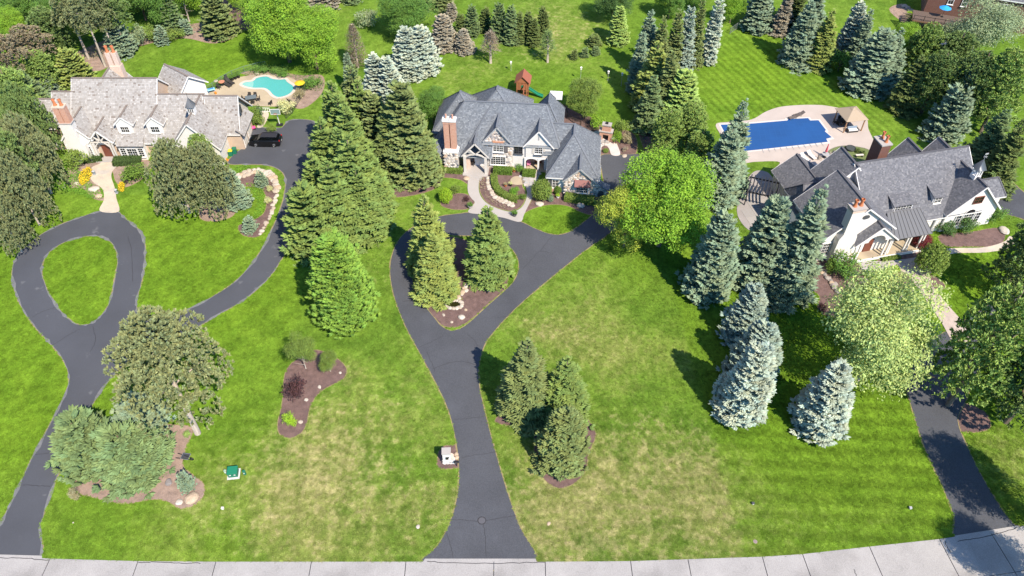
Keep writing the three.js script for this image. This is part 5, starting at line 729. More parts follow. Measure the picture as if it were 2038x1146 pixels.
 ['maple_tree','leafy1','birch','yellow-green tree at the top edge left of the three birches',-55.42,-153.53,7.54,3.04],
 ['spruce_tree','full1','greyBrown','brownish conifer at the top edge right of the birches',-38.74,-156.25,4.18,3.57],
 ['spruce_tree','spruce2','mid','mid green spruce at the top edge right of the brownish conifer',-33.68,-157.59,5.12,2.57],
 ['pine_tree','mass1','pineDark','dark pine at the very left edge beside the brownish pines',-87.38,-117.76,10.63,5.11],
 ['pine_tree','white0','pineGreen','green pine behind the low blue-green spruce at roof end',-82.87,-124.53,8.15,3.54],
 ['pine_tree','white1','pineDark','dark pine between the bare trunks and the left corner',-86,-135.9,10.16,4.2],
 ['maple_tree','leafy0','deep','dark leafy tree filling the wood behind the bare trunks',-82.69,-146.84,10.65,5.37],
 ['maple_tree','leafy1','green','leafy tree at the top edge above the pale willow shrub',-73.7,-149.56,10.38,4.95],
 ['spruce_tree','spruce1','mid','green spruce behind the junipers of the rear lawn hedge',-66.44,-145.58,7.29,2.93],
 ['pine_tree','mass0','pine','olive pine low at the left edge below the dark one',-70.05,-82.24,11.24,3.16],
 ['spruce_tree','spruce0','blueGreen','blue-green spruce behind the tall green-blue one at lawn top',57.22,-141.53,12.18,3.35],
 ['pine_tree','white0','pineDark','dark pine in the right wood behind the soft pines',76.89,-124.2,11.61,4.83],
 ['maple_tree','leafy1','birch','bright leafy tree in the right wood below the brick house',73.83,-131.27,6.8,3.2],
 ['norway_spruce','spruce0','norway','green spruce in the front row of the belt, lawn side',-21.36,-86.24,12.33,3.75],
 ['norway_spruce','spruce2','norway','green spruce in the front row of the belt, drive side',-27.48,-88.77,12.1,3.99],
 ['shade_tree','leafy0','green','tall leafy tree outside the lower right corner, shading the drive',56.6,-39.6,16,4.3],
 ['shade_tree','leafy1','green','second leafy tree outside the lower right corner by the street',54.6,-30,15,4],
 ['shade_tree','white0','pineDark','tall pine right of the frame shading the right house lawn',92,-74,17,6],
 ['norway_spruce','spruce1','norway','green spruce filling the belt gap beside the turning court',-25.45,-99.28,14.93,4.23],
 ['norway_spruce','spruce0','norway','green spruce in the belt between court and lawn, near front',-24.54,-92.43,14.09,4.43],
 ['norway_spruce','spruce2','norway','green spruce at the belt top beside the grey-blue pair',-22.96,-105.05,13.83,3.59],
 ['norway_spruce','full0','olive','olive spruce between the belt and the broad dark spruce',-20.92,-103.4,12.27,3.94],
 ['spruce_tree','spruce0','dark','dark spruce in the wood right of the big round spruce',67.62,-117.83,10.59,2.99],
 ['pine_tree','white1','pineGreen','soft pine in the wood above the blue-green rising spruce',72.68,-126.52,12.2,3.57],
 ['spruce_tree','spruce1','blueGreen','blue-green spruce at the top right between pines and brick house',63.79,-132.96,10.71,2.76],
 ['pine_tree','mass0','pineDark','dark green pine at the left edge beside the shake roof',-75.33,-104.03,13.43,4.17],
 ['pine_tree','mass1','pine','olive pine with golden tips left of the white chimney',-71.18,-95.4,13.97,4.16],
 ['pine_tree','mass0','pine','olive pine at the left edge above the circular drive',-69.95,-88.09,13.46,3.81],
 ['pine_tree','white1','pineDark','dark pine in the shade behind the left-edge olive pines',-73.75,-99.21,11.98,3.49],
 // left yard
 ['pine_tree','mass0','pine','broad olive pine before the shake-roof house, left of two',-48.46,-90.81,12.72,4.7],
 ['pine_tree','mass1','pine','broad olive pine before the shake-roof house, right of two',-44.29,-91.5,11.62,4.36],
 ['pine_tree','pine0','pineGreen','thin pine against the white garage gable',-48.52,-101.26,6.69,2.75],
 ['blue_spruce','full1','blueGreen','blue-green spruce right of the broad olive pines',-41.48,-92.61,6.3,2.09],
 ['leafy_shrub','shrub1','hedge','yellow-green rounded shrub in front of the bay window',-56.11,-103.71,3.4,1.91],
 ['pine_tree','pine1','pine','large spreading pine with pale trunk beside the left driveway stem',-36.67,-51.77,19.75,7.01],
];
for (const t of trees) { const c = t[0].replace(/_/g, ' '); plant(t[0], t[1], t[2], t[3], /shrub|juniper/.test(c) ? 'shrub' : /spruce/.test(c) ? 'spruce' : /pine/.test(c) ? 'pine' : 'tree', t[4], t[5], t[6], t[7]); }

// ---------- shrubs, hedges, flowers ----------
const low = [
 ['rounded_shrub','shrub0','hedge','rounded olive shrub beside the white chimney of the shake-roof house',-69.32,-102.27,3.29,2.05],
 ['rounded_shrub','shrub1','boxwood','round green shrub beside the tan path terrace, under the bay window',-58.95,-98.73,2.67,2.32],
 ['dark_shrub','shrub0','deep','dark shrub at the left garage corner above the pool gate',-43.36,-114.83,2.73,1.27],
 ['gold_shrub','shrub1','hedge','golden-green shrub against the garage wall near the pool gate',-43.44,-113.56,2.98,1.51],
 ['variegated_plant','shrub0','variegated','large white-striped leafy plant beside the pool chairs',-39.09,-117.26,2.33,1.71],
 ['leafy_shrub','shrub1','green','broad green shrub right of the yellow patio parasol',-36.25,-125.27,1.49,1.96],
 ['brown_shrub','shrub0','straw','brown-leaved shrub on the pool bed below the yellow parasol',-37.55,-121.73,1.66,1.14],
 ['planter_shrub','shrub1','hedge','dark bushy plant beside the basketball hoop',-40.44,-111.58,1.35,0.83],
 ['blue_dwarf_spruce','dwarf0','blueGreen','small blue spruce among the rocks of the left rock bed',-38.96,-97.42,2.33,1],
 ['blue_dwarf_spruce','dwarf1','blueGreen','small pale blue conifer at the lower end of the left rock bed',-38.38,-86.83,2.41,1.02],
 ['hosta_clump','shrub0','variegated','upper pale hosta clump in the left rock bed',-37.44,-95.84,1.04,0.54],
 ['hosta_clump','shrub1','variegated','lower pale hosta clump in the left rock bed',-37.05,-93.03,1.18,0.6],
 ['juniper_mound','shrub1','sage','grey-green mound at the edge of the left-edge pines',-72.68,-94.76,1.72,1.29],
 ['purple_shrub','shrub0','plum','dark purple-brown shrub in the mulch bed on the lawn',-25.91,-56.78,3.4,1.49],
 ['lime_shrub','shrub1','lime','small lime-green shrub at the tip of the lawn mulch bed',-26.01,-52.94,2.17,0.78],
 ['lime_shrub','ball','lime','lime-green rounded shrub in the small bed before the stone house',-10.04,-93.16,2.64,1.06],
 ['airy_shrub','shrub1','hedge','thin olive shrub behind the lime-green rounded one',-8.75,-95.18,1.77,0.92],
 ['plum_shrub','shrub0','plum','tiny dark red shrub beside the curved concrete walk',-6.96,-93.56,0.74,0.53],
 ['rounded_shrub','ball','hedge','large rounded shrub before the garage of the stone house',4.46,-94.18,3.16,1.74],
 ['rounded_shrub','ball','blueGreen','small blue-green mound beside the large rounded garage shrub',5.87,-93.44,1.23,0.53],
 ['box_shrub','ball','boxwood','small clipped box bush between garage window and stone gable',7,-95.17,1.39,0.61],
 ['rounded_shrub','shrub0','green','loose green shrub at right end of the stone house garage bed',12.92,-91.99,1.27,0.75],
 ['rounded_shrub','shrub1','green','loose green shrub between the two hedges before the stone gable',1.19,-100.75,1.31,0.79],
 ['rounded_shrub','shrub0','green','low green plants at the garage corner of the stone house',14.09,-93.75,0.78,0.61],
 ['groundcover_clump','shrub1','ground','bright low plants inside the curved box hedge',0.38,-95.12,1.23,0.84],
 ['groundcover_clump','shrub0','boxwood','low plants along the flagstone path edge',1.68,-93.92,1.04,0.53],
 ['patio_shrub','shrub0','birch','bright shrub between the patio fireplace and the rear railing',14.19,-112.63,2.62,1.42],
 ['patio_shrub','shrub1','hedge','olive shrub right of the patio fireplace',18.04,-110.05,3.59,1.4],
 ['patio_shrub','shrub0','maple','bright low shrub right of the patio beside the fireplace bench',17.4,-108.61,2.04,0.99],
 ['patio_shrub','shrub1','straw','bare tan shrub at the right of the patio planting',18.96,-107.99,2.28,0.9],
 ['patio_shrub','ball','hedge','small yellow-green mound in the round patio bed',15.3,-105.75,0.72,0.49],
 ['patio_shrub','shrub1','dead','tan round ornamental grass in the mulch right of the patio',18.5,-106.02,0.92,0.49],
 ['broad_shrub','shrub1','green','broad leafy green shrub before the white brick chimney',45.86,-77.84,3.62,2.05],
 ['broad_shrub','shrub0','boxwood','smaller leafy shrub left of the broad one by white chimney',44.44,-78.31,2.4,1.17],
 ['globe_shrub','ball','hedge','large clipped globe bush beside the right house front path',57.85,-78.21,4.78,2.26],
 ['red_maple_shrub','ball','red','dark red mounded maple at the porch end of right house',58.73,-83.55,2.07,1.42],
 ['dark_shrub','shrub1','deep','dark shrub left in the shaded bed under the arched window',63.27,-86.31,2.29,1.45],
 ['dark_shrub','shrub0','deep','dark shrub in the middle of the shaded bed under the arched window',66.27,-86.86,2.58,1.59],
 ['leafy_shrub','shrub1','green','bright leafy shrub at right corner of the right house gable',71.43,-88.9,2.73,1.69],
 ['fern_clump','shrub0','straw','tan grass clump, left of two in the right front bed',48.82,-75.09,1.36,0.74],
 ['fern_clump','shrub1','straw','tan grass clump, right of two in the right front bed',52.63,-76.56,1.03,0.68],
 ['dark_shrub','shrub0','plum','small dark shrub at left corner of the right front bed',41.15,-70.85,1.54,0.72],
 ['wood_shrub','shrub1','deep','dark shrub in the shade under the belt beside the pool',31.45,-105.93,3.94,1.37],
 ['wood_shrub','shrub0','green','green shrub at the mulch edge behind the patio lawn',22.84,-111.63,2.31,1.25],
 ['wood_shrub','shrub1','green','low green shrub on the bank above the left pool, left',-46.04,-130.49,1.4,1.83],
 ['wood_shrub','shrub0','green','low green shrub on the bank above the left pool, right',-42.52,-129.46,1.4,1.82],
 ['pine_seedling','shrub0','pineGreen','tiny green shrub beside the pale trunk of the spreading pine',-37.59,-51.12,1.38,0.4],
 ['dry_shrub','shrub1','straw','tiny dry shrub on the lawn left of the tan bark bed',-47.72,-43.45,1.66,0.59],
 ['deck_shrub','shrub0','lime','yellow-green shrub, left of two below the raised deck',79.81,-149.49,2.01,1.1],
 ['deck_shrub','shrub1','lime','yellow-green shrub, right of two below the raised deck',80.88,-147.46,1.79,1.09],
 ['arborvitae','column0','hedge','first slim cypress from the left beside the raised deck',84.18,-143.97,2.46,0.44],
 ['arborvitae','column1','hedge','second slim cypress from the left beside the raised deck',85.01,-144.37,2.46,0.44],
 ['arborvitae','column0','hedge','third slim cypress from the left beside the raised deck',85.9,-144.76,2.57,0.44],
 ['arborvitae','column1','hedge','fourth slim cypress from the left beside the raised deck',86.69,-145.15,2.68,0.44],
];
for (const t of low) plant(t[0], t[1], t[2], t[3], 'shrub', t[4], t[5], Math.max(0.35, t[6]), t[7]);
// yellow flower drifts along the front path
for (const [x, z, n, w, l] of [[-67.23,-99.36, 34, 1.5, 'long drift of yellow flowers left of the tan front path'], [-60.67,-96.62, 18, 0.8, 'small clump of yellow flowers right of the tan front path']]) { const g = thing('yellow_flowers', l, 'flowers', x, z); const S = new Soup(); for (let k = 0; k < n * 26; k++) { const a = rnd() * 6.28, r = Math.sqrt(rnd()), p = V3(Math.cos(a) * r * w * 0.6 + r * 0.3 * Math.sin(a), rr(0.15, 0.55), Math.sin(a) * r * w * 1.5), q = rr(0.05, 0.1), c = cv(0.2); const d = V3(rr(-1, 1), 1, rr(-1, 1)).normalize(), t = V3(1, 0, 0).cross(d).normalize(), b = V3().crossVectors(d, t); S.quad(p.clone().addScaledVector(t, q), p.clone().addScaledVector(b, q), p.clone().addScaledVector(t, -q), p.clone().addScaledVector(b, -q), c); } mesh('blossom', S.geo(), F.yellow, g).userData.kind = 'stuff'; const m = mesh('foliage', leafyGeo(w * 0.9, 0.4, 0, { clumps: 60, per: 10, leaf: 0.12, lobes: 0 }), F.hedge, g); m.scale.set(0.7, 1, 1.6); m.userData.kind = 'stuff'; }
// leafy ground cover beside the left front walk and in beds
function cover(pts, mat, label, dens = 9, hgt = 0.28) { let x0 = 1e9, x1 = -1e9, z0 = 1e9, z1 = -1e9; for (const p of pts) { x0 = Math.min(x0, p[0]); x1 = Math.max(x1, p[0]); z0 = Math.min(z0, p[1]); z1 = Math.max(z1, p[1]); } const S = new Soup(), n = (x1 - x0) * (z1 - z0) * dens * 4; for (let k = 0; k < n; k++) { const x = rr(x0, x1), z = rr(z0, z1); if (!inside([x, z], pts)) continue; const y = rr(0.04, hgt), c = cv(0.28), a = rnd() * 6.28, l = rr(0.12, 0.24), d = V3(Math.cos(a), rr(0, 0.7), Math.sin(a)).normalize(), s = V3(-d.z, 0.2, d.x).multiplyScalar(0.07), p = V3(x, y, z), m = p.clone().addScaledVector(d, l * 0.5); S.tri(p, m.clone().add(s), p.clone().addScaledVector(d, l), c); S.tri(p, p.clone().addScaledVector(d, l), m.sub(s), c); } const m = mesh('ground_cover', S.geo(), F[mat]); m.userData = { kind: 'stuff' }; tag(m, label, 'ground cover'); return m; }
cover(smooth([[-73.95,-100.89],[-71.9,-102.84],[-68.11,-100.25],[-65.84,-97.73],[-63.46,-96.14],[-62.74,-94.09],[-64.67,-94.09],[-67.43,-95.29],[-70,-95.89],[-72.83,-97.12]]), 'ground', 'bright green ground cover left of the tan front path', 14);
cover(smooth([[-45.38,-100.25],[-43.78,-101.92],[-41.77,-101.92],[-42.34,-100.89],[-43.97,-99.36]]), 'ground', 'bright ground cover above the left rock border', 12);
cover(smooth([[-41.58,-97.61],[-39.06,-96.87],[-37.69,-94.09],[-37.4,-90.58],[-38.5,-89.11],[-38.69,-92.32],[-39.88,-95.29]]), 'ground', 'bright low planting inside the left rock bed', 10);
cover(smooth([[-4.91,-98.98],[-4.19,-98.86],[-4.13,-95.89],[-3,-93.73],[-1.07,-92.32],[0.08,-91.85],[-1.06,-91.62],[-2.6,-92.55],[-3.93,-94.09],[-4.67,-95.89]]), 'straw', 'sparse tan perennials along the curved concrete walk', 4, 0.4);
cover(smooth([[-49.82,-129.37],[-45.42,-130.4],[-38.66,-129.03],[-34.83,-128.18],[-34.15,-124.02],[-36.85,-124.02],[-38.2,-126.5],[-42.36,-129.03],[-47.82,-128.68]]), 'green', 'undergrowth on the bank around the left pool', 5, 0.5);
cover(smooth([[47.25,-76.4],[49.48,-76.88],[52.1,-76.4],[50.64,-74.02],[47.77,-73.55]]), 'straw', 'tan perennials in the right front bed', 3, 0.35);
cover(smooth([[-87.63,-136.08],[-83.55,-137.92],[-72.47,-148.61],[-64.69,-149.63],[-59.14,-151.71],[-57.35,-148.61],[-67.96,-143.62],[-74.25,-138.85],[-78.39,-134.27],[-84.32,-132.5]]), 'green', 'undergrowth along the rear wood at the top left', 3, 0.6);
cover(smooth([[19.73,-113.22],[23.41,-115.44],[31.37,-106.18],[30.09,-100.89],[23.45,-102.18],[20.67,-106.18]]), 'deep', 'dark ground cover under the belt beside the patio lawn', 3, 0.4);
// hedges: clipped boxes of leaves following a line
function hedge(pts, w, h, mat, label, closed = false) {
  const P = smooth(pts, 8, closed), S = new Soup(); let L = 0; for (let i = 0; i < P.length - 1; i++) { const a = P[i], b = P[i + 1], l = Math.hypot(b[0] - a[0], b[1] - a[1]), n = Math.ceil(l * 230 * (w + 2 * h)), dx = (b[0] - a[0]) / l, dz = (b[1] - a[1]) / l; for (let k = 0; k < n; k++) { const t = rnd(), q = rnd() * (w + 2 * h); let s, y; if (q < h) { s = -w / 2; y = q; } else if (q < h + w) { s = q - h - w / 2; y = h; } else { s = w / 2; y = q - h - w; } s += rr(-0.07, 0.07); y = Math.max(0.05, y + rr(-0.08, 0.08)); const p = V3(a[0] + dx * l * t - dz * s, y, a[1] + dz * l * t + dx * s), c = cv(0.25), d = V3(rr(-1, 1), rr(-0.2, 1), rr(-1, 1)).normalize(), e = V3(rr(-1, 1), rr(-1, 1), rr(-1, 1)).cross(d).normalize().multiplyScalar(0.06); S.quad(p.clone().add(e), p.clone().addScaledVector(d, 0.09), p.clone().sub(e), p.clone().addScaledVector(d, -0.09), c); } L += l; }
  const core = new Soup(); for (let i = 0; i < P.length - 1; i++) { const a = P[i], b = P[i + 1], l = Math.hypot(b[0] - a[0], b[1] - a[1]), dx = (b[0] - a[0]) / l * w * 0.42, dz = (b[1] - a[1]) / l * w * 0.42, q = (p, s, y) => V3(p[0] - dz * s, y, p[1] + dx * s); core.quad(q(a, 1, h * 0.9), q(b, 1, h * 0.9), q(b, -1, h * 0.9), q(a, -1, h * 0.9), [0.6, 0.6, 0.6]); for (const s of [-1, 1]) core.quad(q(a, s, 0), q(b, s, 0), q(b, s, h * 0.9), q(a, s, h * 0.9), [0.6, 0.6, 0.6]); }
  const g = new THREE.Group(); g.name = numbered('clipped_hedge'); scene.add(g); tag(g, label, 'hedge'); mesh('foliage', S.geo(), F[mat], g).userData.kind = 'stuff'; mesh('branches', core.geo(), F[mat], g); return g;
}
hedge([[-68.98,-103.23],[-66.08,-103.76]], 1.1, 0.9, 'yew', 'dark clipped yew hedge left of the shake-roof house steps');
hedge([[-63.93,-102.71],[-59.49,-103.23]], 1.6, 0.9, 'yew', 'dark clipped yew hedge right of the shake-roof house steps');
hedge([[-11.53,-100.89],[-9.35,-100.63],[-7.75,-100.51]], 1.0, 0.9, 'hedge', 'clipped hedge before the twin brick chimney');
hedge([[-2.96,-100.51],[0.08,-100.25]], 1.1, 0.9, 'boxwood', 'clipped hedge under the lower stone gable window');
hedge([[1.67,-99.87],[3.74,-99.61]], 1.1, 0.9, 'boxwood', 'clipped hedge before the white gable porch');
hedge([[-2.86,-99.36],[-2.75,-97.61],[-2.26,-95.89],[-1.16,-94.57],[0.08,-93.73],[0.92,-93.38]], 0.95, 0.7, 'hedge', 'curved clipped box hedge in the bed between the walks');
hedge([[8.09,-93.97],[10.82,-93.26],[12.49,-93.02]], 1.3, 0.9, 'hedge', 'long clipped hedge under the copper awning window');
hedge([[49.05,-77.76],[49.89,-77.08],[51.37,-77.37],[52.64,-78.05],[53.96,-78.65]], 0.8, 0.6, 'lime', 'wavy bright green hedge in the right front bed');
hedge([[52.29,-80.45],[55.06,-81.07]], 0.5, 0.4, 'hedge', 'row of small round box bushes along the white porch');
// ---------- rocks ----------
const rockMats = [[0.4, 0.34, 0.27], [0.3, 0.27, 0.24], [0.43, 0.33, 0.23], [0.22, 0.2, 0.19], [0.48, 0.43, 0.36]].map((c, i) => mapped(stdTex(c, 0.25, 64, 2, 6, { seed: 40 + i, grain: 0.2 }), 0.95));
const rockGeos = [0, 1, 2, 3, 4].map(k => { const g = new THREE.IcosahedronGeometry(1, 2), p = g.attributes.position; for (let i = 0; i < p.count; i++) { const x = p.getX(i), y = p.getY(i), z = p.getZ(i), f = 0.72 + 0.5 * fbm(x * 1.3 + k * 9 + 5, y * 1.3 + z * 1.1 + 7, 2); p.setXYZ(i, x * f, Math.max(-0.3, y * f * 0.62), z * f); } g.computeVertexNormals(); return g; });
function rock(x, z, r, label, o = {}) { const m = mesh('boulder', rockGeos[rnd() * 5 | 0], rockMats[o.m ?? (rnd() * 5 | 0)], o.parent); if (o.parent) m.name = 'stone'; m.position.set(x, (o.y ?? 0) + r * 0.16, z); m.rotation.y = rnd() * 6; m.scale.set(r * rr(0.85, 1.15), r * (o.flat ?? rr(0.7, 1)), r * rr(0.75, 1.1)); if (label) tag(m, label, 'rock'); return m; }
function rockWall(pts, step, r, rows, label, m0) { const g = new THREE.Group(); g.name = numbered('rock_border'); scene.add(g); tag(g, label, 'rocks'); const P = smooth(pts, 10, false); let acc = 0; for (let i = 1; i < P.length; i++) { acc += Math.hypot(P[i][0] - P[i - 1][0], P[i][1] - P[i - 1][1]); if (acc > step) { acc = 0; for (let k = 0; k < rows; k++) rock(P[i][0] + rr(-0.15, 0.15), P[i][1] + (k - (rows - 1) / 2) * r * 1.5 + rr(-0.15, 0.15), r * rr(0.7, 1.25), null, { parent: g, m: m0 ? m0[rnd() * m0.length | 0] : undefined, y: k === 1 ? 0.05 : 0 }); } } return g; }
rockWall([[-43.98,-98.73],[-42.84,-99.61],[-41.45,-100.51],[-40.04,-100.63],[-38.73,-100.12],[-37.65,-99.11],[-36.87,-97.61],[-36.33,-96.14]], 0.6, 0.5, 2, 'curved border of pinkish boulders above the left rock bed', [0, 2, 4]);
rockWall([[-36.26,-95.41],[-36.29,-92.9],[-36.19,-90.58],[-36.51,-88.55],[-37.03,-85.8]], 0.55, 0.32, 1, 'thin line of stones along the right edge of the left rock bed', [0, 4]);
rockWall([[-3.73,-99.11],[-3.7,-97.86],[-3.35,-96.14],[-2.71,-94.68],[-1.69,-93.61],[-0.54,-92.9],[0.38,-92.55]], 0.45, 0.34, 2, 'curved wall of white stones beside the box hedge', [4, 0]);
rockWall([[43.1,-80.15],[43.3,-78.75],[43.71,-77.17],[44.03,-75.82],[44.54,-74.68]], 0.5, 0.38, 2, 'stacked stone edging running down the right front bed', [1, 3, 2]);
rockWall([[80.33,-156.4],[81.73,-153.82],[81.68,-148.4],[83.52,-145.2],[84.34,-142.08]], 1.0, 0.7, 1, 'retaining stones along the bed below the raised deck', [0, 1]);
{ const pd = thing('garden_pond', 'small stone-edged pond at the front of the middle drive island', 'pond', ...[-7.83,-72.08]); const O = []; for (let a = 0; a < 16; a++) O.push([Math.cos(a / 16 * 6.283) * 0.95, Math.sin(a / 16 * 6.283) * 0.6]); mesh('water', flatGeo(O, [], 0.05), new THREE.MeshPhysicalMaterial({ color: 0x2a2a14, roughness: 0.05 }), pd); for (let a = 0; a < 16; a++) rock(O[a][0] * 1.2, O[a][1] * 1.25, 0.3, null, { parent: pd, m: a % 2 ? 4 : 0 }); for (let k = 0; k < 14; k++) rock(0.5 + k * 0.13 + rr(-0.3, 0.3), -1.1 - k * 0.22, rr(0.22, 0.42), null, { parent: pd, m: k % 3 ? 2 : 4, y: k * 0.02 }); }
for (const [x, z, r, l, m] of [[-6.65,-69.74,.5,'pale flat boulder at the tip of the middle drive island',4],[-9.07,-70.18,.25,'small pale rock below the pond, left of the flat boulder',0],[-7.94,-68.94,.22,'smallest rock at the tip of the middle drive island',0],[-6.17,-71.08,.25,'small rock right of the pond on the island',2],[-3.09,-74.77,.45,'pale rock at the right edge of the island mulch',4],
 [-7.12,-98.86,.5,'tan round boulder left of the entry walk of the stone house',2],[4.21,-92.67,.6,'flat pale rock in the garage bed of the stone house',4],[10.45,-92.32,.6,'white angular rock below the long clipped hedge',4],
 [-35.02,-43.29,.75,'large flat tan boulder in the tan bark bed near the street',2],[-38.15,-45.32,.45,'grey round rock left of the dwarf spruce in bark bed',3],[-36.21,-42.86,.4,'pale rock below the dwarf spruce in the tan bark bed',4],
 [-10.01,-39.98,.28,'pale rock alone on the lawn left of the middle drive apron',4],[3.92,-40.39,.22,'flat tan rock on the lawn right of the middle drive apron',2],[-46.93,-40.5,.1,'small pale stone on the lawn beside the left drive',4],
 [-24.98,-53.29,.32,'pale stone at the right of the lawn mulch bed tip',0],[-24.83,-56.47,.28,'pale stone in the middle of the lawn mulch bed',4],[-23.57,-58.42,.26,'pale stone below the weeping shrubs in lawn bed',4],[-21.37,-60.58,.22,'pale stone at the right end of the lawn mulch bed',4],
 [-68.15,-97.61,.4,'white stone in the ground cover left of the tan path',4],[-64.79,-96.14,.8,'large pale boulder left of the tan front path',4],[-63.53,-94.57,.55,'tan boulder below the large pale one by the front path',2],[-61.22,-98.73,.5,'tan boulder right of the tan front path',2],
 [48.57,-76.2,.75,'large pale boulder in the right front bed, upper right',4],[46.35,-75.25,.65,'large pale boulder in the right front bed, left',0],[45.8,-73.37,.7,'long pale boulder at the lower edge of right front bed',4],[49.47,-73.55,.55,'grey boulder near the white-flowering tree in front bed',1],[52.21,-75.06,.6,'pale boulder at right of the tan perennials',4],[54.56,-74.68,.6,'white boulder beside the paver path steps',4],[54.5,-78.35,.5,'pale block at the end of the wavy hedge',0],[72.3,-86.67,.8,'pale boulder at the shaded bed right of right house',4],
 [18.3,-104.69,.45,'pale stone slab at the top of the middle turning court',0],[-41.62,-49.99,.3,'small stone under the spreading pine',1],[-53.83,-127,.4,'pale stone on the bank left of the left pool',4],[-46.94,-129.71,.5,'pale boulder behind the left pool',4]]) rock(x, z, r, l, { m });
// ---------- pools ----------
M.water = new THREE.MeshPhysicalMaterial({ color: 0x9fe0dc, roughness: 0.03, transmission: 0.85, thickness: 1.2, ior: 1.33, attenuationColor: new THREE.Color(0x2fb8b8), attenuationDistance: 2.2 });
{
  const P = smooth([[-49.09,-125.9],[-48.58,-126.83],[-47.29,-127.16],[-46.9,-128.09],[-45.88,-128.68],[-44.79,-128.77],[-43.62,-128.01],[-42.19,-127.75],[-41.29,-127.84],[-40.55,-126.83],[-39.41,-125.67],[-38.96,-124.68],[-39.34,-122.89],[-40.3,-121.85],[-41.53,-121.53],[-42.61,-122.25],[-43.67,-123.7],[-44.6,-124.43],[-46.51,-124.51],[-48.07,-125.01]], 5);
  const g = new THREE.Group(); g.name = numbered('swimming_pool'); scene.add(g); tag(g, 'freeform turquoise swimming pool behind the shake-roof house', 'pool');
  mesh('basin', flatGeo(P, [], 0.066), plain(0.12, 0.47, 0.46, 0.6), g);
  mesh('water', flatGeo(P, [], 0.085), new THREE.MeshPhysicalMaterial({ color: 0xd8f4f2, roughness: 0.04, transmission: 0.95, thickness: 0, ior: 1.33 }), g);
  mesh('step_shelf', flatGeo(smooth([[-49,-125.9],[-48.54,-126.66],[-47.16,-127],[-46.82,-124.68],[-48.09,-125.09]], 5), [], 0.072), plain(0.42, 0.58, 0.54, 0.6), g);
  mesh('coping', ribbon(P, 0.55, 0.1, true), plain(0.56, 0.48, 0.42, 0.8), g);
}
{
  const C = [[35.47,-113.37],[41.01,-113.74],[47.13,-114.62],[47.31,-115],[50.84,-115.34],[51,-114.62],[52.44,-114.7],[52.96,-111.84],[52.65,-111.49],[53.36,-109.78],[52.32,-109.35],[52.35,-108.51],[40.01,-106.31],[36.4,-105.77]], g = new THREE.Group(); g.name = numbered('covered_pool'); scene.add(g); tag(g, 'rectangular pool under a taut bright blue safety cover', 'pool');
  mesh('coping', slabGeo(C.map(p => { const cx = 48, cz = -112; return [p[0] + Math.sign(p[0] - cx) * 0.35, p[1] + Math.sign(p[1] - cz) * 0.35]; }), 0.0, 0.075), plain(0.56, 0.53, 0.5, 0.8), g);
  mesh('cover', flatGeo(C, [], 0.1), mapped(tex(256, 256, (i, j) => mulc([0.008, 0.07, 0.235], 0.85 + 0.35 * tf(i, j, 256, 5, 61, 4) + 0.1 * (hash(i, j) - 0.5)), [14, 14]), 0.75), g);
  const sm = plain(0.012, 0.085, 0.26, 0.7), A = [41.01,-113.74], B = [51.1,-115], Cc = [52.26,-108.51], D = [40.01,-106.31];
  for (let k = 1; k < 12; k++) { const t = k / 12; mesh('strap', ribbon([[lerp(A[0], B[0], t), lerp(A[1], B[1], t)], [lerp(D[0], Cc[0], t), lerp(D[1], Cc[1], t) + 0.5]], 0.05, 0.108), sm, g); mesh('strap_end', ribbon([[lerp(D[0], Cc[0], t), lerp(D[1], Cc[1], t)], [lerp(D[0], Cc[0], t) + 0.1, lerp(D[1], Cc[1], t) + 1]], 0.06, 0.112), M.greyTrim, g); }
  for (let k = 1; k < 6; k++) { const t = k / 6; mesh('strap', ribbon([[lerp(A[0], D[0], t) - 2, lerp(A[1], D[1], t)], [lerp(B[0], Cc[0], t), lerp(B[1], Cc[1], t)]], 0.05, 0.109), sm, g); }
}
// ---------- gazebo ----------
{
  const FL = [55.68,-111.13], FR = [58.79,-111.63], BL = [54.99,-114.4], u = [FR[0] - FL[0], FR[1] - FL[1]], v = [BL[0] - FL[0], BL[1] - FL[1]], g = thing('gazebo', 'tan canopy gazebo on four wooden posts beside the covered pool', 'gazebo', FL[0], FL[1]);
  const wood = plain(0.3, 0.17, 0.09, 0.8), cloth = plain(0.36, 0.29, 0.21, 0.95), at = (a, b, y) => V3(u[0] * a + v[0] * b, y, u[1] * a + v[1] * b);
  for (const [a, b] of [[0, 0], [1, 0], [0, 1], [1, 1]]) { mesh('post', bar(at(a, b, 0), at(a, b, 2.35), 0.16), wood, g); }
  mesh('beam', mg([bar(at(0, 0, 2.35), at(1, 0, 2.35), 0.12, 0.2, 0.2), bar(at(0, 1, 2.35), at(1, 1, 2.35), 0.12, 0.2, 0.2), bar(at(0, 0, 2.34), at(0, 1, 2.34), 0.12, 0.2, 0.2), bar(at(1, 0, 2.34), at(1, 1, 2.34), 0.12, 0.2, 0.2)]), wood, g);
  const e = 0.12, c = [at(-e, -e, 2.5), at(1 + e, -e, 2.5), at(1 + e, 1 + e, 2.5), at(-e, 1 + e, 2.5)], top = [at(0.4, 0.4, 3.55), at(0.6, 0.4, 3.55), at(0.6, 0.6, 3.55), at(0.4, 0.6, 3.55)];
  for (let i = 0; i < 4; i++) { const S = new Soup(), j = (i + 1) % 4; slabPoly([c[i], c[j], top[j], top[i]], 0.04, S); mesh('canopy_panel', S.geo(), cloth, g); }
  { const S = new Soup(); const a = top.map(p => p.clone().add(V3(0, -0.03, 0)).lerp(at(0.5, 0.5, 3.5), -0.3)), k = at(0.5, 0.5, 3.8); for (let i = 0; i < 4; i++) S.tri(a[i], a[(i + 1) % 4], k); mesh('vent_cap', S.geo(), cloth, g); }
}
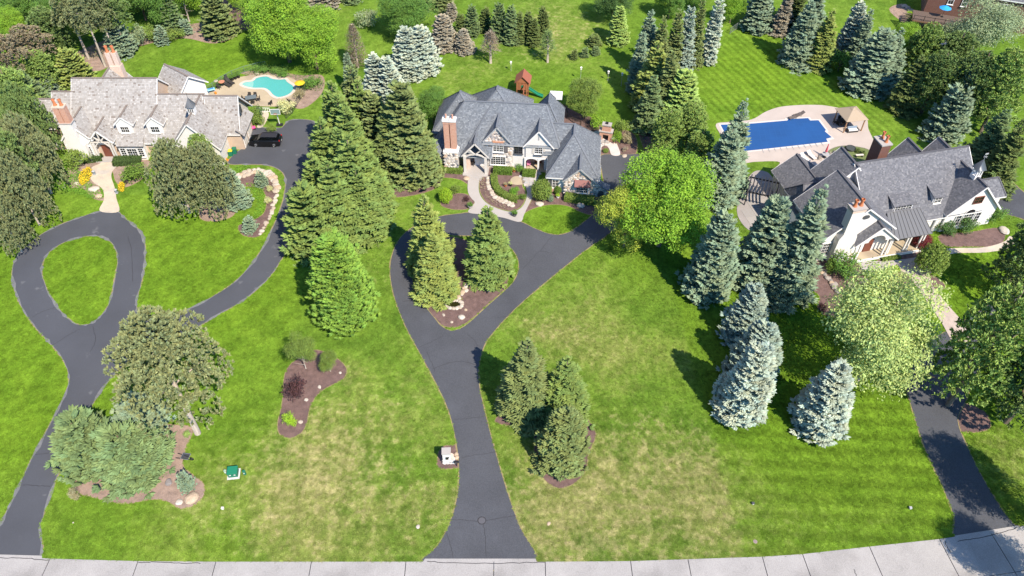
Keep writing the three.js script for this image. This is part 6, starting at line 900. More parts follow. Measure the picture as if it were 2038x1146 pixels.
// ---------- furniture ----------
M.wicker = plain(0.035, 0.03, 0.028, 0.8); M.metalDark = plain(0.04, 0.042, 0.045, 0.5); M.whiteFabric = plain(0.66, 0.65, 0.63, 0.9);
function chair(x, z, turn, label, mat = M.wicker, group) { const g = thing('patio_chair', label, 'chair', x, z, turn, group, 0.06); mesh('seat', rbox(0.55, 0.09, 0.55, 0.03, 0, 0.42, 0), mat, g); const b = rbox(0.55, 0.55, 0.07, 0.03, 0, 0, 0); b.rotateX(-0.2); b.translate(0, 0.72, -0.27); mesh('backrest', b, mat, g); for (const sx of [-1, 1]) { for (const sz of [-1, 1]) mesh('leg', box(0.05, 0.42, 0.05, sx * 0.24, 0.21, sz * 0.24), mat, g); mesh('armrest', rbox(0.06, 0.05, 0.5, 0.02, sx * 0.28, 0.64, 0), mat, g); } return g; }
function lounger(x, z, turn, label, mat = M.wicker, cushion) { const g = thing('sun_lounger', label, 'lounger', x, z, turn, null, 0.06); mesh('bed', rbox(0.68, 0.08, 1.35, 0.03, 0, 0.32, 0.3), cushion || mat, g); const b = rbox(0.68, 0.08, 0.75, 0.03, 0, 0, 0); b.rotateX(0.55); b.translate(0, 0.5, -0.68); mesh('backrest', b, cushion || mat, g); for (const sx of [-1, 1]) for (const zz of [-0.3, 0.9]) mesh('leg', box(0.05, 0.3, 0.05, sx * 0.3, 0.15, zz), mat, g); return g; }
function roundTable(x, z, r, label, top = M.metalDark) { const g = thing('patio_table', label, 'table', x, z, 0, null, 0.06); mesh('tabletop', cyl(r, r, 0.05, 0, 0.72, 0, 24), top, g); mesh('stem', cyl(0.05, 0.07, 0.7, 0, 0.36, 0), M.metalDark, g); mesh('foot', cyl(0.3, 0.32, 0.05, 0, 0.03, 0, 16), M.metalDark, g); return g; }
{ const [x, z] = [-45.91,-120.66]; const g = thing('patio_table', 'grey dining table ringed by dark chairs beside the left pool', 'table', x, z, 0.3, null, 0.06); mesh('tabletop', rbox(1.9, 0.06, 1.2, 0.03, 0, 0.74, 0), plain(0.12, 0.15, 0.16, 0.3), g); for (const [a, b] of [[-0.8, -0.45], [0.8, -0.45], [-0.8, 0.45], [0.8, 0.45]]) mesh('leg', box(0.07, 0.72, 0.07, a, 0.36, b), M.metalDark, g);
  [[-1.25, 0, Math.PI / 2, 'left end'], [1.25, 0, -Math.PI / 2, 'right end'], [-0.5, 0.95, Math.PI, 'near left side'], [0.5, 0.95, Math.PI, 'near right side'], [-0.5, -0.95, 0, 'far left side'], [0.5, -0.95, 0, 'far right side']].forEach(([a, b, t, w]) => chair(x + a, z + b, t, 'dark patio chair at the ' + w + ' of the grey dining table')); }
lounger(-51.02,-126.33, 0.9, 'dark lounger nearest the left pool steps'); lounger(-51.36,-125.5, 0.9, 'dark lounger left of the other, beside the copper fire table');
roundTable(-52.31,-125.67, 0.55, 'round copper-topped fire table by the pool fence', plain(0.5, 0.22, 0.13, 0.5));
chair(-52.56,-124.51, 1.2, 'dark chair with white cushion beside the copper fire table'); chair(-52,-127.33, 0.3, 'dark chair against the pool fence behind the loungers');
chair(-42.28,-119.41, -2, 'dark wicker chair left of the striped plant by pool'); chair(-39.06,-120.03, 2.4, 'dark chair right of the striped plant by the pool');
for (const [x, z, l] of [[-50.9,-127.33, 'leftmost of three dark planters with greenery by the pool fence'], [-50.45,-127.75, 'middle of three dark planters with greenery by the pool fence'], [-50,-128.18, 'rightmost of three dark planters with greenery by the pool fence']]) { const g = thing('planter', l, 'planter', x, z, 0, null, 0.06); mesh('pot', cyl(0.34, 0.26, 0.45, 0, 0.225, 0, 14), M.black, g); const m = mesh('plant', proto.shrub0.crown, F.green, g); m.scale.set(0.4, 0.4, 0.4); m.position.y = 0.4; }
function parasol(x, z, h, r, mat, label, closed) { const g = thing('parasol', label, 'parasol', x, z, 0, null, 0.06); mesh('pole', cyl(0.03, 0.03, h, 0, h / 2, 0), M.metalDark, g); if (closed) mesh('canopy', cyl(0.05, 0.2, 1.5, 0, h - 0.75, 0, 8), mat, g); else { const c = new THREE.ConeGeometry(r, r * 0.42, 8, 1, true); c.translate(0, h - r * 0.2, 0); mesh('canopy', c, mat, g); } mesh('base', cyl(0.25, 0.3, 0.1, 0, 0.05, 0, 12), M.metalDark, g); return g; }
const dbl = (r, g, b) => { const m = plain(r, g, b, 0.9); m.side = THREE.DoubleSide; return m; };
parasol(-37.69,-123.7, 2.1, 0.95, dbl(0.62, 0.42, 0.015), 'open yellow parasol at the right end of the left pool');
parasol(50.66,-104.42, 2.6, 0.2, plain(0.5, 0.06, 0.1), 'closed red parasol beside the white loungers', true);
roundTable(50.7,-104.29, 0.6, 'round grey table under the closed red parasol', M.greyTrim); chair(49.66,-103.76, 1.4, 'tan chair left of the round table with red parasol', plain(0.3, 0.26, 0.21)); chair(51.83,-104.83, -1.6, 'tan chair right of the round table with red parasol', plain(0.3, 0.26, 0.21));
lounger(47.31,-103.76, 0.45, 'white lounger, left of two behind the grey-roofed house', M.white, M.whiteFabric); lounger(48.54,-104.42, 0.45, 'white lounger, right of two behind the grey-roofed house', M.white, M.whiteFabric);
lounger(49.38,-116.04, -1.2, 'grey lounger, right of two at the pool cover\'s far side', plain(0.12, 0.1, 0.09)); lounger(48.33,-115.29, -1.2, 'grey lounger, left of two at the pool cover\'s far side', plain(0.12, 0.1, 0.09));
{ const [x, z] = [55.89,-113.66]; const g = thing('patio_table', 'dark dining table in the shade left of the gazebo posts', 'table', x, z, 0.4, null, 0.06); mesh('tabletop', rbox(1.5, 0.06, 1, 0.02, 0, 0.74, 0), M.black, g); for (const a of [-0.6, 0.6]) mesh('leg', box(0.08, 0.72, 0.7, a, 0.36, 0), M.black, g); [[-1, 0, 1.57, 'left'], [1, 0, -1.57, 'right'], [0, 0.8, 3.14, 'near'], [0, -0.8, 0, 'far']].forEach(([a, b, t, w]) => chair(x + a, z + b, t, 'black chair on the ' + w + ' side of the gazebo dining table', M.black)); }
{ const g = thing('outdoor_sofa', 'white cushioned sofa under the front edge of the gazebo', 'sofa', ...[57.22,-111.49], 0.15, null, 0.06); mesh('base', rbox(1.8, 0.3, 0.8, 0.04, 0, 0.2, 0), M.metalDark, g); mesh('seat_cushion', rbox(1.7, 0.16, 0.72, 0.05, 0, 0.42, 0.03), M.whiteFabric, g); mesh('back_cushion', rbox(1.7, 0.45, 0.18, 0.06, 0, 0.65, -0.3), plain(0.2, 0.27, 0.36), g); for (const s of [-1, 1]) mesh('armrest', rbox(0.12, 0.55, 0.8, 0.03, s * 0.88, 0.35, 0), M.metalDark, g); }
// round green turf pad with its ornaments
{ const P = smooth([[51.52,-105.5],[52.68,-106.72],[54.61,-107.41],[56.93,-107.13],[58.54,-106.18],[57.63,-103.76],[54.89,-102.18],[51.81,-102.71]], 6), m = struct('turf_pad', slabGeo(P, 0.06, 0.09), mapped(stdTex([0.13, 0.17, 0.06], 0.2, 256, 4, 10, { seed: 71, grain: 0.3 }), 1)); mesh('rim', ribbon(P, 0.15, 0.095, true), plain(0.16, 0.15, 0.1), m); }
{ const g = thing('fire_pit', 'round dark fire pit on the green turf pad', 'fire pit', ...[55.49,-106.45], 0, null, 0.09); mesh('bowl', cyl(0.75, 0.7, 0.3, 0, 0.15, 0, 20), plain(0.05, 0.06, 0.06), g); mesh('rim', new THREE.TorusGeometry(0.75, 0.06, 6, 24).rotateX(Math.PI / 2).translate(0, 0.3, 0), M.metalDark, g); }
for (const [x, z, l] of [[56.44,-105.77, 'upper star-shaped dark plant on the green turf pad'], [57.06,-105.09, 'lower star-shaped dark plant on the green turf pad']]) plant('spiky_plant', 'dwarf0', 'dark', l, 'plant', x, z, 0.7, 0.55);
{ const g = thing('garden_bench', 'small white bench on the green turf pad', 'bench', ...[56.29,-104.42], 0.1, null, 0.09); mesh('seat', rbox(1.3, 0.07, 0.4, 0.02, 0, 0.42, 0), M.cream, g); for (const s of [-1, 1]) mesh('leg', box(0.06, 0.4, 0.36, s * 0.5, 0.2, 0), M.darkTrim, g); }
// ---------- pergola on the side terrace ----------
{ const g = thing('pergola', 'black curved-beam pergola at the left end of the grey-roofed house', 'pergola', ...[37.87,-93.49], -0.35); const W = 4.2, Dp = 3.6; for (const [a, b] of [[-W / 2, -Dp / 2], [W / 2, -Dp / 2], [-W / 2, Dp / 2], [W / 2, Dp / 2]]) mesh('post', box(0.16, 2.6, 0.16, a, 1.3, b), M.black, g); for (const b of [-Dp / 2, Dp / 2]) mesh('beam', box(W + 0.6, 0.22, 0.1, 0, 2.68, b), M.black, g); for (let k = 0; k < 9; k++) { const x = -W / 2 + k * W / 8, P = []; for (let i = 0; i <= 8; i++) P.push(V3(x, 2.85 + 0.5 * Math.sin(i / 8 * Math.PI), -Dp / 2 - 0.4 + (Dp + 0.8) * i / 8)); const b = []; for (let i = 0; i < 8; i++) b.push(bar(P[i], P[i + 1], 0.16, 0.2, 0.02)); mesh('rafter', mg(b), plain(0.03, 0.03, 0.032, 0.5), g); } }
// ---------- playset ----------
{
  const [x, z] = [1.97,-123.21], g = thing('playset', 'redwood play tower with pitched roof and swing beam on rear lawn', 'playset', x, z, -0.12), w = plain(0.28, 0.1, 0.045, 0.75), w2 = plain(0.34, 0.13, 0.06, 0.75), grn = plain(0.02, 0.22, 0.13, 0.35);
  for (const [a, b] of [[-1, -1], [1, -1], [-1, 1], [1, 1]]) mesh('post', box(0.14, 3.1, 0.14, a, 1.55, b), w, g);
  mesh('platform', box(2.2, 0.1, 2.2, 0, 1.35, 0), w2, g);
  for (let k = 0; k < 8; k++) for (const s of [-1, 1]) { mesh('plank', box(0.25, 1.25, 0.04, -0.95 + k * 0.27, 2.05, s * 1.08), k % 2 ? w : w2, g); if (s < 0) mesh('plank', box(0.04, 1.25, 0.25, s * 1.08, 2.05, -0.95 + k * 0.27), k % 2 ? w2 : w, g); }
  for (let k = 0; k < 6; k++) mesh('floor_rail', box(2.1, 0.12, 0.05, 0, 0.12 + k * 0.001, -1 + k * 0.4), w, g);
  const R = (s) => { const S = new Soup(); slabPoly([V3(s * 1.4, 2.75, -1.4), V3(s * 1.4, 2.75, 1.4), V3(0, 4.1, 1.4), V3(0, 4.1, -1.4)], 0.06, S); return S.geo(); }; for (const s of [-1, 1]) mesh('roof_panel', R(s), plain(0.3, 0.1, 0.06, 0.7), g);
  { const S = new Soup(); for (const s of [-1, 1]) S.tri(V3(-1.2, 2.75, s * 1.15), V3(1.2, 2.75, s * 1.15), V3(0, 3.95, s * 1.15)); mesh('gable', S.geo(), w2, g); }
  mesh('porthole', new THREE.CylinderGeometry(0.24, 0.24, 0.08, 16).rotateX(Math.PI / 2).translate(0, 2.05, 1.13), grn, g);
  { const S = new Soup(), A = [V3(1.05, 1.4, 0.35), V3(1.05, 1.4, 1)], B = [V3(2.7, 0.5, 0.55), V3(2.7, 0.5, 1.2)], C = [V3(3.7, 0.25, 0.75), V3(3.7, 0.25, 1.4)]; slabPoly([A[0], A[1], B[1], B[0]], 0.06, S); slabPoly([B[0], B[1], C[1], C[0]], 0.06, S); const s = mesh('slide', S.geo(), grn, g); for (const k of [0, 1]) mesh('slide_edge', mg([bar(A[k].clone().setY(1.55), B[k].clone().setY(0.62), 0.06, 0.2), bar(B[k].clone().setY(0.6), C[k].clone().setY(0.38), 0.06, 0.2)]), grn, s); }
  mesh('swing_beam', bar(V3(0.3, 2.4, 1.1), V3(0.5, 2.4, 4.1), 0.16), w, g); for (const s of [-1, 1]) mesh('swing_leg', bar(V3(0.5, 2.4, 4), V3(0.5 + s * 1.4, 0, 4.3), 0.13), w, g);
  mesh('ladder', mg([bar(V3(0.2, 0, 2), V3(0.2, 1.4, 1.1), 0.08), bar(V3(0.8, 0, 2), V3(0.8, 1.4, 1.1), 0.08), ...[0.3, 0.7, 1.1].map(y => bar(V3(0.2, y, 2 - y * 0.64), V3(0.8, y, 2 - y * 0.64), 0.06))]), w2, g);
  for (const a of [1.8, 3]) { mesh('swing_seat', box(0.5, 0.05, 0.22, 0.42, 0.5, a), grn, g); mesh('chain', mg([cyl(0.012, 0.012, 1.85, 0.2, 1.43, a), cyl(0.012, 0.012, 1.85, 0.64, 1.43, a)]), M.metalDark, g); }
}
// ---------- bird houses on poles ----------
for (const [x, z, h, l] of [[-0.19,-130.57, 1.5, 'leftmost pole bird house, behind the play tower'], [12.45,-127.33, 2.3, 'white pole bird house above the round yellow-green tree'], [17.42,-127.16, 1.6, 'white pole bird house second from the right on rear lawn'], [19.69,-125.5, 2.2, 'rightmost white pole bird house at the tree shadow edge'], [-14.22,-133.38, 1.7, 'pole feeder beside the grey-blue spruce pair']]) { const g = thing('bird_house', l, 'bird house', x, z); mesh('pole', cyl(0.03, 0.035, h, 0, h / 2, 0, 8), M.greyTrim, g); const b = mesh('box', box(0.24, 0.42, 0.24, 0, h + 0.15, 0), M.white, g); const r = new THREE.ConeGeometry(0.26, 0.2, 4); r.rotateY(Math.PI / 4); r.translate(0, h + 0.46, 0); mesh('roof', r, M.white, b); mesh('entrance', new THREE.CylinderGeometry(0.045, 0.045, 0.03, 10).rotateX(Math.PI / 2).translate(0, h + 0.2, 0.125), M.black, b); }
// ---------- patio fireplace ----------
{ const g = thing('outdoor_fireplace', 'brick outdoor fireplace with stone ledges on the patio', 'fireplace', ...[15.56,-109.21], -0.25); mesh('hearth', mg([box(0.55, 1.3, 1, -0.75, 0.65, 0), box(0.55, 1.3, 1, 0.75, 0.65, 0), box(2.05, 0.5, 1, 0, 1.55, 0), box(1, 1.3, 0.2, 0, 0.65, -0.4)]), M.brick, g); mesh('firebox', box(0.9, 1.2, 0.05, 0, 0.62, -0.26), M.black, g); mesh('ledge', box(2.3, 0.16, 1.2, 0, 1.88, 0.02), M.concrete, g); mesh('chimney_block', wedge(-0.75, 0.75, -0.4, 0.4, 1.96, 3, 0.1, 0.1), M.brick, g); mesh('cap', box(1.55, 0.18, 1, 0, 3.09, 0), M.concrete, g); mesh('flue', box(0.4, 0.3, 0.35, 0, 3.3, 0), M.black, g); mesh('side_wall', box(0.9, 0.8, 0.8, 1.5, 0.4, 0.2), M.brick, g); mesh('side_ledge', box(1.1, 0.1, 1, 1.55, 0.86, 0.2), M.concrete, g); mesh('hearth_slab', box(1.4, 0.25, 0.6, 0, 0.13, 0.75), M.concrete, g); }
chair(16.9,-108.24, -1.2, 'dark patio chair at the right side of the fireplace patio');
{ const g = thing('patio_heater', 'thin dark garden lamp by the middle house patio', 'lamp', ...[15.25,-107.41]); mesh('pole', cyl(0.03, 0.03, 1.1, 0, 0.55, 0, 8), M.darkTrim, g); mesh('shade', cyl(0.05, 0.16, 0.16, 0, 1.15, 0, 10), M.darkTrim, g); }
// ---------- curved railing behind the stone house ----------
function fence(pts, h, gap, mat, label, name = 'fence', bars = 2) { const g = new THREE.Group(); g.name = numbered(name); scene.add(g); tag(g, label, 'fence'); const P = smooth(pts, 10, false); let acc = gap, last = null; for (let i = 0; i < P.length; i++) { if (i) acc += Math.hypot(P[i][0] - P[i - 1][0], P[i][1] - P[i - 1][1]); if (acc >= gap || i === P.length - 1) { acc = 0; const c = V3(P[i][0], 0, P[i][1]); mesh('post', cyl(0.045, 0.045, h, c.x, h / 2, c.z, 6), mat, g); if (last) { for (let k = 0; k < bars; k++) { const y = lerp(h * 0.12, h * 0.95, bars > 1 ? k / (bars - 1) : 1); mesh('rail', bar(last.clone().setY(y), c.clone().setY(y), 0.04, 0.05), mat, g); } const n = Math.max(2, Math.round(last.distanceTo(c) / 0.16)), pk = []; for (let k = 1; k < n; k++) { const q = last.clone().lerp(c, k / n); pk.push(box(0.022, h * 0.86, 0.022, q.x, h * 0.53, q.z)); } mesh('picket_panel', mg(pk), mat, g).userData.kind = 'stuff'; } last = c; } } return g; }
fence([[9.03,-118.48],[9.68,-117.41],[9.26,-115.89],[9.89,-114.7],[10.87,-113.66],[11.68,-112.93]], 1.05, 1.6, plain(0.06, 0.045, 0.035, 0.6), 'curved dark railing behind the stone house', 'railing');
fence([[-54.98,-122.73],[-53.65,-124.51],[-52.42,-126.83],[-50.66,-129.03],[-48.28,-130.75],[-45.71,-131.79]], 1.3, 2.2, plain(0.13, 0.2, 0.17, 0.5), 'grey-green metal fence along the left side of the pool', 'pool_fence');
fence([[-36.85,-125.01],[-37.04,-123.05],[-37.35,-120.82],[-37.68,-118.79],[-38,-116.8],[-38.75,-115.29]], 1.3, 2.0, M.metalDark, 'dark metal fence along the right side of the left pool', 'pool_fence');
fence([[42.78,-144.02],[45.06,-146.59],[47.28,-149.63]], 1.4, 2.4, plain(0.16, 0.18, 0.18, 0.5), 'wire fence at the top corner of the striped lawn', 'wire_fence');
{ const g = thing('garden_gate', 'low white slatted gate between garage and pool deck', 'gate', ...[-43.05,-117.25], -0.03); for (let k = 0; k < 8; k++) mesh('slat', box(0.09, 0.85, 0.04, -1.1 + k * 0.31, 0.45, 0), M.white, g); mesh('rail', box(2.4, 0.09, 0.06, 0, 0.85, 0), M.white, g); mesh('rail', box(2.4, 0.09, 0.06, 0, 0.15, 0), M.white, g); }
// ---------- basketball hoop, bins, toys ----------
{ const g = thing('basketball_hoop', 'portable basketball hoop with clear backboard beside the asphalt court', 'hoop', ...[-39.49,-113.37], 0.05); mesh('base', rbox(1.1, 0.2, 0.7, 0.06, 0, 0.1, 0), M.black, g); mesh('pole', bar(V3(0, 0.1, -0.1), V3(0, 2.9, 0.15), 0.12), M.white, g); mesh('arm', bar(V3(0, 2.6, 0.1), V3(0, 3.1, 0.75), 0.1), M.greyTrim, g); const b = mesh('backboard', box(1.5, 0.95, 0.04, 0, 3.2, 0.8), plain(0.2, 0.3, 0.28, 0.15), g); mesh('frame', mg([box(1.6, 0.07, 0.06, 0, 3.7, 0.8), box(1.6, 0.07, 0.06, 0, 2.7, 0.8), box(0.07, 1, 0.06, -0.78, 3.2, 0.8), box(0.07, 1, 0.06, 0.78, 3.2, 0.8)]), M.white, b); mesh('rim', new THREE.TorusGeometry(0.23, 0.02, 6, 18).rotateX(Math.PI / 2).translate(0, 2.95, 1.08), plain(0.6, 0.12, 0.03), g); }
function bin(x, z, lid, label) { const g = thing('wheelie_bin', label, 'bin', x, z, 0.1); const grn = plain(0.012, 0.16, 0.09, 0.5); mesh('body', wedge(-0.3, 0.3, -0.34, 0.34, 0.08, 0.95, -0.04, -0.04), grn, g); mesh('lid', rbox(0.7, 0.08, 0.8, 0.03, 0, 1, 0), lid, g); for (const s of [-1, 1]) mesh('wheel', new THREE.CylinderGeometry(0.11, 0.11, 0.06, 12).rotateZ(Math.PI / 2).translate(s * 0.3, 0.11, -0.3), M.black, g); mesh('handle', box(0.5, 0.05, 0.05, 0, 0.95, -0.42), grn, g); }
bin(-45.65,-104.96, plain(0.6, 0.5, 0.03, 0.5), 'green wheelie bin with a yellow lid by the garage'); bin(-45.2,-105.5, plain(0.012, 0.16, 0.09, 0.5), 'all-green wheelie bin right of the yellow-lidded one');
{ const g = thing('toy_car', 'pink plastic ride-on toy beside the garage doors', 'toy', ...[-43.75,-112.21], 0.3); const pk = plain(0.75, 0.08, 0.28, 0.4); mesh('body', rbox(0.9, 0.35, 0.5, 0.1, 0, 0.35, 0), pk, g); mesh('hood', rbox(0.4, 0.22, 0.46, 0.08, -0.35, 0.55, 0), M.white, g); for (const [a, b] of [[-0.3, -0.25], [0.3, -0.25], [-0.3, 0.25], [0.3, 0.25]]) mesh('wheel', new THREE.CylinderGeometry(0.15, 0.15, 0.1, 12).rotateX(Math.PI / 2).translate(a, 0.15, b), M.black, g); }
{ const g = thing('water_toy', 'pale blue plastic water table by the pool fence', 'toy', ...[-53.62,-123.38], 0.4, null, 0.06); mesh('tray', rbox(1.3, 0.2, 0.7, 0.08, 0, 0.6, 0), plain(0.25, 0.55, 0.75, 0.3), g); mesh('basin', rbox(0.9, 0.12, 0.45, 0.05, 0, 0.68, 0), plain(0.05, 0.2, 0.5, 0.3), g); for (const [a, b] of [[-0.5, -0.25], [0.5, -0.25], [-0.5, 0.25], [0.5, 0.25]]) mesh('leg', cyl(0.04, 0.05, 0.52, a, 0.26, b), plain(0.05, 0.2, 0.5, 0.3), g); }
{ const g = thing('toy_bucket', 'small orange plastic bucket beside the blue water table', 'toy', ...[-52.78,-122.89], 0, null, 0.06); mesh('body', cyl(0.24, 0.18, 0.36, 0, 0.18, 0, 14), plain(0.7, 0.24, 0.02, 0.4), g); mesh('handle', new THREE.TorusGeometry(0.22, 0.015, 6, 14, Math.PI).translate(0, 0.36, 0), M.white, g); }
{ const g = thing('garden_cone', 'small orange marker cone at the garage corner', 'cone', ...[-46.06,-103.63]); mesh('cone', new THREE.ConeGeometry(0.2, 0.6, 12).translate(0, 0.34, 0), plain(0.75, 0.22, 0.02, 0.5), g); mesh('base', box(0.5, 0.05, 0.5, 0, 0.025, 0), plain(0.75, 0.22, 0.02, 0.5), g); }
// ---------- lanterns, pots on the walks ----------
function lantern(x, z, label) { const g = thing('path_lantern', label, 'lantern', x, z, 0, null, 0.06); mesh('base', rbox(0.4, 0.2, 0.4, 0.03, 0, 0.1, 0), M.greyTrim, g); mesh('housing', cyl(0.16, 0.2, 0.5, 0, 0.45, 0, 8), plain(0.16, 0.19, 0.21, 0.4), g); mesh('cap', cyl(0.05, 0.27, 0.16, 0, 0.78, 0, 8), M.greyTrim, g); }
lantern(-66.06,-99.87, 'upper grey stone lantern on the tan front path'); lantern(-60.99,-95.29, 'lower grey stone lantern on the tan front path');
function pot(x, z, r, mat, plantMat, label) { const g = thing('flower_pot', label, 'pot', x, z, 0, null, 0.06); mesh('pot', new THREE.LatheGeometry([[r * 0.6, 0], [r * 0.75, r * 0.4], [r, r * 1.2], [r * 0.9, r * 1.25], [r * 0.8, r * 1.1]].map(p => new THREE.Vector2(...p)), 14), mat, g); const m = mesh('plant', proto.shrub1.crown, F[plantMat], g); m.scale.setScalar(r * 1.1); m.position.y = r * 0.9; }
pot(0.38,-90.01, 0.42, M.darkTrim, 'green', 'dark planter with greens at the walk\'s right foot by the drive'); pot(-6.32,-91.85, 0.4, M.concrete, 'green', 'pale planter with greens at the walk\'s left foot by the drive'); pot(7.02,-94.21, 0.3, M.white, 'lime', 'white urn with yellow flowers beside the garage hedge'); pot(-1.02,-96.99, 0.28, M.terracotta, 'straw', 'terracotta pot inside the curved box hedge bed'); pot(-0.24,-97.12, 0.3, M.black, 'variegated', 'black and white pot inside the curved box hedge bed'); pot(0.32,-100.63, 0.3, M.terracotta, 'golden', 'orange pot at the right end of the stone gable hedge');
chair(-6.21,-102.18, 2.6, 'dark bench chair on the entry porch of the stone house'); chair(2.66,-102.05, 0, 'cushioned chair with pink throw under the white gable porch', plain(0.5, 0.18, 0.3));
// ---------- front lawn bits ----------
{ const g = thing('wheelbarrow', 'black wheelbarrow at the edge of the tan bark bed', 'wheelbarrow', ...[-36.97,-48.26], -0.15); const t = new Soup(), a = [V3(-0.4, 0.65, -0.38), V3(0.5, 0.65, -0.38), V3(0.5, 0.65, 0.38), V3(-0.4, 0.65, 0.38)], b = [V3(-0.25, 0.35, -0.24), V3(0.3, 0.3, -0.24), V3(0.3, 0.3, 0.24), V3(-0.25, 0.35, 0.24)]; for (let i = 0; i < 4; i++) t.quad(b[i], b[(i + 1) % 4], a[(i + 1) % 4], a[i]); t.quad(b[0], b[1], b[2], b[3]); const mm = plain(0.05, 0.055, 0.065, 0.5); mm.side = THREE.DoubleSide; mesh('tray', t.geo(), mm, g); for (const s of [-1, 1]) { mesh('handle', bar(V3(-1.05, 0.55, s * 0.3), V3(0.65, 0.25, s * 0.12), 0.05), M.black, g); mesh('leg', bar(V3(-0.3, 0, s * 0.26), V3(-0.15, 0.4, s * 0.26), 0.04), M.black, g); } mesh('wheel', new THREE.TorusGeometry(0.17, 0.06, 8, 16).translate(0.68, 0.23, 0), M.black, g); mesh('rim', ribbon(a.map(p => [p.x, p.z]), 0.05, 0.665, true), plain(0.25, 0.27, 0.3, 0.4), g); }
{ const g = thing('transformer_box', 'green utility transformer box on a white pad on the lawn', 'utility box', ...[-31.13,-46.33], 0.12); mesh('pad', box(1.35, 0.12, 1.3, 0, 0.06, 0), plain(0.55, 0.54, 0.52), g); const gm = plain(0.012, 0.15, 0.085, 0.45); mesh('cabinet', mg([rbox(1.05, 0.72, 0.95, 0.03, 0, 0.48, -0.02)]), gm, g); mesh('lid', rbox(1.12, 0.1, 1.02, 0.03, 0, 0.88, -0.02), plain(0.015, 0.19, 0.105, 0.4), g); for (const s of [-1, 1]) mesh('sticker', box(0.2, 0.13, 0.01, s * 0.25, 0.6, 0.47), M.white, g); }
function pedestal(x, z, h, m, label) { const g = thing('utility_pedestal', label, 'utility post', x, z); mesh('body', rbox(0.26, h, 0.22, 0.03, 0, h / 2, 0), m, g); mesh('cap', rbox(0.3, 0.08, 0.26, 0.02, 0, h, 0), m, g); mesh('plate', box(0.12, 0.16, 0.01, 0, h * 0.6, 0.115), M.white, g); }
pedestal(-32.08,-46.52, 0.5, plain(0.3, 0.4, 0.27), 'pale green utility post left of the green transformer box'); pedestal(-29.89,-46.33, 0.7, plain(0.012, 0.15, 0.085), 'dark green utility post right of the green transformer box'); pedestal(-31.31,-42.09, 0.3, M.cream, 'small white marker post on the lawn below transformer box'); pedestal(26.21,-42.68, 0.25, M.darkTrim, 'small black sprinkler post at the mowing line on lawn'); pedestal(43.14,-42.15, 0.25, M.greyTrim, 'small grey marker post beside the right driveway lawn');
{ const P = []; for (let a = 0; a < 18; a++) P.push([Math.cos(a / 18 * 6.28) * 0.22, Math.sin(a / 18 * 6.28) * 0.22]); const c = [25.56,-38.34], m = mesh('valve_cover', slabGeo(P.map(p => [p[0] + c[0], p[1] + c[1]]), 0, 0.06), plain(0.3, 0.24, 0.22)); tag(m, 'small round valve cover on lawn near the street', 'cover'); mesh('lid', flatGeo(P.map(p => [p[0] * 0.8 + c[0], p[1] * 0.8 + c[1]]), [], 0.066), plain(0.24, 0.19, 0.17), m); }
{ // stone mailbox pier
  const g = thing('mailbox_pier', 'white stone mailbox pier with sloping shoulder beside the middle drive', 'mailbox', ...[-7.18,-48], 0.05); mesh('base', wedge(-0.62, 0.75, -0.35, 0.35, 0, 0.9, 0, 0.25), M.brickWhite, g); stones(g, [[-0.6, 0], [0.7, 0], [0.5, 0.9], [-0.6, 0.9]], -0.36, 0.3, 0.04); mesh('pier', wedge(-0.6, 0.3, -0.35, 0.35, 0.9, 2.1, 0, 0.05), M.brickWhite, g); mesh('cap', box(1.02, 0.14, 0.86, -0.16, 2.17, 0), M.concrete, g); mesh('ledge', wedge(0.28, 0.62, -0.36, 0.36, 0.9, 1.15, 0, 0.2), M.brickPale, g); const mb = mesh('letter_box', box(0.3, 0.36, 0.2, -0.1, 1.3, 0.38), M.black, g); mesh('flag', box(0.03, 0.2, 0.08, 0.1, 1.45, 0.4), M.black, mb); }
{ const g = thing('newspaper_box', 'black newspaper tube on a short post beside the mailbox pier', 'box', ...[-6.24,-47.42], 0.2); mesh('post', box(0.08, 0.7, 0.08, 0, 0.35, 0), M.black, g); mesh('tube', rbox(0.55, 0.22, 0.26, 0.05, 0, 0.8, 0), M.black, g); }
for (const [x, z, l] of [[-6.37,-48.92, 'upper round tan rock beside the mailbox pier'], [-6.29,-48.46, 'lower round tan rock beside the mailbox pier']]) rock(x, z, 0.3, l, { m: 2 });
// ---------- raised deck of the far brick house ----------
{ const A = [78.22,-148.61], g = thing('raised_deck', 'brown raised deck with dark railing below the far brick house', 'deck', ...[83.32,-145.2], -0.36); const dk = plain(0.12, 0.085, 0.065, 0.8), W = 9.5, Dp = 4.2; for (let k = 0; k < 14; k++) mesh('board', box(W, 0.05, Dp / 14 - 0.02, 0, 2.6, -Dp / 2 + (k + 0.5) * Dp / 14), dk, g); mesh('fascia', mg([box(W, 0.28, 0.08, 0, 2.45, Dp / 2), box(0.08, 0.28, Dp, W / 2, 2.45, 0), box(0.08, 0.28, Dp, -W / 2, 2.45, 0)]), plain(0.2, 0.12, 0.07), g); for (const a of [-W / 2 + 0.2, 0, W / 2 - 0.2]) for (const b of [-Dp / 2 + 0.3, Dp / 2 - 0.2]) mesh('post', box(0.18, 2.5, 0.18, a, 1.25, b), plain(0.25, 0.15, 0.09), g); for (let k = 0; k < 6; k++) mesh('railing_post', box(0.09, 1, 0.09, -W / 2 + 0.1 + k * (W - 0.2) / 5, 3.1, Dp / 2 - 0.1), M.black, g); for (const y of [2.85, 3.5]) mesh('rail', box(W, 0.06, 0.06, 0, y, Dp / 2 - 0.1), M.black, g); for (let k = 0; k < 8; k++) mesh('stair_tread', box(1.6, 0.06, 0.32, -W / 2 - 1, 2.4 - k * 0.3, -0.5 + k * 0.3), dk, g); }
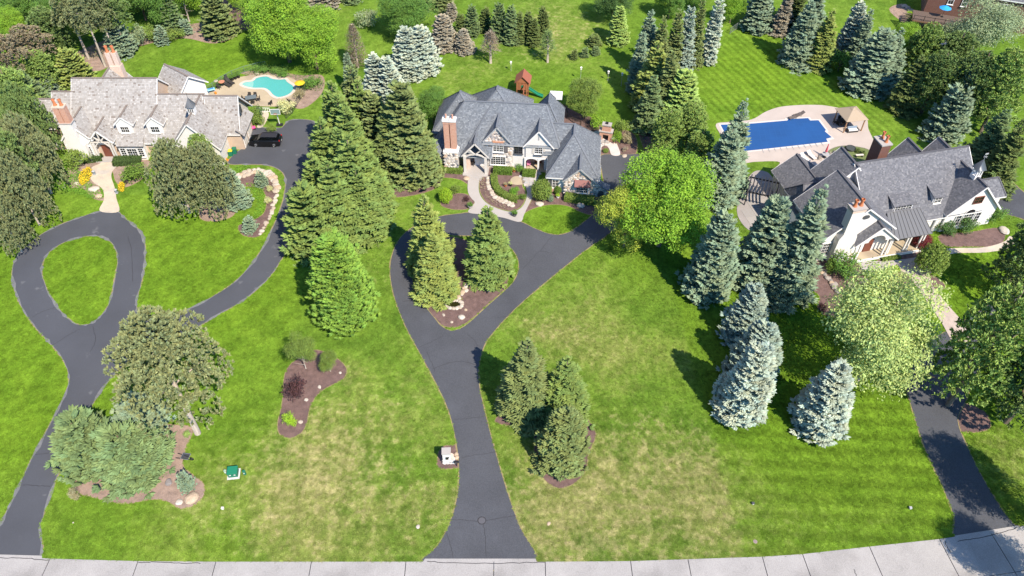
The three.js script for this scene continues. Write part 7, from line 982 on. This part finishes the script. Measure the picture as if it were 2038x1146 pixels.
{ const g = thing('parasol', 'open bright blue parasol on the raised deck', 'parasol', ...[84.21,-145.99], 0, null, 2.62); mesh('pole', cyl(0.03, 0.03, 2.2, 0, 1.1, 0), M.metalDark, g); mesh('canopy', new THREE.ConeGeometry(1.15, 0.55, 8, 1, true).translate(0, 2.1, 0), dbl(0.02, 0.3, 0.72), g); mesh('base', cyl(0.25, 0.28, 0.1, 0, 0.05, 0), M.black, g); }
pave('patio', [[82.82,-145.99],[88.03,-146.59],[87.99,-142.65],[83.34,-139.41],[80.92,-140.74]], M.deckPink, 0.05);
// ---------- the black SUV ----------
{
  const [x, z] = [-40.59,-108.1], g = thing('parked_car', 'black SUV parked on the asphalt court beside the shake-roof house', 'car', x, z, -0.02, null, 0.03);
  const paint = new THREE.MeshPhysicalMaterial({ color: 0x050608, roughness: 0.25, clearcoat: 1, clearcoatRoughness: 0.05 }), gl = new THREE.MeshPhysicalMaterial({ color: 0x0a0d10, roughness: 0.05 });
  const prof = [[-2.5, 0.42], [-2.5, 0.75], [-2.4, 0.98], [-1.5, 1.1], [-1.25, 1.13], [2.35, 1.15], [2.48, 1.0], [2.5, 0.5], [2.4, 0.35], [-2.35, 0.33]], s = new THREE.Shape(); prof.forEach((p, i) => i ? s.lineTo(...p) : s.moveTo(...p)); s.closePath(); for (const c of [-1.5, 1.5]) { const h = new THREE.Path(); h.absarc(c, 0.38, 0.44, 0, Math.PI * 2); s.holes.push(h); }
  const b = new THREE.ExtrudeGeometry(s, { depth: 1.7, bevelEnabled: true, bevelSize: 0.1, bevelThickness: 0.13, bevelSegments: 4 }); b.translate(0, 0, -0.85); mesh('body', toCreasedNormals(b, 0.7), paint, g);
  mesh('underbody', box(4.4, 0.3, 1.6, 0, 0.45, 0), M.black, g);
  const S = new Soup(), lo = [[-1.3, 0.9], [2.4, 0.9]], hi = [[-0.55, 0.68], [1.95, 0.68]], P = (u, w, y) => V3(u, y, w), B = [P(-1.35, -0.93, 1.12), P(2.42, -0.93, 1.12), P(2.42, 0.93, 1.12), P(-1.35, 0.93, 1.12)], T = [P(-0.5, -0.7, 1.7), P(2.05, -0.7, 1.72), P(2.05, 0.7, 1.72), P(-0.5, 0.7, 1.7)]; for (let i = 0; i < 4; i++) { const j = (i + 1) % 4; S.quad(B[i], B[j], T[j], T[i]); } mesh('window_band', S.geo(), gl, g);
  mesh('roof', rbox(2.7, 0.1, 1.46, 0.05, 0.78, 1.74, 0), paint, g); for (const w of [-1, 1]) { mesh('roof_rail', bar(V3(-0.3, 1.84, w * 0.62), V3(1.9, 1.85, w * 0.62), 0.05), M.metalDark, g); for (const u of [0.45, 1.35]) mesh('pillar', bar(V3(u, 1.12, w * 0.95), V3(u + 0.02, 1.7, w * 0.72), 0.09, 0.05), paint, g); mesh('mirror', rbox(0.16, 0.14, 0.22, 0.04, -0.85, 1.2, w * 1.08), paint, g); mesh('headlight', rbox(0.25, 0.14, 0.35, 0.04, -2.5, 0.85, w * 0.68), plain(0.5, 0.52, 0.55, 0.1), g); mesh('tail_light', rbox(0.12, 0.5, 0.16, 0.03, 2.5, 1.05, w * 0.82), plain(0.5, 0.01, 0.01, 0.2), g);
    for (const u of [-1.5, 1.5]) { const wh = mesh('wheel', new THREE.TorusGeometry(0.28, 0.1, 8, 20).translate(u, 0.38, w * 0.86), M.black, g); mesh('rim', new THREE.CylinderGeometry(0.23, 0.23, 0.12, 18).rotateX(Math.PI / 2).translate(u, 0.38, w * 0.88), plain(0.4, 0.41, 0.43, 0.3, { metalness: 0.7 }), wh); } }
  mesh('grille', box(0.04, 0.22, 0.9, -2.62, 0.72, 0), M.darkTrim, g); mesh('rear_plate', box(0.03, 0.14, 0.4, 2.63, 0.8, 0), M.greyTrim, g);
}

// ---------- tufts of longer grass over the near lawns ----------
{
  const S = new Soup(); for (let k = 0; k < 6; k++) { const a = k * 1.05 + rr(-0.3, 0.3), l = rr(0.1, 0.2), p = V3(rr(-0.05, 0.05), 0, rr(-0.05, 0.05)), d = V3(Math.cos(a), 0, Math.sin(a)), s = V3(-d.z, 0, d.x).multiplyScalar(0.035), t = p.clone().addScaledVector(d, l).setY(rr(0.03, 0.06)), m = p.clone().addScaledVector(d, l * 0.45).setY(0.05); S.tri(p.clone().sub(s), m.clone().add(s), t, [1, 1, 1]); S.tri(p.clone().add(s), t, m.clone().sub(s), [1, 1, 1]); }
  const spots = [], off = (x, z) => { for (const o of noGrass) if (x > o.a && x < o.b && z > o.c && z < o.d && inside([x, z], o.p) && !o.holes.some(h => inside([x, z], h))) return true; return false; };
  for (let k = 0; k < 190000; k++) { const z = -36 - 54 * Math.pow(rnd(), 1.35), w = 24 - z * 0.78, x = rr(-w, w); if (!off(x, z)) spots.push([x, z]); }
  const gm = new THREE.MeshPhysicalMaterial({ roughness: 1, specularIntensity: 0.2, side: THREE.DoubleSide }), I = new THREE.InstancedMesh(S.geo(), gm, spots.length), m4 = new THREE.Matrix4(), q = new THREE.Quaternion(), col = new THREE.Color(), Y = V3(0, 1, 0);
  spots.forEach(([x, z], i) => { const s = rr(0.6, 1.2); m4.compose(V3(x, 0.002, z), q.setFromAxisAngle(Y, rnd() * 6.28), V3(s, s, s)); I.setMatrixAt(i, m4); const c = mulc(lawnColour(x, z), rr(0.8, 1.3)); I.setColorAt(i, col.setRGB(c[0], c[1], c[2])); });
  shade(I); I.name = 'grass'; I.userData = { kind: 'stuff' }; tag(I, 'short mown grass of the front lawns', 'grass'); scene.add(I);
}

renderer.render(scene, camera);
